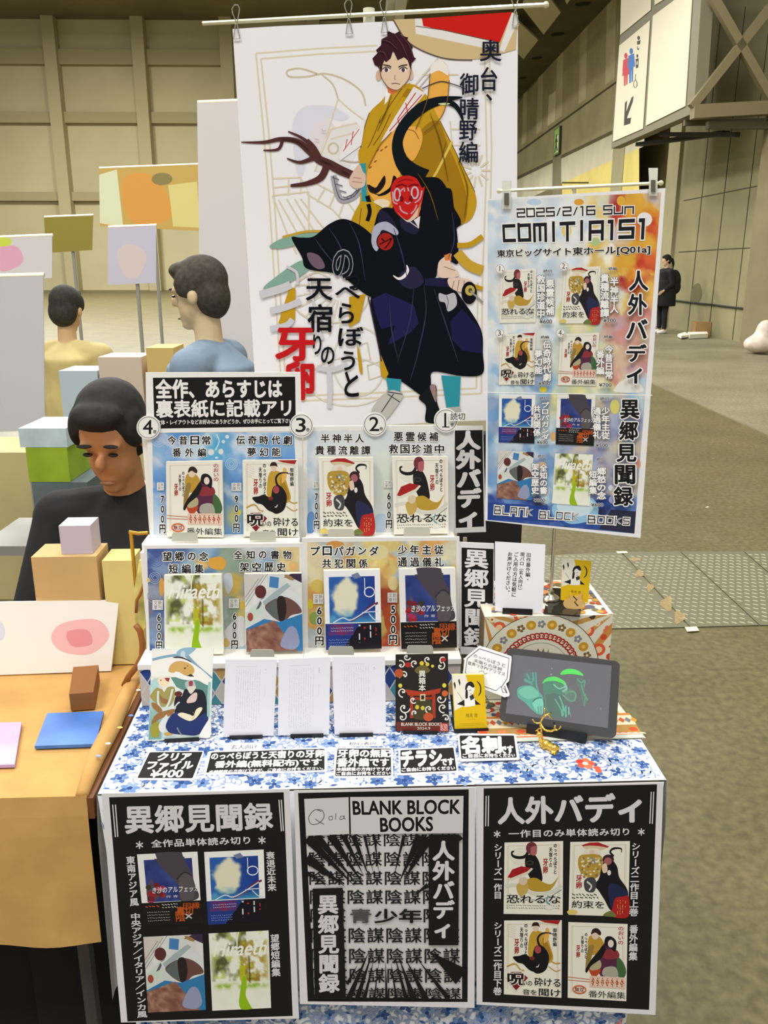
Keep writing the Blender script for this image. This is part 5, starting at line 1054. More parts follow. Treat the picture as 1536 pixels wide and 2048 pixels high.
s.blob(B, [(1085, 462), (1120, 470), (1162, 462), (1172, 520), (1130, 552), (1115, 510), (1088, 500)], (188, 188, 196)); s.line(B, [(1120, 472), (1130, 500), (1125, 540)], 4, (110, 110, 120))
s.poly(B, [(822, 880), (898, 888), (892, 952), (836, 952)], TEAL); s.poly(B, [(1096, 868), (1192, 874), (1186, 1022), (1122, 1028)], TEAL); s.poly(B, [(790, 750), (835, 860), (820, 888), (798, 870)], KM); s.line(B, [(735, 480), (760, 600), (785, 720), (800, 800)], 6, (60, 50, 60))
s.blob(B, [(835, 945), (905, 960), (890, 1000), (830, 1080), (790, 1098), (750, 1040)], (196, 192, 186)); [s.line(B, l, 5, (70, 66, 70), False) for l in ([(830, 950), (905, 962)], [(830, 960), (890, 1000)], [(860, 960), (800, 1050)])]
s.blob(B, [(985, 975), (1065, 915), (1075, 1000), (1100, 1095), (1020, 1098), (1020, 1020)], (24, 28, 32)); s.blob(B, [(1040, 920), (1066, 918), (1070, 1000), (1050, 960)], (160, 130, 130)); s.poly(B, [(1122, 1028), (1188, 1022), (1196, 1050), (1140, 1060)], (186, 182, 176))
# folds and outlines
for l in [[(860, 140), (900, 260), (930, 400)], [(1010, 420), (1020, 560), (980, 760), (940, 900)], [(1060, 440), (1120, 620), (1180, 800)], [(960, 440), (940, 600), (880, 800)], [(840, 480), (850, 640), (880, 780)], [(1150, 60), (1160, 200), (1130, 290)], [(540, 140), (600, 240), (620, 380)], [(640, 110), (690, 220), (720, 400)], [(470, 190), (520, 260), (600, 350)]]: s.line(B, l, (2, 7, 2), (52, 54, 84))
for l in [[(850, 470), (820, 560), (780, 650)], [(1040, 560), (1090, 700), (1130, 900)], [(980, 860), (1040, 960), (1080, 1090)], [(1180, 800), (1225, 930), (1210, 1080)]]: s.line(A, l, (2, 6, 2), (112, 84, 26))
for l in [[(800, 200), (840, 210), (880, 250)], [(860, 165), (900, 220), (935, 300)], [(780, 260), (810, 260), (830, 300)], [(900, 180), (940, 230), (955, 290)]]: s.line(A, l, (2, 6, 2), (92, 56, 66))
s.line(A, [(790, 330), (800, 385), (832, 432), (868, 448), (895, 438), (935, 392), (948, 335)], 3.5, (120, 84, 74)); s.line(A, [(1040, 365), (1025, 500), (970, 640)], 4, (120, 84, 40)); s.line(A, [(1136, 400), (1125, 500), (1090, 590), (1010, 660)], 4, (120, 84, 40)); s.line(A, [(735, 830), (790, 725), (850, 655)], 4, (130, 88, 36))
for l in [[(440, 745), (380, 700), (300, 690)], [(560, 820), (490, 790)], [(640, 865), (600, 845)]]: s.line(A, l, (2, 5, 2), (48, 26, 26))
s.line(A, [(505, 640), (512, 650), (525, 648)], 4, (190, 180, 190)); s.line(A, [(470, 690), (490, 695)], 4, (200, 170, 170))
# ghosted strokes and brush titles
GH = (206, 204, 212)
for l, w in [([(480, 830), (560, 840), (632, 815)], 26), ([(540, 840), (545, 940), (542, 1030)], 24), ([(330, 330), (380, 360), (385, 420)], 14), ([(200, 470), (300, 440), (350, 420)], 40), ([(250, 550), (330, 530), (400, 500)], 34), ([(250, 640), (330, 620), (360, 590)], 30), ([(440, 370), (480, 560), (560, 620)], 10), ([(480, 640), (510, 690)], 22)]: s.line(B, l, w, GH)
s.text(B, 'の', (562, 252, 655, 385), (20, 22, 28), .02, (150, 150, 160), .035)
for c, bx in [('っ', (622, 372, 692, 440)), ('ぺ', (572, 425, 692, 485)), ('ら', (590, 512, 662, 610)), ('ぼ', (588, 630, 708, 722)), ('う', (602, 750, 668, 842)), ('と', (618, 852, 686, 972)), ('天', (428, 390, 556, 496)), ('宿', (436, 518, 556, 652)), ('り', (462, 668, 502, 764)), ('の', (502, 728, 566, 812))]: s.text(B, c, bx, (20, 20, 26), .02)
s.text(B, '牙', (280, 638, 462, 792), (196, 30, 34), .04); s.text(B, '卵', (328, 802, 462, 985), (196, 30, 34), .04)
for c, bx in [('奥', (1288, 200, 1392, 305)), ('台', (1292, 335, 1372, 450)), ('、', (1318, 468, 1346, 500)), ('御', (1188, 366, 1278, 470)), ('晴', (1190, 488, 1280, 592)), ('野', (1185, 600, 1272, 696)), ('編', (1184, 704, 1276, 806))]: s.text(A, c, bx, (30, 32, 48), .015)
ban = s.build('banner', CLOTH); tag(ban, 'tall white fabric banner printed with a man in mustard robes above a red-masked dark figure', 'banner')
bs = empty('banner_stand', at(740, 800, BY + .045) * [1, 1, 0]); tag(bs, 'slim silver stand with a tilted crossbar carrying the tall banner', 'banner stand')
RP = plane_v(BY + .012)
ra, rb = RP.hit((405, 47))[0], RP.hit((1092, 9.5))[0]
WHROD = mat('cream_rod', (232, 228, 196), .3, metal=.3)
MB().tube([ra, rb], .0042, 8).build('crossbar', WHROD, bs); MB().ell(rb, .0065, 8, 6).build('end_cap', WHROD, bs)
pt = at(738, 24, BY + .028)
MB().tube([[pt[0], pt[1], .02], [pt[0], pt[1], 1.2]], .011, 10).tube([[pt[0], pt[1], 1.2], pt], .008, 10).build('pole', mat('translucent_pole', (214, 214, 206), .35), bs)
MB().tube([pt + [0, 0, -.03], pt + [0, 0, .006]], .012, 12).build('pole_cap', mat('cap_clear', (220, 218, 196), .25), bs)
MB().lathe([pt[0], pt[1], 0], [(.15, 0), (.15, .012), (.13, .018), (.015, .02), (.015, .05)], 24).build('base', mat('stand_base', (60, 60, 62), .4), bs)
WIRE = mat('clip_wire', (176, 172, 156), .25, metal=.9)
for cx, cy, lb in [(473, 40, 'wire clip holding the far left corner of the tall banner'), (698, 30, 'wire clip left of the pole top on the banner rod'), (769, 27, 'wire clip just right of the pole top on the banner rod'), (1031, 14, 'wire clip holding the right corner of the tall banner')]:
    CP = plane_v(BY - .003); f = lambda l: [CP.hit((cx + a, cy + b))[0] for a, b in l]
    c = empty('wire_clip', f([(0, 20)])[0]); tag(c, lb, 'clip', 'wire clips on the banner rod')
    MB().tube(f([(0, 6), (-8, -14), (-9, -22), (-4, -30), (3, -30), (6, -22), (5, -14), (1, 6)]), .0012, 6).build('handle_loop', WIRE, c)
    MB().tube(f([(-2, 8), (-6, 38), (7, 37), (1, 8), (-2, 8)]), .0011, 6).build('jaw', WIRE, c)
# ------------------------------------------------------------------ box under the patterned cloth, with the cloth
yf, yb2, zt = .268, .452, .876
pf_ = plane_t(yf, 0); tx = lambda p: float((pf_.hit(p)[0] - TO) @ TX)
xr, xl = tx((1221, 1290)), tx((968, 1290))
MB_ = MB().tbox(xl, xr - .004, yf + .004, yb2 - .004, ZC + .001, zt - .004)
tag(MB_.build('riser_box', mat('cardboard', (150, 120, 76), .9)), 'low box standing at the back of the table under the plate-patterned cloth', 'box')
pf = plane_t(yf, 0); K = crop(960, 1070, 300 / 1536)
s = Sheet(pf, None); V = np.array([T(xl, yf, ZC + .004), T(xr, yf, ZC + .004), T(xr, yf, zt), T(xl, yf, zt)])
s._add(V, [(0, 1, 2, 3)], (226, 218, 196))
s._add(np.array([T(xl, yf, zt), T(xr, yf, zt), T(xr, yb2, zt), T(xl, yb2, zt)]), [(0, 1, 2, 3)], (230, 222, 204))
s._add(np.array([T(xr, yf, ZC + .004), T(xr, yb2, ZC + .004), T(xr, yb2, zt), T(xr, yf, zt)]), [(0, 1, 2, 3)], (226, 216, 190))
s._add(np.array([T(xl, yf, ZC + .004), T(xl, yb2, ZC + .004), T(xl, yb2, zt), T(xl, yf, zt)]), [(3, 2, 1, 0)], (226, 216, 190))
GD, RD, OG = (206, 158, 72), (190, 70, 52), (216, 96, 60)
# clip art to the face: drawn in metres on it
c0 = (tx((1078, 1340)) - xl, float(pf_.hit((1078, 1340))[0][2]) - ZC - .004)       # centre of the plate
ez = [1e-5]
def pm(P, col):
    P = np.clip(np.asarray(P, float), [0, 0], [xr - xl, zt - ZC - .004]); ez[0] += 1.5e-6
    s._add([T(xl + a, yf - ez[0], ZC + .004 + b) for a, b in P], [tuple(range(len(P)))], col)
def disc(cx, cy, r, col, n=40, a0=0, a1=2 * math.pi): pm([(cx + r * math.cos(t), cy + r * math.sin(t)) for t in np.linspace(a0, a1, n)], col)
rgc = np.random.default_rng(6)
for k in range(16):       # radiating panels around the plate
    a, b = k * math.pi / 8, (k + .62) * math.pi / 8; R = .26
    pm([(c0[0] + .10 * math.cos(a), c0[1] + .10 * math.sin(a)), (c0[0] + R * math.cos(a), c0[1] + R * math.sin(a)), (c0[0] + R * math.cos(b), c0[1] + R * math.sin(b)), (c0[0] + .10 * math.cos(b), c0[1] + .10 * math.sin(b))], (222, 218, 200))
    pm([(c0[0] + .10 * math.cos(b), c0[1] + .10 * math.sin(b)), (c0[0] + R * math.cos(b + .04), c0[1] + R * math.sin(b + .04)), (c0[0] + R * math.cos(b + .13), c0[1] + R * math.sin(b + .13)), (c0[0] + .10 * math.cos(b + .2), c0[1] + .10 * math.sin(b + .2))], [(196, 150, 80), (190, 86, 56)][k % 2 == 5] if k % 3 else (200, 140, 70))
    for _ in range(12):
        t, rr = rgc.uniform(a + .03, b - .03), rgc.uniform(.135, .235); disc(c0[0] + rr * math.cos(t), c0[1] + rr * math.sin(t), rgc.uniform(.003, .008), [(200, 76, 50), (90, 96, 110), (110, 116, 84), (216, 120, 80), (70, 60, 60)][rgc.integers(0, 5)], 8)
    for q in range(4):
        rr = .14 + .03 * q; t = b + .09; disc(c0[0] + rr * math.cos(t), c0[1] + rr * math.sin(t), .006, (234, 216, 170), 8); disc(c0[0] + rr * math.cos(t), c0[1] + rr * math.sin(t), .0025, RD, 6)
    t = b + .1; disc(c0[0] + .118 * math.cos(t), c0[1] + .118 * math.sin(t), .013, OG, 14); disc(c0[0] + .118 * math.cos(t), c0[1] + .118 * math.sin(t), .007, (236, 196, 150), 10)
disc(*c0, .114, (96, 84, 66)); disc(*c0, .1125, (222, 220, 198)); 
for k in range(15):
    t = .1 + k * .21; p = (c0[0] + .094 * math.cos(t), c0[1] + .094 * math.sin(t))
    if k % 2 == 0: disc(*p, .0095, (198, 150, 50), 14); disc(*p, .004, (228, 190, 90), 8)
    else:
        for q in range(5): a = q * 1.257; disc(p[0] + .005 * math.cos(a), p[1] + .005 * math.sin(a), .0034, [(130, 130, 136), (126, 96, 54)][k % 4 == 1], 6)
for k in range(26):
    t = k * .12; p = np.array([c0[0] + .070 * math.cos(t), c0[1] + .070 * math.sin(t)]); disc(*p, .0072, (168, 48, 44), 12); disc(*p, .0042, (226, 220, 200), 10); disc(p[0] + .002, p[1], .002, (168, 48, 44), 6)
disc(*c0, .0565, (120, 124, 100)); disc(*c0, .0555, (226, 222, 200))
for k in range(3): pm([(c0[0] - .012 + .012 * k, c0[1] + .03), (c0[0] - .004 + .01 * k, c0[1] + .045), (c0[0] + .004 + .006 * k, c0[1] + .03)], (120, 96, 60))
# the part lying on the table
xq0, xq1 = xt(985, 1490, .704), xt(1291, 1476, .704); yq = .118
s._add(np.array([T(xq0 - .02, yq, .7045), T(xq1, yq + .004, .7045), T(xq1 - .012, yf, .7045), T(xl, yf, .7045)]), [(0, 1, 2, 3)], (222, 214, 190))
def flat(P, col): ez[0] += 1.5e-6; s._add([T(a, b, .7046 + ez[0]) for a, b in P], [tuple(range(len(P)))], col)
W_ = xq1 - xq0 + .02
for r0, r1, c in [(0, .012, (202, 208, 196)), (.012, .02, (206, 120, 84)), (.02, .045, (176, 138, 78)), (.045, .052, (226, 214, 180)), (.052, .078, (222, 206, 176)), (.078, .086, (196, 128, 66))]: flat([(xq0 - .02, yq + r0), (xq1 - .002, yq + r0 + .004), (xq1 - .002, yq + r1 + .004), (xq0 - .02, yq + r1)], c)
for k in range(26):
    x = xq0 - .01 + k * W_ / 26; flat([(x + .007 * math.cos(t), yq + .017 + .006 * math.sin(t)) for t in np.linspace(0, math.pi, 8)], (228, 196, 170)); 
    if k % 3 == 0: flat([(x + .008 * math.cos(t), yq + .033 + .007 * math.sin(t)) for t in np.linspace(0, 6.28, 10)[:-1]], [(206, 84, 56), (222, 130, 84)][k % 2])
    flat([(x, yq + .055), (x + .006, yq + .065), (x, yq + .075), (x - .006, yq + .065)], [(120, 124, 130), (206, 150, 60), (190, 90, 60)][k % 3])
for _ in range(200):
    x, y = rgc.uniform(xq0 - .01, xq1 - .015), rgc.uniform(yq + .09, yf - .004); r = rgc.uniform(.003, .008)
    flat([(x + r * math.cos(t), y + r * math.sin(t)) for t in np.linspace(0, 6.28, 8)[:-1]], [(200, 76, 50), (90, 96, 120), (110, 116, 84), (216, 150, 70), (236, 226, 206), (150, 60, 40)][rgc.integers(0, 6)])
for _ in range(160):       # top of the box
    x, y = rgc.uniform(xl + .02, xr - .01), rgc.uniform(yf + .006, yb2 - .006); r = rgc.uniform(.004, .010); ez[0] += 1.5e-6
    s._add([T(x + r * math.cos(t), y + r * math.sin(t), zt + ez[0]) for t in np.linspace(0, 6.28, 9)[:-1]], [tuple(range(8))], [(200, 96, 60), (110, 110, 130), (120, 116, 84), (226, 150, 90), (244, 236, 220), (206, 160, 80)][rgc.integers(0, 6)])
s._add(np.array([T(xr - .008, yf, zt + .0004 + ez[0]), T(xr, yf, zt + .0004 + ez[0]), T(xr, yb2, zt + .0004 + ez[0]), T(xr - .008, yb2, zt + .0004 + ez[0])]), [(0, 1, 2, 3)], (244, 240, 228))
tag(s.build('patterned_cloth', CLOTH), 'cream cloth with a red and gold plate pattern over the raised box', 'cloth')
# ------------------------------------------------------------------ poster stand with the event poster
zs = zt + .001
base_q = Plane((0, 0, zs), (0, 0, 1)).hit([(1087, 1228), (1160, 1234), (1168, 1182), (1100, 1178)])
ps = empty('poster_stand', base_q.mean(0)); tag(ps, 'chrome poster stand with a clear crossbar and a dark mirror base on the raised box', 'poster stand')
MB().prism(base_q, (0, 0, .003)).build('base_plate', mat('dark_mirror', (84, 82, 72), .08, metal=.7), ps)
pp = on(1101, 1198, zs + .004); DP = float(pp[1])
MB().lathe(pp, [(.017, 0), (.017, .004), (.010, .009), (.006, .011), (.006, .018)], 20).build('socket', STEEL, ps)
YAWP = 20
CPn = plane_v(DP - .03, -YAWP, 0.22)
tl = CPn.hit((1160, 376))[0]
top = at(1150, 372, DP + .004)
MB().tube([pp, [pp[0], pp[1], top[2]]], .0032, 8).build('pole', STEEL, ps)
RDp = CPn.off(-.010)
ca, cb = RDp.hit((998, 382))[0], RDp.hit((1322, 366))[0]
MB().tube([ca, cb], .0026, 8).build('crossbar', mat('cream_rod'), ps); MB().ell(ca, .0042, 8, 6).build('end_cap', mat('cream_rod'), ps); MB().ell(cb, .0042, 8, 6).build('end_cap', mat('cream_rod'), ps)
mid = np.array([pp[0], pp[1], 0]); k = CPn.off(-.010); 
MB().beam([pp[0], pp[1], top[2] - .008], RDp.hit((1146, 374.5))[0], .005).build('crossbar_joint', CLEAR, ps)
P1, P2 = crop(960, 330, 380 / 1536), crop(960, 690, 380 / 1536)
oq = [(977, 398), (1331, 376), (1281, 1076), (970, 1041)]
s = Sheet(CPn, oq, .0008, (240, 239, 240))
bgq = quad(tuple(P1([(62, 285)])[0]), tuple(P1([(1465, 222)])[0]), tuple(P2([(1248, 1525)])[0]), tuple(P2([(62, 1415)])[0]))
def palP(x, y, r):
    c = r.integers(0, 10)
    if y > .9: return [(46, 74, 150), (70, 96, 170), (40, 48, 84), (96, 130, 190)][c % 4]
    if x > .62 and y < .3: return [(196, 60, 40), (222, 140, 50), (226, 170, 60), (170, 40, 50), (236, 190, 90), (200, 190, 196), (214, 100, 50)][c % 7] if x + .7 * (.2 - y) > .8 else [(236, 224, 176), (230, 204, 130), (230, 228, 210), (220, 220, 200), (236, 232, 216), (226, 190, 100)][c % 6]
    if x > .74 and y < .52: return [(220, 174, 156), (204, 166, 174), (226, 196, 166), (208, 144, 132), (216, 204, 176)][c % 5]
    if .4 < x < .8 and .3 < y < .6: return [(226, 222, 160), (214, 216, 150), (200, 210, 200), (236, 228, 190), (190, 204, 190)][c % 5]
    if x > .55 and y > .55: return [(170, 164, 186), (150, 156, 190), (186, 186, 190), (206, 196, 176), (170, 180, 206)][c % 5]
    if y > .5: return [(150, 186, 216), (120, 160, 206), (190, 206, 222), (206, 222, 226), (150, 170, 200)][c % 5]
    return [(226, 230, 232), (214, 224, 232), (236, 236, 232), (190, 210, 228), (230, 232, 222), (226, 226, 216)][c % 6]
s.grid(bgq, 100, 190, lambda u, v: petals(u, v, 420, 91, palP, .03, 1.8, .45))
s.dots(P1, [(1330, 440, 62, 58, (238, 236, 232)), (800, 300, 40, 26, (226, 160, 50)), (1140, 290, 34, 40, (226, 176, 60)), (930, 620, 40, 34, (176, 200, 140)), (700, 530, 40, 56, (232, 206, 110)), (440, 300, 60, 26, (190, 210, 232))], 16)
s.blob(P2, [(1090, 350), (1130, 300), (1200, 270), (1290, 310), (1310, 380), (1100, 380)], (236, 234, 226)); s.poly(P2, [(64, 1275), (540, 1300), (600, 1430), (60, 1412)], (40, 70, 146)); s.poly(P2, [(1060, 1330), (1262, 1345), (1248, 1524), (960, 1490)], (44, 46, 70))
s.ell(P2, 770, 1330, 190, 130, (150, 196, 226)); s.ell(P2, 770, 1300, 150, 90, (206, 226, 236)); s.line(P2, [(640, 1420), (740, 1460), (880, 1440)], 26, (50, 90, 166)); s.dots(P2, [(510, 360, 30, 24, (232, 210, 60)), (1060, 1155, 24, 24, (226, 226, 232)), (1280, 960, 20, 40, (222, 160, 140)), (500, 980, 40, 34, (226, 190, 150)), (1100, 1250, 60, 40, (170, 170, 214)), (590, 740, 20, 40, (226, 176, 110)), (1090, 500, 40, 60, (222, 214, 120))], 16)
BLK['asp'] = .9
blocktext(s, quad((300, 358), (1240, 322), (1238, 388), (303, 420), P1), '2025/2/16 Sun', (26, 26, 30), .2, .32, .1, spc=.5)
BLK['asp'] = 1.0
blocktext(s, quad((190, 495), (1345, 445), (1338, 578), (196, 612), P1), 'COMITIA151', (18, 18, 24), .24, .42, .08)
s.text(quad((138, 688), (1376, 645), (1374, 722), (142, 752), P1), '東京ビッグサイト東ホール[Q01a]', (0, 0, 1, 1), (20, 20, 26), .03, (240, 238, 234), .06)
for t, q in [('BLANK', [(122, 1305), (425, 1325), (420, 1380), (118, 1362)]), ('BLOCK', [(486, 1345), (795, 1362), (790, 1412), (482, 1398)]), ('BOOKS', [(878, 1380), (1208, 1400), (1204, 1450), (874, 1436)])]: blocktext(s, quad(*q, base=P2), t, (24, 26, 40), .16, .45, .14)
pics(s, [(cover1, quad((168, 850), (455, 835), (450, 1272), (160, 1278), P1)), (cover2, quad((682, 828), (975, 820), (968, 1280), (650, 1282), P1)), (cover3, quad((165, -85), (452, -100), (442, 322), (152, 322), P2)), (cover4, quad((650, -90), (965, -100), (940, 330), (630, 325), P2)), (cover7, quad((155, 400), (450, 402), (440, 796), (152, 786), P2)), (cover8, quad((625, 400), (935, 405), (920, 815), (612, 802), P2)), (cover6, quad((148, 850), (435, 865), (418, 1255), (135, 1235), P2)), (cover5, quad((608, 875), (915, 885), (888, 1300), (583, 1280), P2))])
GR = (250, 249, 246)
for fr, t, bx in [(P1, '悪霊候補', (532, 922, 604, 1215)), (P1, '救国珍道中', (458, 890, 530, 1240)), (P1, '半神半人', (1050, 905, 1122, 1200)), (P1, '貴種流離譚', (972, 880, 1046, 1232)), (P2, '伝奇時代劇', (510, -35, 578, 292)), (P2, '夢幻能', (440, 38, 508, 236)), (P2, '今昔日常', (1008, 0, 1078, 276)), (P2, '番外編', (940, 40, 1008, 240)), (P2, 'プロパガンダ', (496, 458, 562, 768)), (P2, '共犯関係', (432, 485, 494, 738)), (P2, '少年主従', (982, 498, 1052, 762)), (P2, '通過儀礼', (914, 500, 980, 758)), (P2, '全知の書', (484, 962, 548, 1204)), (P2, '架空歴史', (416, 952, 480, 1204)), (P2, '郷愁の念', (945, 985, 1022, 1248)), (P2, '短編集', (882, 1012, 948, 1206))]: s.vtext(fr, t, bx, GR, .03, (112, 108, 112), .05)
for fr, t, bx in [(P1, '読切', (515, 845, 585, 870)), (P1, '続編', (1040, 825, 1108, 850)), (P1, '続編', (495, 1378, 560, 1402)), (P1, '続編', (1005, 1375, 1072, 1398)), (P2, '読切', (485, 418, 548, 440)), (P2, '読切', (975, 420, 1040, 445)), (P2, '読切', (470, 884, 528, 908)), (P2, '読切', (945, 908, 1002, 932)), (P1, '¥600', (485, 1247, 585, 1280)), (P1, '¥700', (1000, 1238, 1100, 1272)), (P2, '¥900', (475, 294, 568, 322)), (P2, '¥700', (965, 306, 1065, 334)), (P2, '¥600', (462, 768, 550, 796)), (P2, '¥500', (938, 792, 1035, 820)), (P2, '¥600', (440, 1236, 530, 1264)), (P2, '¥600', (902, 1272, 998, 1300))]: s.text(fr, t, bx, (60, 58, 62), .02, (238, 238, 236), .05)
for ch, fr, bx in [('人', P1, (1210, 858, 1358, 1012)), ('外', P1, (1202, 1045, 1348, 1208)), ('バ', P1, (1188, 1250, 1352, 1398)), ('デ', P1, (1190, 1450, 1345, 1585)), ('ィ', P2, (1192, 190, 1308, 305)), ('異', P2, (1140, 442, 1286, 588)), ('郷', P2, (1132, 618, 1275, 762)), ('見', P2, (1110, 797, 1262, 936)), ('聞', P2, (1097, 968, 1252, 1116)), ('録', P2, (1087, 1142, 1235, 1290))]: s.text(fr, ch, bx, (18, 18, 24), .032, (244, 242, 240), .055)
for ch, fr, x, y in [('1', P1, 168, 840), ('2', P1, 682, 818), ('3', P1, 165, 1358), ('4', P1, 655, 1355)]: s.ell(fr, x, y, 38, 38, (242, 240, 234)); s.ring(fr, x, y, 34, 34, 3, (120, 116, 112)); s.text(fr, ch, (x - 16, y - 24, x + 10, y + 20), (50, 46, 50), 0); s.ell(fr, x + 20, y + 14, 5, 5, (90, 86, 86))
s.line(P2, [(40, 378), (1395, 402)], 7, (250, 250, 250), False)
tag(s.build('event_poster', GLOSS), 'tall colourful poster with square black lettering and eight book covers on the chrome stand', 'poster')
for px_, py_, lb in [(1013, 388, 'clear plastic clip at the left corner of the colourful poster'), (1306, 362, 'clear plastic clip at the right corner of the colourful poster')]:
    g = lambda a, b, o=0: CPn.off(o).hit((px_ + a, py_ + b))[0]
    c = empty('clear_clip', g(0, 20, .0)); tag(c, lb, 'clip', 'clear clips on the poster crossbar')
    for o in (.002, -.016):
        P = [g(-8, 30, o), g(9, 30, o), g(9, -2, o * 1.3), g(10, -26, o * 2), g(-9, -26, o * 2), g(-8, -2, o * 1.3)]
        MB().prism(P, CPn.n * .0015).build('jaw', CLEAR, c)
    MB().prism([g(-4, -2, .004), g(5, -2, .004), g(5, 22, .004), g(-4, 22, .004)], CPn.n * .002).build('spring_plate', mat('spring_grey', (110, 104, 92), .4, metal=.5), c)
# ------------------------------------------------------------------ sheets and cards standing on the table
def stand(q, lb, pl, w=(0, 1), name='card_stand', parent=None, back=.05):
    """small black easel: lip in front, foot behind; q = lip pixels left/right bottom"""
    (xa, ya), (xb, yb_), h = q
    a, b = pl.off(.0035).hit([(xa, ya), (xb, yb_)]); zf = ZB[0] if ZB else ZC
    r = empty(name, [(a[0] + b[0]) / 2, (a[1] + b[1]) / 2, zf]); tag(r, lb, 'card stand', 'small black card stands')
    ex = b - a; ex[2] = 0; dep = np.cross(UP, ex); dep /= np.linalg.norm(dep); dep = dep if dep[1] > 0 else -dep
    a0, b0 = np.array([a[0], a[1], zf + .0005]), np.array([b[0], b[1], zf + .0005])
    MB().box(a0 - dep * .001, ex, dep * .002, UP * h).build('lip', BLACKP, r)
    MB().box(a0 + dep * .0011, ex, dep * (back + .004), UP * .0022).build('foot', BLACKP, r)
    up = np.cross(ex, pl.n); up = up / np.linalg.norm(up); up = up if up[2] > 0 else -up
    o = a0 - pl.n * .0035 + ex * .3 + UP * .004 - pl.n * .004
    MB().box(o, ex * .4, up * .075, -pl.n * .0015).build('back_rest', BLACKP, r)
    MB().beam(o + ex * .2 + up * .07 - pl.n * .003, o + ex * .2 + dep * .045, .004).build('strut', BLACKP, r)
    return r
ZB = []
ZL0 = ZC + .0035
def textcols(s, fr, x0, y0, x1, y1, n, seed, gapcol=None):
    scribble(s, fr, x0, y0, x1, y1, n, (92, 90, 97), .0078, seed, True)
leaf = [([(451, 1319), (554, 1319), (547, 1471), (446, 1474)], 'white leaflet of fine vertical print on a black stand, next to the picture folder', ((459, 1474), (525, 1473), .007), 'black stand under the white leaflet next to the picture folder', 1),
        ([(557, 1319), (661, 1314), (658, 1469), (556, 1471)], 'white leaflet of fine vertical print on a black stand, middle one of three', ((581, 1471.5), (647, 1470), .007), 'black stand under the middle white leaflet', 2),
        ([(664, 1314), (770, 1313), (772, 1467), (669, 1469)], 'white leaflet of fine vertical print on a black stand, next to the gate flyer', ((679, 1470), (746, 1469), .007), 'black stand under the white leaflet next to the gate flyer', 3)]
for q, lb, st_, slb, sd in leaf:
    pl = lean_plane(q[3], q[2], ZL0, 14)
    s = Sheet(pl, q, .003, (222, 221, 227), (212, 210, 216)); f = quad(*q)
    textcols(s, f, .2, .13, .7, .9, 11, sd); scribble(s, f, .76, .13, .82, .24, 1, (80, 78, 84), .016, sd, True); scribble(s, f, .77, .34, .8, .55, 1, (150, 148, 154), .008, sd + 5, True); scribble(s, f, .22, .085, .62, .095, 1, (130, 128, 134), .007, sd + 9)
    tag(s.build('leaflet'), lb, 'leaflet', 'white text leaflets on stands'); stand(st_, slb, pl)
# clear picture folder
q = [(304, 1298), (427, 1296), (420, 1475), (296, 1482)]; pl = lean_plane(q[3], q[2], ZL0, 16)
s = Sheet(pl, q, .002, (214, 226, 222), (226, 232, 228)); G_ = crop(280, 1270, 200 / 1536)
TE = (104, 150, 150)
s.grid(quad((180, 235), (1125, 190), (1085, 1575), (130, 1610), G_), 26, 36, lambda u, v: mixc(mixc((236, 234, 226), (186, 208, 204), np.clip((v - .3) * 3, 0, 1) * fbm(u, v, 4, 5) * 1.4), (122, 166, 160), np.clip((v - .35) * 2, 0, 1) * (u < .2)))
s.poly(G_, [(470, 650), (700, 640), (880, 700), (1070, 720), (1060, 1000), (1040, 1250), (760, 900), (560, 800)], (96, 140, 130))
s.line(G_, [(190, 380), (400, 330), (640, 300)], 40, (128, 164, 186)); s.line(G_, [(700, 300), (880, 480), (1110, 660)], (60, 44, 26), (128, 160, 182)); s.blob(G_, [(560, 280), (660, 200), (860, 200), (760, 300), (700, 330)], (142, 178, 200)); s.ell(G_, 660, 290, 36, 50, (190, 212, 224)); s.blob(G_, [(500, 345), (620, 330), (760, 390), (780, 420), (640, 370)], (30, 34, 44))
s.blob(G_, [(180, 480), (260, 400), (420, 370), (640, 360), (860, 470), (1090, 670), (1050, 770), (900, 700), (780, 640), (560, 620), (440, 570), (300, 560), (170, 580)], (238, 234, 226))
s.blob(G_, [(440, 560), (470, 460), (580, 400), (720, 420), (810, 480), (835, 560), (780, 620), (690, 620), (600, 570), (530, 580)], (206, 166, 96)); s.ell(G_, 690, 510, 16, 12, (60, 44, 34)); s.ell(G_, 730, 475, 8, 8, (60, 44, 34)); s.blob(G_, [(700, 620), (740, 620), (780, 600), (830, 640), (780, 640)], (40, 34, 34)); s.blob(G_, [(520, 600), (560, 560), (640, 600), (720, 640), (820, 640), (840, 690), (700, 690), (560, 650)], (240, 238, 234))
s.blob(G_, [(160, 770), (200, 680), (280, 660), (300, 760), (240, 830), (150, 860)], (176, 206, 206)); s.blob(G_, [(275, 680), (360, 640), (450, 660), (430, 760), (350, 805), (290, 750)], (238, 216, 180)); s.poly(G_, [(370, 650), (460, 660), (440, 720), (400, 700)], (150, 60, 60)); s.ell(G_, 320, 695, 9, 12, (90, 70, 50)); s.line(G_, [(160, 640), (300, 655), (480, 640)], 20, (226, 222, 208))
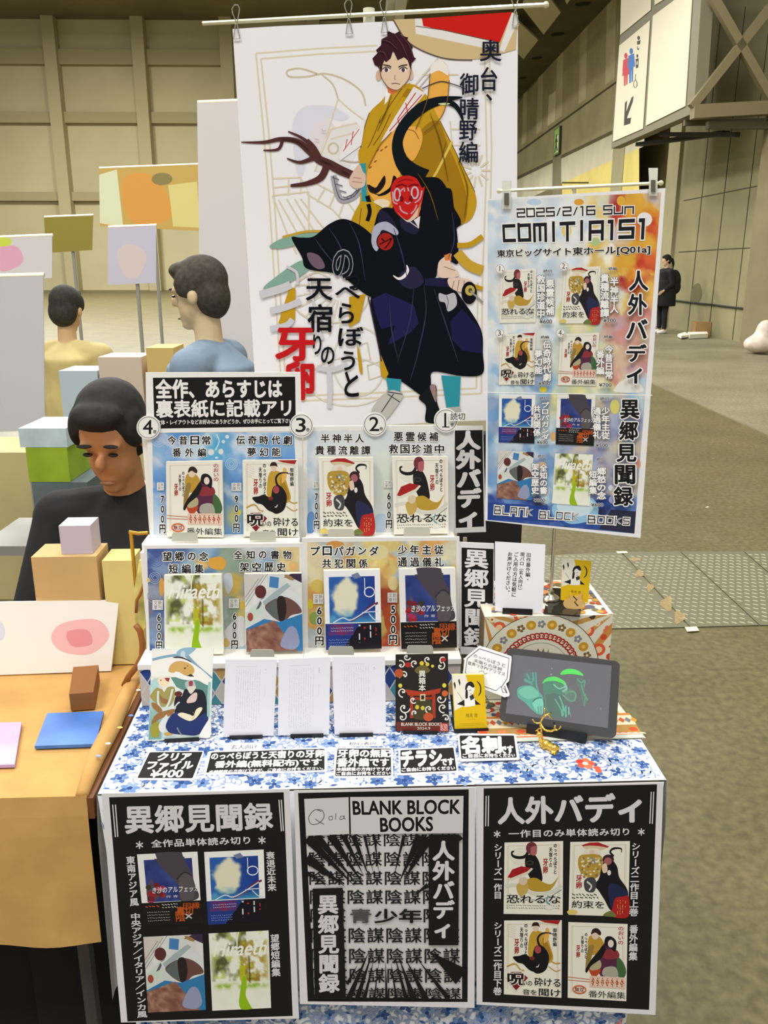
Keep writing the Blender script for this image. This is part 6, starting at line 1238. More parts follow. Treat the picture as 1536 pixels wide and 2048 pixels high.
s.blob(G_, [(190, 880), (260, 810), (340, 830), (480, 790), (540, 830), (520, 1000), (440, 1100), (300, 1080), (160, 960)], (160, 148, 84)); s.blob(G_, [(300, 900), (340, 960), (430, 1000), (400, 1060), (320, 1020)], (150, 104, 70)); s.poly(G_, [(335, 820), (370, 880), (420, 800), (380, 780)], (226, 226, 220)); s.line(G_, [(280, 860), (280, 1040), (350, 1140), (440, 1050), (500, 830)], 30, (206, 220, 214)); s.blob(G_, [(180, 1040), (260, 1060), (340, 1150), (300, 1200), (200, 1120)], (152, 108, 64)); s.blob(G_, [(180, 1330), (260, 1210), (440, 1150), (540, 1140), (480, 1230), (300, 1290), (200, 1380)], (150, 108, 60)); s.blob(G_, [(170, 1400), (280, 1330), (300, 1450), (280, 1560), (180, 1560)], (156, 148, 52)); s.blob(G_, [(290, 1380), (380, 1250), (420, 1240), (380, 1480), (310, 1480)], (214, 218, 212)); s.blob(G_, [(370, 1510), (440, 1490), (500, 1530), (400, 1545)], (196, 160, 84))
s.blob(G_, [(530, 1000), (560, 940), (650, 950), (600, 1080), (530, 1100)], (40, 30, 40)); s.ell(G_, 590, 905, 60, 42, (96, 44, 40)); s.line(G_, [(580, 850), (670, 850)], 22, (206, 216, 214), False)
s.blob(G_, [(640, 950), (700, 830), (860, 830), (980, 870), (1030, 1060), (1050, 1250), (960, 1330), (700, 1320), (540, 1220), (560, 1100)], (30, 34, 46)); s.blob(G_, [(400, 1370), (480, 1230), (600, 1190), (760, 1330), (1000, 1200), (1050, 1300), (1010, 1450), (860, 1540), (660, 1530), (480, 1510), (410, 1450)], (36, 50, 104)); s.line(G_, [(570, 1420), (600, 1480), (640, 1530)], 20, (130, 132, 124))
s.blob(G_, [(690, 740), (760, 690), (840, 720), (850, 800), (800, 860), (720, 830)], (172, 180, 186)); s.blob(G_, [(750, 720), (810, 710), (800, 800), (770, 830)], (160, 60, 72)); s.blob(G_, [(730, 800), (860, 790), (820, 870), (770, 900)], (216, 206, 190)); s.blob(G_, [(720, 1040), (740, 970), (830, 890), (880, 900), (860, 1010), (790, 1040)], (216, 190, 180)); s.line(G_, [(540, 1100), (580, 1050), (610, 1030)], 20, (214, 218, 220))
s.blob(G_, [(580, 1220), (640, 1190), (760, 1220), (820, 1240), (860, 1150), (920, 1110), (960, 1130), (900, 1230), (840, 1290), (760, 1320), (640, 1270)], (232, 224, 190)); s.line(G_, [(810, 1180), (840, 1240), (800, 1290)], 6, (140, 130, 100)); s.line(G_, [(1070, 720), (1050, 1000), (1050, 1250)], 40, (150, 190, 186)); s.blob(G_, [(930, 1500), (1060, 1290), (1085, 1300), (1080, 1560), (920, 1570)], (236, 234, 226))
fo = s.build('picture_folder', GLOSS); tag(fo, 'clear picture folder showing two robed figures and an orange cat on a black stand', 'folder')
c = s.out; n = pl.n; MB().prism(c - n * .0025, -n * .0006).build('clear_sleeve', mat('clear_film', (226, 236, 234), .2), fo)
stand(((329, 1481), (398, 1479.5), .007), 'black stand under the picture folder', pl)
# dark flyer with red gate
q = [(791, 1309), (896, 1307), (898, 1464), (791, 1462)]; pl = lean_plane(q[3], q[2], ZL0, 14); H2 = crop(600, 1280, 400 / 1536)
s = Sheet(pl, q, .0012, (34, 28, 26)); s.poly(H2, [(737, 112), (1133, 106), (1143, 704), (737, 699)], (34, 28, 26))
s.poly(H2, [(740, 630), (1143, 635), (1143, 704), (738, 699)], (110, 44, 32))
s.blob(H2, [(880, 230), (940, 190), (1000, 230), (960, 260), (910, 260)], (104, 92, 50)); s.blob(H2, [(880, 500), (900, 450), (1000, 450), (1010, 600), (870, 600)], (66, 60, 34))
s.poly(H2, [(805, 378), (940, 398), (1084, 370), (1072, 408), (960, 430), (830, 425)], (168, 56, 30)); s.poly(H2, [(845, 420), (870, 425), (868, 600), (845, 600)], (160, 52, 30)); s.poly(H2, [(1012, 420), (1040, 415), (1042, 600), (1020, 600)], (160, 52, 30)); s.poly(H2, [(870, 440), (1020, 436), (1020, 456), (870, 460)], (150, 48, 28)); s.poly(H2, [(922, 416), (962, 414), (962, 466), (922, 468)], (206, 196, 150)); s.poly(H2, [(930, 426), (954, 425), (954, 456), (930, 458)], (40, 34, 26))
for x, y, r in [(775, 190, 34), (800, 270, 40), (880, 180, 30), (1080, 200, 36), (980, 150, 26), (820, 130, 28), (790, 400, 40), (800, 520, 46), (785, 590, 36), (870, 460, 28), (1080, 450, 40), (1100, 520, 40), (990, 530, 30), (1120, 600, 30), (1100, 150, 30), (880, 560, 22)]:
    t = np.linspace(0, 5.2, 14); a0 = RNG.uniform(0, 6.28); s.line(H2, np.c_[x + (r * (1 - t / 7)) * np.cos(t + a0), y + (r * (1 - t / 7)) * np.sin(t + a0)], 9, (222, 218, 206)); s.ell(H2, x, y, r * .2, r * .2, (222, 218, 206))
s.dots(H2, [(760, 255, 34, 34, (176, 78, 40)), (1112, 410, 24, 24, (196, 96, 46)), (985, 590, 38, 34, (186, 80, 40)), (935, 178, 17, 17, (214, 190, 60)), (978, 186, 15, 15, (214, 190, 60)), (1018, 200, 12, 12, (214, 190, 60)), (770, 350, 15, 17, (214, 200, 70)), (1108, 348, 16, 17, (214, 200, 70)), (900, 515, 15, 17, (206, 190, 60)), (942, 522, 15, 17, (206, 190, 60)), (830, 190, 26, 20, (166, 40, 34)), (1100, 150, 22, 16, (166, 40, 34))], 14)
s.vtext(H2, '異箱本', (910, 232, 966, 395), (230, 226, 214), .02)
s.text(H2, 'BLANK BLOCK BOOKS', (778, 634, 1088, 658), (232, 226, 210), .01); s.text(H2, '2024.9', (900, 668, 1000, 688), (226, 216, 200), .005); s.poly(H2, [(1075, 640), (1132, 640), (1138, 700), (1075, 700)], (190, 90, 80)); scribble(s, H2, 1080, 645, 1132, 695, 4, (240, 226, 214), 10, 3)
tag(s.build('flyer', GLOSS), 'dark flyer with a red shrine gate and white cloud scrolls on a black stand', 'flyer'); stand(((806, 1466), (875, 1467), .006), 'black stand under the dark gate flyer', pl)
# yellow business cards (one pile standing in a black holder, one single card on a wooden clip)
def yellowcard(s, f):
    s.poly(f, [(0, 0), (1, 0), (1, 1), (0, 1)], (222, 184, 22)); s.poly(f, [(0, 0), (.42, 0), (.5, .2), (.46, .35), (.6, .5), (.3, .58), (.02, .66)], (238, 232, 214))
    s.poly(f, [(.03, .16), (.07, .12), (.1, .2), (.07, .28)], (50, 46, 40)); s.poly(f, [(.18, .1), (.22, .07), (.25, .15), (.22, .21)], (50, 46, 40)); s.line(f, [(.14, .32), (.28, .46), (.36, .58)], .012, (140, 130, 110))
    s.blob(f, [(.38, .28), (.44, .18), (.58, .14), (.68, .22), (.64, .34), (.56, .42), (.42, .4)], (240, 236, 226)); s.blob(f, [(.38, .26), (.44, .16), (.6, .13), (.68, .22), (.62, .24), (.5, .2), (.42, .28)], (36, 34, 36)); s.blob(f, [(.4, .28), (.46, .3), (.44, .46), (.38, .44)], (36, 34, 36)); s.line(f, [(.5, .3), (.58, .28)], .01, (80, 76, 72)); s.line(f, [(.52, .36), (.58, .35)], .01, (160, 60, 50))
    s.poly(f, [(.34, .46), (.5, .42), (.68, .44), (.66, .58), (.32, .6)], (242, 238, 230)); s.poly(f, [(.1, .54), (.34, .46), (.34, .58)], (34, 32, 34)); s.poly(f, [(.66, .46), (.84, .56), (.68, .56)], (34, 32, 34)); s.poly(f, [(.5, .4), (.62, .36), (.66, .44), (.54, .48)], (60, 58, 60)); s.line(f, [(.76, .12), (.86, .2), (.86, .32), (.78, .4)], (.01, .04, .04, .01), (50, 46, 44))
    s.text(f, '椎見 透', (.36, .72, .72, .79), (130, 104, 20), .0); scribble(s, f, .42, .82, .66, .84, 1, (160, 130, 20), .014, 2); scribble(s, f, .16, .89, .92, .95, 2, (170, 140, 20), .016, 4)
q = [(904, 1350), (968, 1349), (974, 1456), (910, 1458)]; pl = lean_plane(q[3], q[2], ZL0 + .003, 14)
s = Sheet(pl, q, .009, (236, 226, 190), (238, 224, 150)); yellowcard(s, quad(*q)); tag(s.build('business_cards'), 'upright pile of yellow business cards in a black holder beside the tablet', 'cards')
r = empty('card_holder', on(942, 1466, ZC)); tag(r, 'black holder with a wide lip carrying the yellow card pile', 'card holder')
a, b = pl.off(.003).hit([(909, 1468), (977, 1465)]); a[2] = b[2] = ZC + .0005; ex = b - a; dep = np.array([-ex[1], ex[0], 0]); dep /= np.linalg.norm(dep)
MB().box(a, ex, dep * .0018, UP * .008).build('lip', BLACKP, r); MB().box(a + dep * .0018, ex, dep * .05, UP * .003).build('foot', BLACKP, r)
c = [(903, 1395), (916, 1395), (922, 1458), (909, 1460)]; MB().prism(pl.off(-.0105).hit([(900, 1390), (960, 1390), (972, 1450), (907, 1452)]), -pl.n * .002).build('back_rest', BLACKP, r)
# the two-panel white notice on the box, and the single yellow card
ZB = [zt + .0006]
q = [(990, 1083), (1091, 1089), (1085, 1226), (990, 1222)]; pl = lean_plane(q[3], q[2], zt + .004, 10); Kc = crop(960, 1070, 300 / 1536)
s = Sheet(pl, q, .0008, (236, 235, 240))
for t, q2 in [('旧作番外編・', [(475, 180), (525, 182), (512, 482), (462, 480)]), ('現パロ（玄人向け）', [(412, 176), (460, 178), (430, 592), (382, 590)]), ('ご入用の方は気軽に', [(348, 174), (396, 176), (368, 640), (318, 638)]), ('お声がけください。', [(284, 172), (334, 174), (304, 615), (254, 612)])]: s.vtext(quad(*q2, base=Kc), t, (0, 0, 1, 1), (28, 27, 30), .02)
tag(s.build('notice_sheet'), 'white notice sheet with four upright lines of black print, standing on the raised box', 'notice'); stand(((1005, 1222), (1065, 1226), .011), 'black stand under the white notice sheet on the raised box', pl, back=.03)
ZB = []
q = [(1124, 1117), (1183, 1122), (1176, 1206), (1121, 1200)]; zz_ = zs + .0165; pl = lean_plane(q[3], q[2], zz_, 6)
s = Sheet(pl, q, .0006, (236, 226, 190)); yellowcard(s, quad(*q)); tag(s.build('business_card'), 'single yellow business card held upright by a wooden clip on the mirror base', 'card')
fr_ = pl.off(.003); outl = spline([(1126, 1207), (1132, 1200), (1139, 1196), (1140, 1188), (1148, 1194), (1156, 1191), (1164, 1186), (1163, 1196), (1166, 1202), (1170, 1212), (1162, 1218), (1134, 1217)], 3)
wc = Sheet(fr_, outl, .008, (216, 176, 110), (190, 150, 90)); wc.line(PX, [(1146, 1192), (1154, 1200), (1149, 1204), (1156, 1212)], 2.4, (34, 26, 20), False)
o = wc.build('wooden_clip', mat('pale_wood', attr=True, rough=.6)); lo = o.location.z
tag(o, 'small cat-shaped wooden clip with a black zigzag holding the yellow card', 'clip')
# ------------------------------------------------------------------ tablet on a stand
t0 = [(1015, 1296), (1240, 1324), (1232, 1478), (997, 1441)]
TP = lean_plane(t0[3], t0[2], ZC + .016, 17); tf = quad(*t0)
def rrect(r, n=5, ax=1.0):
    out = []
    for cx, cy, a in [(r * ax, r, math.pi), (1 - r * ax, r, 1.5 * math.pi), (1 - r * ax, 1 - r, 0), (r * ax, 1 - r, .5 * math.pi)]:
        for k in range(n): t = a + k * .5 * math.pi / (n - 1); out.append((cx + r * ax * math.cos(t), cy + r * math.sin(t)))
    return out
D3 = crop(890, 1260, 450 / 1536)
s = Sheet(TP, rrect(.075, 6, .66), .009, (70, 70, 71), (52, 52, 53), tf); tab = s.build('tablet', mat('tablet_shell', attr=True, rough=.5)); tag(tab, 'dark grey tablet showing green glowing figures, propped on a black stand', 'tablet')
s = Sheet(TP.off(.0004), D3([(463, 168), (1138, 243), (1112, 670), (413, 568)]), .0003, (104, 104, 108))
def gl(P, c): s.blob(D3, P, c)
gl([(492, 410), (520, 385), (600, 380), (640, 420), (668, 460), (668, 540), (640, 575), (600, 550), (540, 490), (500, 460)], (92, 160, 142)); gl([(500, 420), (560, 385), (620, 400), (640, 450), (560, 470)], (112, 178, 156)); gl([(598, 500), (650, 465), (672, 500), (664, 575), (630, 560)], (120, 190, 170)); s.line(D3, [(600, 490), (620, 470), (660, 462)], 5, (50, 80, 74)); gl([(540, 300), (580, 290), (625, 292), (632, 360), (640, 420), (600, 385), (545, 350)], (92, 120, 116)); gl([(680, 440), (760, 430), (800, 450), (830, 520), (835, 590), (760, 600), (690, 580)], (88, 112, 106)); gl([(815, 400), (880, 410), (890, 470), (850, 495), (820, 470)], (98, 124, 110)); gl([(895, 330), (955, 340), (950, 400), (975, 480), (945, 520), (920, 420)], (96, 118, 110)); gl([(790, 375), (830, 372), (835, 415), (800, 430)], (116, 150, 138))
for l in [[(540, 335), (590, 355), (600, 330)], [(560, 300), (580, 340)], [(600, 290), (605, 350)], [(620, 290), (625, 380), (640, 420)], [(540, 345), (600, 370)], [(635, 520), (640, 570)], [(655, 520), (655, 580)]]: s.line(D3, l, 10, (98, 152, 142))
gl([(664, 365), (690, 330), (750, 318), (810, 345), (828, 375), (800, 370), (760, 350), (700, 350)], (92, 206, 100)); gl([(670, 370), (700, 350), (760, 352), (810, 375), (800, 440), (740, 430), (680, 440)], (84, 130, 108)); gl([(788, 305), (810, 275), (860, 265), (915, 280), (945, 312), (900, 305), (850, 300)], (92, 214, 96))
for l, c in [([(740, 370), (780, 400), (830, 380)], (130, 180, 160)), ([(815, 365), (830, 400), (800, 420)], (130, 186, 160)), ([(800, 440), (850, 480), (885, 480), (890, 430), (850, 420), (820, 440)], (110, 150, 124)), ([(900, 330), (930, 360), (955, 345), (950, 390)], (104, 150, 126)), ([(930, 370), (950, 440), (975, 480)], (104, 150, 126)), ([(960, 440), (950, 520)], (104, 140, 124)), ([(680, 440), (690, 520), (700, 560)], (96, 130, 116)), ([(780, 450), (800, 500), (830, 590)], (110, 170, 150)), ([(750, 470), (790, 540), (800, 590)], (100, 160, 140)), ([(840, 530), (860, 590)], (104, 140, 126))]: s.line(D3, l, 9, c)
s.dots(D3, [(805 + 20 * i % 60, 520 + 9 * i, 6, 16, (108, 170, 152)) for i in range(8)] + [(725, 303, 4, 4, (190, 196, 196)), (730, 262, 3, 3, (190, 196, 196)), (1062, 537, 5, 10, (130, 124, 132))], 8)
s.build('screen', mat('lit_screen', attr=True, rough=.22, emit=.16), tab)
s = Sheet(TP.off(.0003), D3([(740, 630), (752, 632), (750, 643), (738, 641)]), .0003, (10, 10, 11)); s.build('camera_lens', BLACKP, tab)
r = empty('tablet_stand', on(1112, 1470, ZC)); tag(r, 'black wide-lipped stand holding the tablet', 'tablet stand')
a, b = TP.off(.006).hit([(1053, 1455), (1173, 1477)]); za = ZC + .0032; zl = max(.006, .02); a[2] = b[2] = za; ex = b - a; dep = np.array([-ex[1], ex[0], 0]); dep /= np.linalg.norm(dep)
MB().box(a, ex, dep * .003, UP * .018).build('lip', BLACKP, r); MB().box(a + dep * .003, ex, dep * .075, UP * .004).build('foot', BLACKP, r)
bp_ = TP.off(-.0115); MB().prism(bp_.hit([(1075, 1380), (1165, 1392), (1160, 1462), (1068, 1448)]), -TP.n * .003).build('back_rest', BLACKP, r)
# speech bubble card in front of the tablet's corner
bo = [(235, 107), (453, 180), (455, 200), (440, 330), (436, 350), (416, 368), (441, 436), (438, 452), (405, 460), (375, 445), (268, 405), (122, 300), (124, 280), (135, 192), (145, 180)]
BPn = TP.off(.006); s = Sheet(BPn, D3(bo), .002, (242, 241, 242))
s.line(D3, [(235, 128), (437, 193), (424, 332), (385, 390), (405, 402), (420, 430)], 5, (60, 58, 76), False); s.line(D3, [(235, 128), (152, 195), (138, 292), (275, 388), (348, 415), (380, 385), (395, 425), (425, 432), (405, 380)], 5, (60, 58, 76), False)
for t, q2 in [('のっぺらぼうと', [(200, 162), (415, 232), (410, 258), (195, 184)]), ('天宿りの牙卵', [(200, 195), (390, 258), (386, 282), (196, 218)]), ('音声つきPVアリマス', [(158, 210), (412, 290), (408, 316), (154, 235)])]: s.text(quad(*q2, base=D3), t, (0, 0, 1, 1), (44, 42, 48), .01)
s.line(D3, [(230, 285), (260, 280), (270, 300), (290, 292)], 3, (90, 88, 94))
tag(s.build('speech_bubble_card'), 'white speech bubble card with slanted black print at the upper left corner of the tablet', 'card')
# ------------------------------------------------------------------ flat label cards on the cloth
CD = (240, 239, 240); CK = (34, 34, 35); ZP = Plane((0, 0, ZC + .0016), (0, 0, 1))
L5, L6 = crop(190, 1460, 470 / 1536), crop(640, 1460, 420 / 1536)
def label(outer, fr, inner, lines, lb, curve=None):
    def rounded(q, r=.06):
        f = quad(*q, base=fr); return f(rrect(r, 4, .6))
    s = Sheet(Plane((0, 0, ZC + (.0048 if '名刺' in lines[0][0] else .0016)), (0, 0, 1)), rounded(outer), .0012, CD); s.poly(PX, rounded(inner, .04), CK)
    for t, q2, b in lines: s.text(quad(*q2, base=fr), t, (0, 0, 1, 1), (240, 239, 238), b)
    tag(s.build('label_card'), lb, 'label card', 'black and white label cards on the cloth')
label([(350, 140), (716, 136), (650, 328), (266, 325)], L5, [(358, 145), (705, 142), (637, 316), (276, 314)], [('クリア', [(425, 152), (632, 150), (618, 196), (402, 200)], .05), ('ファイル', [(352, 206), (648, 204), (632, 255), (335, 258)], .05), ('¥400', [(376, 262), (582, 260), (568, 308), (355, 310)], .03)], 'black label card with a 400 yen price in front of the picture folder')
label([(738, 138), (1516, 112), (1520, 272), (706, 292)], L5, [(760, 146), (1500, 122), (1500, 262), (726, 280)], [('のっぺらぼうと天宿りの牙卵', [(766, 150), (1496, 128), (1496, 178), (758, 194)], .04), ('番外編(無料配布)です', [(790, 204), (1480, 186), (1478, 238), (780, 254)], .04), ('本編読後の方向けですが、ご自由にお持ちください。', [(750, 264), (1490, 240), (1490, 258), (740, 282)], .03)], 'widest black label card, lying in front of the two left white leaflets')
label([(108, 128), (532, 128), (536, 346), (98, 350)], L6, [(128, 136), (518, 136), (520, 334), (110, 338)], [('牙卵の無配', [(132, 142), (516, 142), (516, 198), (128, 200)], .04), ('番外編です', [(128, 206), (502, 206), (504, 264), (122, 268)], .04), ('本編読後の方向けですが', [(122, 274), (514, 272), (514, 298), (120, 300)], .03), ('ご自由にお持ちください', [(120, 305), (514, 303), (514, 328), (118, 332)], .03)], 'black label card with four lines of white print below the rightmost white leaflet')
label([(572, 140), (986, 118), (1016, 310), (580, 330)], L6, [(588, 148), (976, 128), (1000, 298), (590, 316)], [('チラシ', [(594, 160), (884, 148), (890, 256), (598, 266)], .06), ('です', [(884, 212), (974, 205), (980, 254), (886, 260)], .06), ('ご自由にお持ちください', [(596, 278), (984, 264), (988, 290), (598, 306)], .04)], 'black label card with three big white katakana in front of the gate flyer')
label([(1004, 28), (1432, 28), (1462, 215), (1022, 228)], L6, [(1020, 40), (1418, 40), (1440, 202), (1034, 210)], [('名刺', [(1038, 52), (1318, 50), (1322, 164), (1042, 168)], .06), ('です', [(1318, 120), (1410, 115), (1414, 168), (1322, 172)], .06), ('ご自由にお持ちください', [(1042, 172), (1424, 172), (1426, 198), (1044, 204)], .04)], 'black label card with two big white kanji in front of the yellow cards')
def slip(q, fr, t, tq, lb):
    s = Sheet(Plane((0, 0, ZC + .0012), (0, 0, 1)), fr(q), .0008, (244, 243, 244)); s.text(quad(*tq, base=fr), t, (0, 0, 1, 1), (50, 48, 54), .01); tag(s.build('paper_slip'), lb, 'paper slip')
slip([(846, 84), (1092, 82), (1096, 128), (838, 132)], L5, '玄人向け', [(890, 98), (1062, 96), (1058, 122), (886, 126)], 'small white slip with four characters above the widest label card')
slip([(148, 72), (456, 70), (462, 116), (142, 122)], L6, '初心者向', [(212, 88), (410, 86), (406, 108), (208, 112)], 'small white slip with four kanji below the rightmost white leaflet')
# ------------------------------------------------------------------ golden deer
GOLD = mat('polished_gold', (255, 205, 92), .2, metal=1.0)
d0 = on(1083, 1496, ZC); dr = empty('deer_figurine', d0 * [1, 1, 0] + [0, 0, ZC]); tag(dr, 'small shiny golden deer figurine lying on the cloth in front of the tablet', 'figurine')
D = crop(1040, 1390, 110 / 1536)
def dp(x, y, yy): return at(*D([(x, y)])[0], yy)
y0_ = float(d0[1])
bd = [dp(640, 1400, y0_ + .004), dp(720, 1380, y0_), dp(830, 1430, y0_ - .006), dp(960, 1500, y0_ - .012), dp(1040, 1540, y0_ - .016)]
body = MB().tube(bd, [.006, .0085, .0075, .0075, .0035], 12).ell(bd[1], (.009, .008, .009)).ell(bd[3], (.009, .007, .008))
body.tube([dp(640, 1400, y0_ + .004), dp(590, 1290, y0_ + .004), dp(580, 1180, y0_ + .002), dp(570, 1110, y0_)], [.006, .0048, .004, .0045], 10).ell(dp(545, 1095, y0_ - .003), (.006, .005, .0048)).tube([dp(560, 1100, y0_), dp(505, 1130, y0_ - .006)], [.004, .0022], 8)
lo_ = ZC + .003
for a_, e_ in [((700, 1440), (560, 1430)), ((760, 1460), (640, 1500)), ((960, 1530), (880, 1620)), ((1010, 1560), (960, 1660))]:
    p = dp(*a_, y0_ - .004); q_ = on(*D([e_])[0], lo_); body.tube([p, (p + q_) / 2 + [0, 0, .001], q_], [.0045, .0032, .0026], 8)
body.build('body', GOLD, dr, remesh=.0011)
for pts, r_ in [([(585, 1100), (600, 980), (570, 860), (580, 750), (640, 620), (720, 570), (820, 520), (865, 490)], .0017), ([(800, 575), (860, 630), (915, 675)], .0011), ([(690, 575), (685, 450), (690, 360)], .0011), ([(565, 780), (480, 790), (400, 750), (350, 680)], .0012), ([(600, 930), (520, 940), (430, 1010)], .0012)]:
    MB().tube([dp(x, y, y0_ - .004 + .006 * math.sin(i)) for i, (x, y) in enumerate(pts)], r_, 8).build('antler', GOLD, dr, smooth=True)
for pts, r_ in [([(570, 780), (620, 880), (680, 960), (760, 1000), (880, 1005), (990, 960), (1030, 980)], .0019), ([(960, 970), (970, 900), (985, 850)], .0014), ([(1020, 970), (1100, 940), (1140, 870)], .0012)]:
    MB().tube([dp(x, y, y0_ - .002 - .004 * i) for i, (x, y) in enumerate(pts)], r_, 8).build('antler', GOLD, dr, smooth=True)
MB().tube([dp(560, 1060, y0_), dp(480, 990, y0_ - .004)], [.0022, .001], 8).build('ear', GOLD, dr, smooth=True)
# ------------------------------------------------------------------ the neighbouring stall on the left
KR = mat('kraft_cloth', (196, 152, 88), .9, noise=(14, .12, 4))
def tl_(p, z): q = on(*p, z) - TO; return float(q @ TX), float(q @ TY)
nt_ = empty('table', T(-1.1, .225, 0)); tag(nt_, 'neighbouring table under a brown kraft-coloured cloth, left of the flowered one', 'table')
MB().tbox(-1.75, -.475, .01, .545, .66, .69).build('table_top', mat('table_board'), nt_)
for x in (-1.7, -.52):
    for y in (.05, .50): MB().tube([T(x, y, .66), T(x, y, 0)], .014).build('leg', mat('table_leg_steel'), nt_)
MB_ = MB(); V, F = drape(T(-1.76, 0, 0), T(-.47, 0, 0), -TY, .43, 0, 60, 8, .012, .7); MB_.add(V, F)
MB_.add([T(-1.76, -.002, ZC - .003), T(-.47, -.002, ZC - .003), T(-.47, .56, ZC - .003), T(-1.76, .56, ZC - .003)], [(0, 1, 2, 3)])
ncl = MB_.build('tablecloth', KR); tag(ncl, 'brown kraft-coloured tablecloth on the neighbouring table at the left', 'tablecloth')
fold = MB().tube([T(-.478, .0, .700), T(-.484, .09, .704), T(-.482, .2, .706), T(-.488, .32, .704), T(-.49, .45, .70)], [.010, .015, .016, .014, .012], 10)
fo_ = fold.build('cloth_fold', KR, ncl, smooth=True)
for (px_, py_), c in [((216, 1487), (244, 236, 214)), ((240, 1455), (236, 200, 110)), ((262, 1431), (110, 140, 196)), ((277, 1380), (244, 236, 214)), ((281, 1352), (244, 236, 214)), ((197, 1512), (150, 170, 206))]:
    p = on(px_, py_, .7205); MB().ell(p, (.005, .003, .0015), 10, 6).build('petal_print', mat('petal_%d' % c[2], c, .8), ncl)
MB().tbox(-.470, -.460, -.004, .45, .66, .6975).build('edge_strip', mat('wood_edge', (110, 66, 32), .6), nt_)
def flatbox(name, pts, z, h, m, lb, cat):
    P = Plane((0, 0, z), (0, 0, 1)).hit(pts); return tag(MB().prism(P, (0, 0, h)).build(name, m), lb, cat)
flatbox('booklet', [(95, 1432), (208, 1428), (192, 1494), (70, 1498)], ZC, .006, mat('blue_cover', (70, 116, 190), .5, noise=(9, .35, 3)), 'blue booklet lying flat on the brown-covered table', 'booklet')
flatbox('booklet', [(-40, 1452), (44, 1450), (30, 1535), (-70, 1538)], ZC, .006, mat('lilac_cover', (186, 158, 206), .5, noise=(9, .2, 3)), 'lilac booklet lying flat at the left edge of the photo', 'booklet')
def upright(name, q, z, lean, th, col, lb, cat, draw=None, m=None):
    pl = lean_plane(q[3], q[2], z, lean); s = Sheet(pl, q, th, col)
    if draw: draw(s, quad(*q))
    o = s.build(name, m); return tag(o, lb, cat)
def pinkish(s, f): s.blob(f, [(.62, .3), (.86, .26), (.96, .5), (.84, .74), (.64, .7), (.55, .5)], (238, 188, 190)); s.blob(f, [(.02, .3), (.2, .25), (.22, .5), (.04, .55)], (214, 218, 236)); s.blob(f, [(.66, .42), (.8, .4), (.84, .6), (.7, .62)], (228, 150, 158))
upright('paper_board', [(-60, 1205), (238, 1200), (222, 1342), (-60, 1352)], ZC, 12, .006, (240, 238, 232), 'white slanted paper board with a pink patch on the neighbouring table', 'board', pinkish)
def boxat(name, x0, x1, d0, d1, ztop, m, lb, cat, z0=ZC):
    # x0,x1 pixels read at the top front edge
    a, b = Plane(T(0, d0, 0), -TY).hit([(x0, 1150), (x1, 1150)]); ya = float((a - TO) @ TX); yb = float((b - TO) @ TX)
    return tag(MB().tbox(ya, yb, d0, d1, z0, ztop).build(name, m), lb, cat)
boxat('cardboard_box', 66, 196, .455, .54, .94, mat('tan_card', (206, 172, 116), .85, noise=(6, .1, 3)), 'tan cardboard box behind the white paper board', 'box')
boxat('display_box', 206, 266, .455, .53, .93, mat('yellow_card', (222, 204, 130), .85, noise=(6, .1, 3)), 'pale yellow box between the tan box and the book stand', 'box')
boxat('display_box', 128, 190, .47, .53, 1.0, mat('lavender_card', (196, 186, 200), .85), 'small lavender box on top of the tan cardboard box', 'box', .9405)
flatbox('small_box', [(150, 1366), (200, 1362), (190, 1418), (142, 1422)], ZC, .035, mat('brown_box', (140, 92, 46), .7), 'small brown box on the kraft cloth in front of the white board', 'box')
# patterned tote bag with leather handle, pinched between the stalls
bg = empty('tote_bag', T(-.487, .40, ZC)); tag(bg, 'yellow-green patterned bag with brown leather straps beside the left book stand', 'bag')
def tp(px_, py_, y): return Plane(T(0, y, 0), -TY).hit((px_, py_))[0]
P = [tp(x, y, .36) for x, y in [(278, 1122), (292, 1120), (291, 1255), (284, 1262), (270, 1245), (268, 1180)]]
MB().prism(P, TY * .03).build('bag_body', mat('bag_print', (216, 206, 120), .8, noise=(26, .4, 2)), bg)
LE = mat('brown_leather', (150, 92, 36), .45)
MB().tube([tp(x, y, .352) for x, y in [(271, 1250), (280, 1262), (285, 1285), (284, 1312), (274, 1332), (258, 1352), (248, 1372)]], .006, 8).build('strap', LE, bg, smooth=True)
MB().tube([tp(x, y, .352) for x, y in [(289, 1165), (280, 1190), (274, 1200), (272, 1225)]], .003, 8).build('strap', LE, bg, smooth=True)
tag(MB().tube([tp(x, y, .46) for x, y in [(258, 1064), (276, 1067), (296, 1066)]], .004, 8).tube([tp(262, 1066, .46), tp(262, 1066, .46) * [1, 1, 0] + [0, 0, .0]], .004, 8).build('brass_rail', mat('brass', (212, 166, 70), .3, metal=.8)), 'thin brass rail behind the left book stand', 'rail')
# black blocks added to stand in for the gloom under the table
tag(MB().box(T(-1.5, .12, 0), TX * .98, TY * .3, UP * .40).build('gloom_block', mat('black_fabric', (22, 21, 20), .9, noise=(8, .3, 3))), 'black block on the floor standing in for gloom under the brown-covered table', 'bag')
tag(MB().box(T(-.64, .10, 0), TX * .15, TY * .3, UP * .56).build('gloom_block', mat('black_fabric')), 'black block standing in for gloom under the right end of the brown-covered table', 'bag')
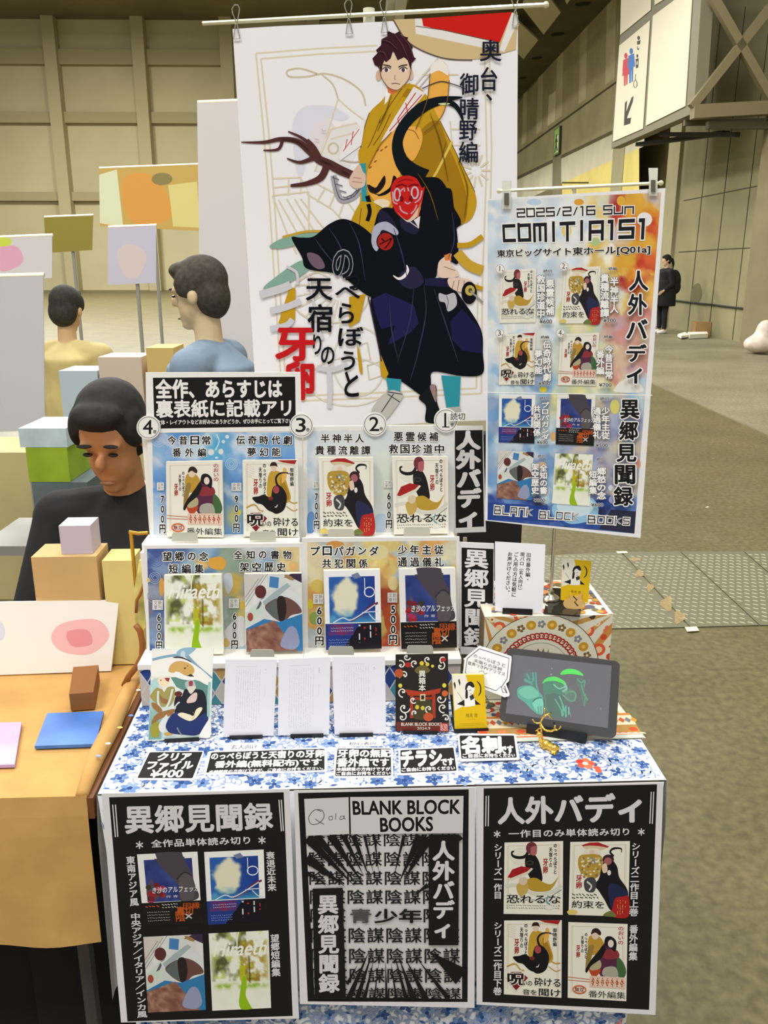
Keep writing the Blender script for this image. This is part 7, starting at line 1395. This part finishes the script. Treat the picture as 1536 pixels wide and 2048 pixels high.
# ------------------------------------------------------------------ people
SK = mat('skin', (206, 158, 122), .55)
def hand(mb, w, d, n, L=.085):
    """palm with four bent fingers and a thumb; w wrist, d pointing direction, n back-of-hand normal"""
    d = d / np.linalg.norm(d); n = n - d * np.dot(n, d); n /= np.linalg.norm(n); sd = np.cross(d, n)
    mb.tube([w, w + d * .045, w + d * L], [.023, .028, .026], 10)
    for i, (o, l) in enumerate([(-.027, .068), (-.009, .078), (.009, .073), (.027, .056)]):
        b = w + d * (L - .006) + sd * o; mb.tube([b, b + d * l * .5 - n * .006, b + d * l - n * .026], [.0088, .0082, .0066], 8)
    b = w + d * .03 - sd * .022; mb.tube([b, b + d * .025 - sd * .022 - n * .006, b + d * .055 - sd * .026 - n * .016], [.0115, .0105, .008], 8)
def person(lb, J, f, cols, vox, style='short', eyes=True):
    """J: joints; f: facing (unit, may tilt down). One continuous body, hair and clothes as children."""
    f = np.asarray(f, float); f /= np.linalg.norm(f); side = np.cross(f, UP); side /= np.linalg.norm(side); up = np.cross(side, f)
    H = J['head']; root = empty('person', [J['hip'][0], J['hip'][1], min(J['anl'][2], J['anr'][2]) - .07]); tag(root, lb, 'person')
    b = MB()
    def loc(a, c, e): return H + side * a + f * c + up * e
    def oell(mb, a, c, e, r):       # ellipsoid with axes along side, facing, up
        t = MB().ell((0, 0, 0), 1, 14, 10); V = np.vstack(t.V) * r; mb.add(loc(a, c, e) + V[:, :1] * side + V[:, 1:2] * f + V[:, 2:] * up, t.F)
    oell(b, 0, -.005, .03, (.074, .092, .088)); oell(b, 0, .022, -.045, (.056, .062, .068)); oell(b, 0, .098, -.015, (.011, .016, .022)); oell(b, 0, .074, -.075, (.024, .014, .008)); oell(b, 0, .055, -.1, (.026, .03, .02))
    for q in (-1, 1): oell(b, q * .076, -.005, -.01, (.011, .02, .032)); oell(b, q * .03, .077, .022, (.022, .012, .008))
    b.tube([J['neck'] - UP * .02, H - up * .07 - f * .015], [.052, .048], 12)
    b.tube([J['hip'], (J['hip'] * .55 + J['neck'] * .45), J['neck'] - UP * .07, J['neck']], [.13, .125, .13, .05], 14)
    for k in 'lr':
        s_, e_, w_ = J['sh' + k], J['el' + k], J['wr' + k]
        b.tube([J['neck'] - UP * .05, s_], [.06, .055], 10).tube([s_, (s_ + e_) / 2, e_], [.05, .045, .036], 10).tube([e_, (e_ + w_) / 2, w_], [.037, .034, .024], 10); b.ell(e_, .037).ell(s_, .053)
        hand(b, w_, w_ - e_, J.get('hn', UP))
        h_, k_, a_ = J['hp' + k], J['kn' + k], J['an' + k]
        b.tube([J['hip'], h_], [.1, .085], 10).tube([h_, (h_ + k_) / 2, k_], [.082, .07, .05], 10).tube([k_, k_ * .6 + a_ * .4, a_], [.052, .05, .034], 10); b.ell(k_, .052)
        fd = np.array([f[0], f[1], 0]); fd /= np.linalg.norm(fd); b.tube([a_ - UP * .03 - fd * .04, a_ - UP * .035 + fd * .06, a_ - UP * .045 + fd * .14], [.036, .036, .024], 10)
    b.build('body', mat('skin_' + cols['id'], cols['skin'], .55), root, remesh=vox)
    t = MB()
    t.tube([J['hip'] - UP * .03, J['hip'] * .5 + J['neck'] * .5, J['neck'] - UP * .08, J['neck'] + UP * .0], [.165, .155, .16, .066], 16)
    for k in 'lr':
        s_, e_, w_ = J['sh' + k], J['el' + k], J['wr' + k]; t.tube([J['neck'] - UP * .05, s_], [.075, .07], 12).tube([s_, e_], [.068, .054], 12).tube([e_, w_ * .92 + e_ * .08], [.055, .042], 12); t.ell(e_, .055).ell(s_, .07)
    t.build('top', mat('top_' + cols['id'], cols['top'], .9, noise=(7, .22, 4)), root, remesh=max(vox, .008))
    t = MB()
    for k in 'lr':
        h_, k_, a_ = J['hp' + k], J['kn' + k], J['an' + k]; t.tube([J['hip'] - UP * .0, h_], [.13, .1], 12).tube([h_, k_], [.1, .068], 12).tube([k_, a_ + UP * .03], [.068, .052], 12); t.ell(k_, .068)
    t.build('trousers', mat('legs_' + cols['id'], cols['legs'], .9), root, remesh=max(vox, .01))
    for k in 'lr':
        a_ = J['an' + k]; fd = np.array([f[0], f[1], 0]); fd /= np.linalg.norm(fd)
        MB().tube([a_ - UP * .028 - fd * .055, a_ - UP * .03 + fd * .06, a_ - UP * .04 + fd * .165], [.042, .044, .03], 12).build('shoe', mat('shoe_' + cols['id'], cols['shoe'], .6), root, smooth=True)
    h = MB(); oell(h, 0, -.018, .048, (.083, .098, .086)); oell(h, 0, -.05, -.01, (.08, .062, .085)); oell(h, 0, .05, .088, (.062, .045, .03))
    for q in (-1, 1): oell(h, q * .066, .012, .035, (.02, .05, .05))
    if style == 'pony': h.tube([loc(0, -.09, .04), loc(0, -.15, .0), loc(0, -.17, -.1), loc(0, -.15, -.22)], [.025, .034, .03, .012], 10)
    if style == 'long': oell(h, 0, -.06, -.09, (.09, .05, .11))
    h.build('hair', mat('hair_' + cols['id'], cols['hair'], .8, noise=(60, .5, 3)), root, remesh=max(vox, .006))
    if eyes:
        for q in (-1, 1):
            e = MB(); oell(e, q * .03, .083, .002, (.012, .006, .0045)); e.build('eye', mat('eye_dark', (40, 30, 26), .3), root)
            e = MB(); oell(e, q * .031, .087, .027, (.018, .006, .004)); e.build('eyebrow', mat('hair_' + cols['id'], cols['hair'], .8), root)
        e = MB(); oell(e, 0, .0875, -.075, (.019, .005, .005)); e.build('lips', mat('lips_' + cols['id'], tuple(int(v * .78) for v in cols['skin']), .5), root)
    return root
def seated(px_, py_, d, f, **k):
    H = at(px_, py_, d); f = np.asarray(f, float); f /= np.linalg.norm(f); fh = np.array([f[0], f[1], 0]); fh /= np.linalg.norm(fh); sd = np.cross(fh, UP)
    nk = H - UP * .15 - fh * .055; hp = nk - UP * .43 - fh * .1; hp[2] = max(hp[2], .50); J = dict(head=H, neck=nk, hip=hp)
    for s_, q in (('l', -1), ('r', 1)):
        J['sh' + s_] = nk - UP * .07 + sd * q * .17; J['el' + s_] = J['sh' + s_] - UP * .24 + fh * .12 + sd * q * .05; J['wr' + s_] = J['el' + s_] + fh * .17 - sd * q * .12 + UP * .0
        J['hp' + s_] = hp + sd * q * .09; J['kn' + s_] = hp + sd * q * .12 + fh * .36 + UP * .03; J['an' + s_] = J['kn' + s_] * [1, 1, 0] + UP * .075 - fh * .04
    return J
def standing(px_, py_, d, f, hscale=1.0):
    H = at(px_, py_, d); f = np.asarray(f, float); f /= np.linalg.norm(f); fh = np.array([f[0], f[1], 0]); fh /= np.linalg.norm(fh); sd = np.cross(fh, UP)
    nk = H - UP * .17 - fh * .03; leg = nk[2] - .50; hp = nk * [1, 1, 0] + UP * leg; J = dict(head=H, neck=nk, hip=hp)
    for s_, q in (('l', -1), ('r', 1)):
        J['sh' + s_] = nk - UP * .07 + sd * q * .18; J['el' + s_] = J['sh' + s_] - UP * .27 + sd * q * .05 - fh * .02; J['wr' + s_] = J['el' + s_] - UP * .14 + fh * .18 - sd * q * .04
        J['hp' + s_] = hp + sd * q * .09 - UP * .04; J['an' + s_] = hp * [1, 1, 0] + sd * q * .1 + UP * .075; J['kn' + s_] = (J['hp' + s_] + J['an' + s_]) / 2 + fh * .02
    J['hn'] = sd; return J
J = seated(224, 872, 1.98, (-.06, -.9, -.36))
person('seated person with black hair and black top looking down behind the brown-covered table', J, (-.06, -.9, -.36), dict(id='near', skin=(190, 132, 88), top=(26, 26, 28), legs=(36, 36, 40), shoe=(40, 38, 36), hair=(28, 26, 26)), .007)
hp = J['hip']
def stool(hp, lb):
    r = empty('stool', hp * [1, 1, 0]); tag(r, lb, 'stool'); z = hp[2] - .135
    MB().lathe(hp * [1, 1, 0] + UP * (z - .04), [(.16, 0), (.17, .02), (.16, .04)], 20).build('seat', mat('stool_seat', (60, 56, 52), .7), r)
    for a in range(4): t = a * 1.571 + .785; MB().tube([hp * [1, 1, 0] + [.11 * math.cos(t), .11 * math.sin(t), z - .04], hp * [1, 1, 0] + [.15 * math.cos(t), .15 * math.sin(t), 0]], .012, 8).build('leg', mat('table_leg_steel'), r)
stool(hp, 'dark stool under the seated person behind the brown table')
J = standing(398, 588, 3.1, (-.95, .2, -.12))
person('standing person in a grey-blue jacket facing left in front of the pale back banner', J, (-.95, .2, -.12), dict(id='blue', skin=(214, 190, 150), top=(124, 142, 160), legs=(70, 72, 80), shoe=(60, 56, 52), hair=(66, 58, 50)), .009, 'short')
J = standing(134, 620, 4.7, (.1, .95, -.1))
person('person with short dark hair and a tan coat, seen from behind', J, (.1, .95, -.1), dict(id='tan', skin=(206, 170, 130), top=(190, 174, 118), legs=(120, 110, 84), shoe=(70, 62, 50), hair=(44, 42, 34)), .01, 'short', False)
Pf = on(1336, 667, 0); Jf = standing(1333, 521, float(Pf[1]), (-.9, -.25, -.15))
pr_ = person('distant person in a black coat with a ponytail, walking by the concrete wall', Jf, (-.9, -.25, -.15), dict(id='far', skin=(200, 160, 130), top=(18, 18, 20), legs=(22, 22, 26), shoe=(220, 216, 206), hair=(16, 15, 15)), .014, 'pony', False)
nk, hp = Jf['neck'], Jf['hip']
MB().tube([hp - UP * .32, hp + UP * .05, nk - UP * .25], [.26, .24, .2], 14).build('coat_skirt', mat('top_far'), pr_, remesh=.02)
bk_ = nk + np.array([.2, .05, -.28]); tag(MB().ell(bk_, (.15, .17, .26)).ell(bk_ - UP * .12, (.16, .18, .18)).build('backpack', mat('black_fabric'), remesh=.02), 'black backpack worn by the distant person by the concrete wall', 'backpack')
# ------------------------------------------------------------------ stalls further back on the left
def hung(name, q, d, col, lb, cat, draw=None, pole=True, m=None):
    pl = plane_v(d); s = Sheet(pl, q, .004, col)
    if draw: draw(s, quad(*q))
    o = s.build(name, m or CLOTH); tag(o, lb, cat)
    if pole:
        c = pl.hit([(q[0][0] + q[1][0]) / 2, q[0][1] - 4])[0] + [0, .02, 0]
        r = empty('banner_stand', c * [1, 1, 0]); tag(r, 'thin grey stand behind the ' + lb.split(' on ')[0].split(' in ')[0].split(' with ')[0], 'banner stand')
        MB().tube([c * [1, 1, 0], c], .012, 8).build('pole', mat('stand_grey', (150, 148, 140), .5), r); MB().lathe(c * [1, 1, 0], [(.16, 0), (.16, .015), (.02, .03)], 16).build('base', mat('stand_base'), r)
        a, b = pl.hit([(q[0][0], q[0][1] - 2), (q[1][0], q[1][1] - 2)]); MB().tube([a + [0, .012, 0], b + [0, .012, 0]], .008, 8).build('crossbar', mat('cream_rod'), r)
hung('back_banner', [(394, 206), (575, 198), (575, 880), (404, 880)], 3.6, (222, 216, 214), 'plain pale banner seen from behind, beside the tall printed one', 'banner')
def orange(s, f): s.poly(f, [(0, .1), (.2, .02), (.26, 1), (0, .95)], (226, 230, 196)); s.blob(f, [(.26, .2), (.5, .1), (.68, .35), (.74, .8), (.5, .95), (.3, .8)], (226, 164, 84)); s.poly(f, [(.72, .3), (.98, .25), (1, .95), (.76, .95)], (226, 214, 140)); s.ell(f, .66, .2, .1, .1, (150, 136, 90))
hung('poster_board', [(198, 338), (398, 330), (400, 462), (200, 452)], 6.2, (206, 174, 100), 'distant orange and yellow poster board on a stand', 'poster', orange)
hung('poster_board', [(216, 456), (312, 452), (312, 566), (216, 570)], 5.4, (200, 196, 214), 'distant lavender poster below the orange poster board', 'poster', lambda s, f: s.blob(f, [(.2, .4), (.5, .3), (.8, .5), (.6, .9), (.3, .8)], (214, 200, 200)))
hung('poster_board', [(88, 436), (186, 432), (184, 500), (92, 506)], 6.0, (150, 138, 66), 'distant olive poster left of the lavender one', 'poster')
hung('white_banner', [(-60, 556), (86, 552), (90, 860), (-60, 866)], 3.0, (206, 202, 204), 'white banner at the left edge in front of the far stalls', 'banner')
hung('poster_board', [(-40, 478), (104, 472), (104, 556), (-40, 560)], 4.6, (214, 210, 212), 'pale pink and white poster above the white banner', 'poster', lambda s, f: (s.blob(f, [(.2, .3), (.5, .2), (.6, .6), (.3, .8)], (226, 170, 196)), s.blob(f, [(.1, .0), (.4, .0), (.42, .18), (.1, .2)], (206, 220, 90))))
# a table with cloth far back, boxes on it
r = empty('table', at(160, 800, 3.8) * [1, 1, 0]); tag(r, 'far table with a tan cloth behind the seated person', 'table')
c = at(60, 800, 3.8) * [1, 1, 0]; MB().box(c + [-.9, -.1, .0], (1.75, 0, 0), (0, .36, 0), (0, 0, .70)).build('cloth_cover', mat('tan_cloth', (196, 182, 128), .9, noise=(3, .12, 3)), r)
for i, (x, y, w, h, c_, lb) in enumerate([(262, 668, .19, .16, (208, 190, 170), 'beige carton on the far tan table'), (180, 700, .17, .1, (184, 200, 206), 'pale blue carton beside the beige one on the far table'), (340, 690, .12, .2, (206, 178, 110), 'mustard carton at the right end of the far table')]):
    p = at(x, 800, 3.9); tag(MB().box([p[0] - w / 2, 3.78, .701], (w, 0, 0), (0, .2, 0), (0, 0, h + .25)).build('carton', mat('carton_%d' % i, c_, .85)), lb, 'box')
# bags stacked on a trolley behind the brown table
r = empty('trolley', at(105, 1040, 2.5) * [1, 1, 0]); tag(r, 'low grey trolley behind the brown-covered table carrying bags', 'trolley')
c = at(105, 1040, 2.5); MB().box([c[0] - .2, 2.42, .66], (.4, 0, 0), (0, .3, 0), (0, 0, .03)).build('deck', mat('stand_grey'), r)
for dx in (-.18, .18):
    for dy in (.02, .28): MB().tube([[c[0] + dx, 2.42 + dy, .66], [c[0] + dx, 2.42 + dy, 0]], .014, 8).build('leg', mat('stand_grey'), r)
def zat(py_, d): return float(at(100, py_, d)[2])
for n_, x0_, x1_, za_, zb_, c_, lb in [('bag', 60, 172, .691, zat(958, 2.5), (96, 108, 110), 'grey-teal bag at the bottom of the stack on the trolley'), ('bag', 56, 138, zat(958, 2.5) + .001, zat(890, 2.5), (150, 176, 40), 'lime green bag stacked on the grey-teal bag'), ('box', 46, 140, zat(890, 2.5) + .001, zat(852, 2.5), (190, 208, 212), 'pale blue box on top of the lime green bag')]:
    a, b = at(x0_, 940, 2.46), at(x1_, 940, 2.46); m = MB().box([a[0], 2.46, za_], (b[0] - a[0], 0, 0), (0, .2, 0), (0, 0, zb_ - za_)); tag(m.build(n_ + '_stacked' if False else ('carry_bag' if n_ == 'bag' else 'pale_box'), mat('stack_%d' % c_[2], c_, .8, noise=(10, .2, 3))), lb, n_)

# black chair behind the stall, seen between the upright signs and the event poster
xa, xb = at(918, 1070, 1.90)[0], at(1043, 1070, 1.90)[0]; xm = (xa + xb) / 2
r = empty('chair', [xm, 1.95, 0]); tag(r, 'black chair behind the table, seen between the upright signs and the colourful poster', 'chair')
CB = mat('chair_black', (18, 18, 20), .85); w = (xb - xa) / 2
P = [[xm + sx * (w - .03 + .03 * math.cos(t)), 1.90, zc + .03 * math.sin(t)] for sx, zc, ts in [(1, .62, (-1.57, 0)), (1, 1.10, (0, 1.57)), (-1, 1.10, (1.57, 0)), (-1, .62, (0, -1.57))] for t in np.linspace(ts[0], ts[1], 5)]
MB().prism(np.array(P), (0, .05, 0)).build('backrest', CB, r)
MB().box([xm - w, 1.95, .44], (2 * w, 0, 0), (0, .40, 0), (0, 0, .05)).build('seat', CB, r)
for sx in (-1, 1):
    for yy in (1.97, 2.33): MB().tube([[xm + sx * (w - .02), yy, .45], [xm + sx * (w - .01), yy, 0]], .011, 8).build('leg', mat('table_leg_steel'), r)
    MB().tube([[xm + sx * (w - .03), 1.96, .46], [xm + sx * (w - .03), 1.953, .9]], .011, 8).build('back_post', mat('table_leg_steel'), r)
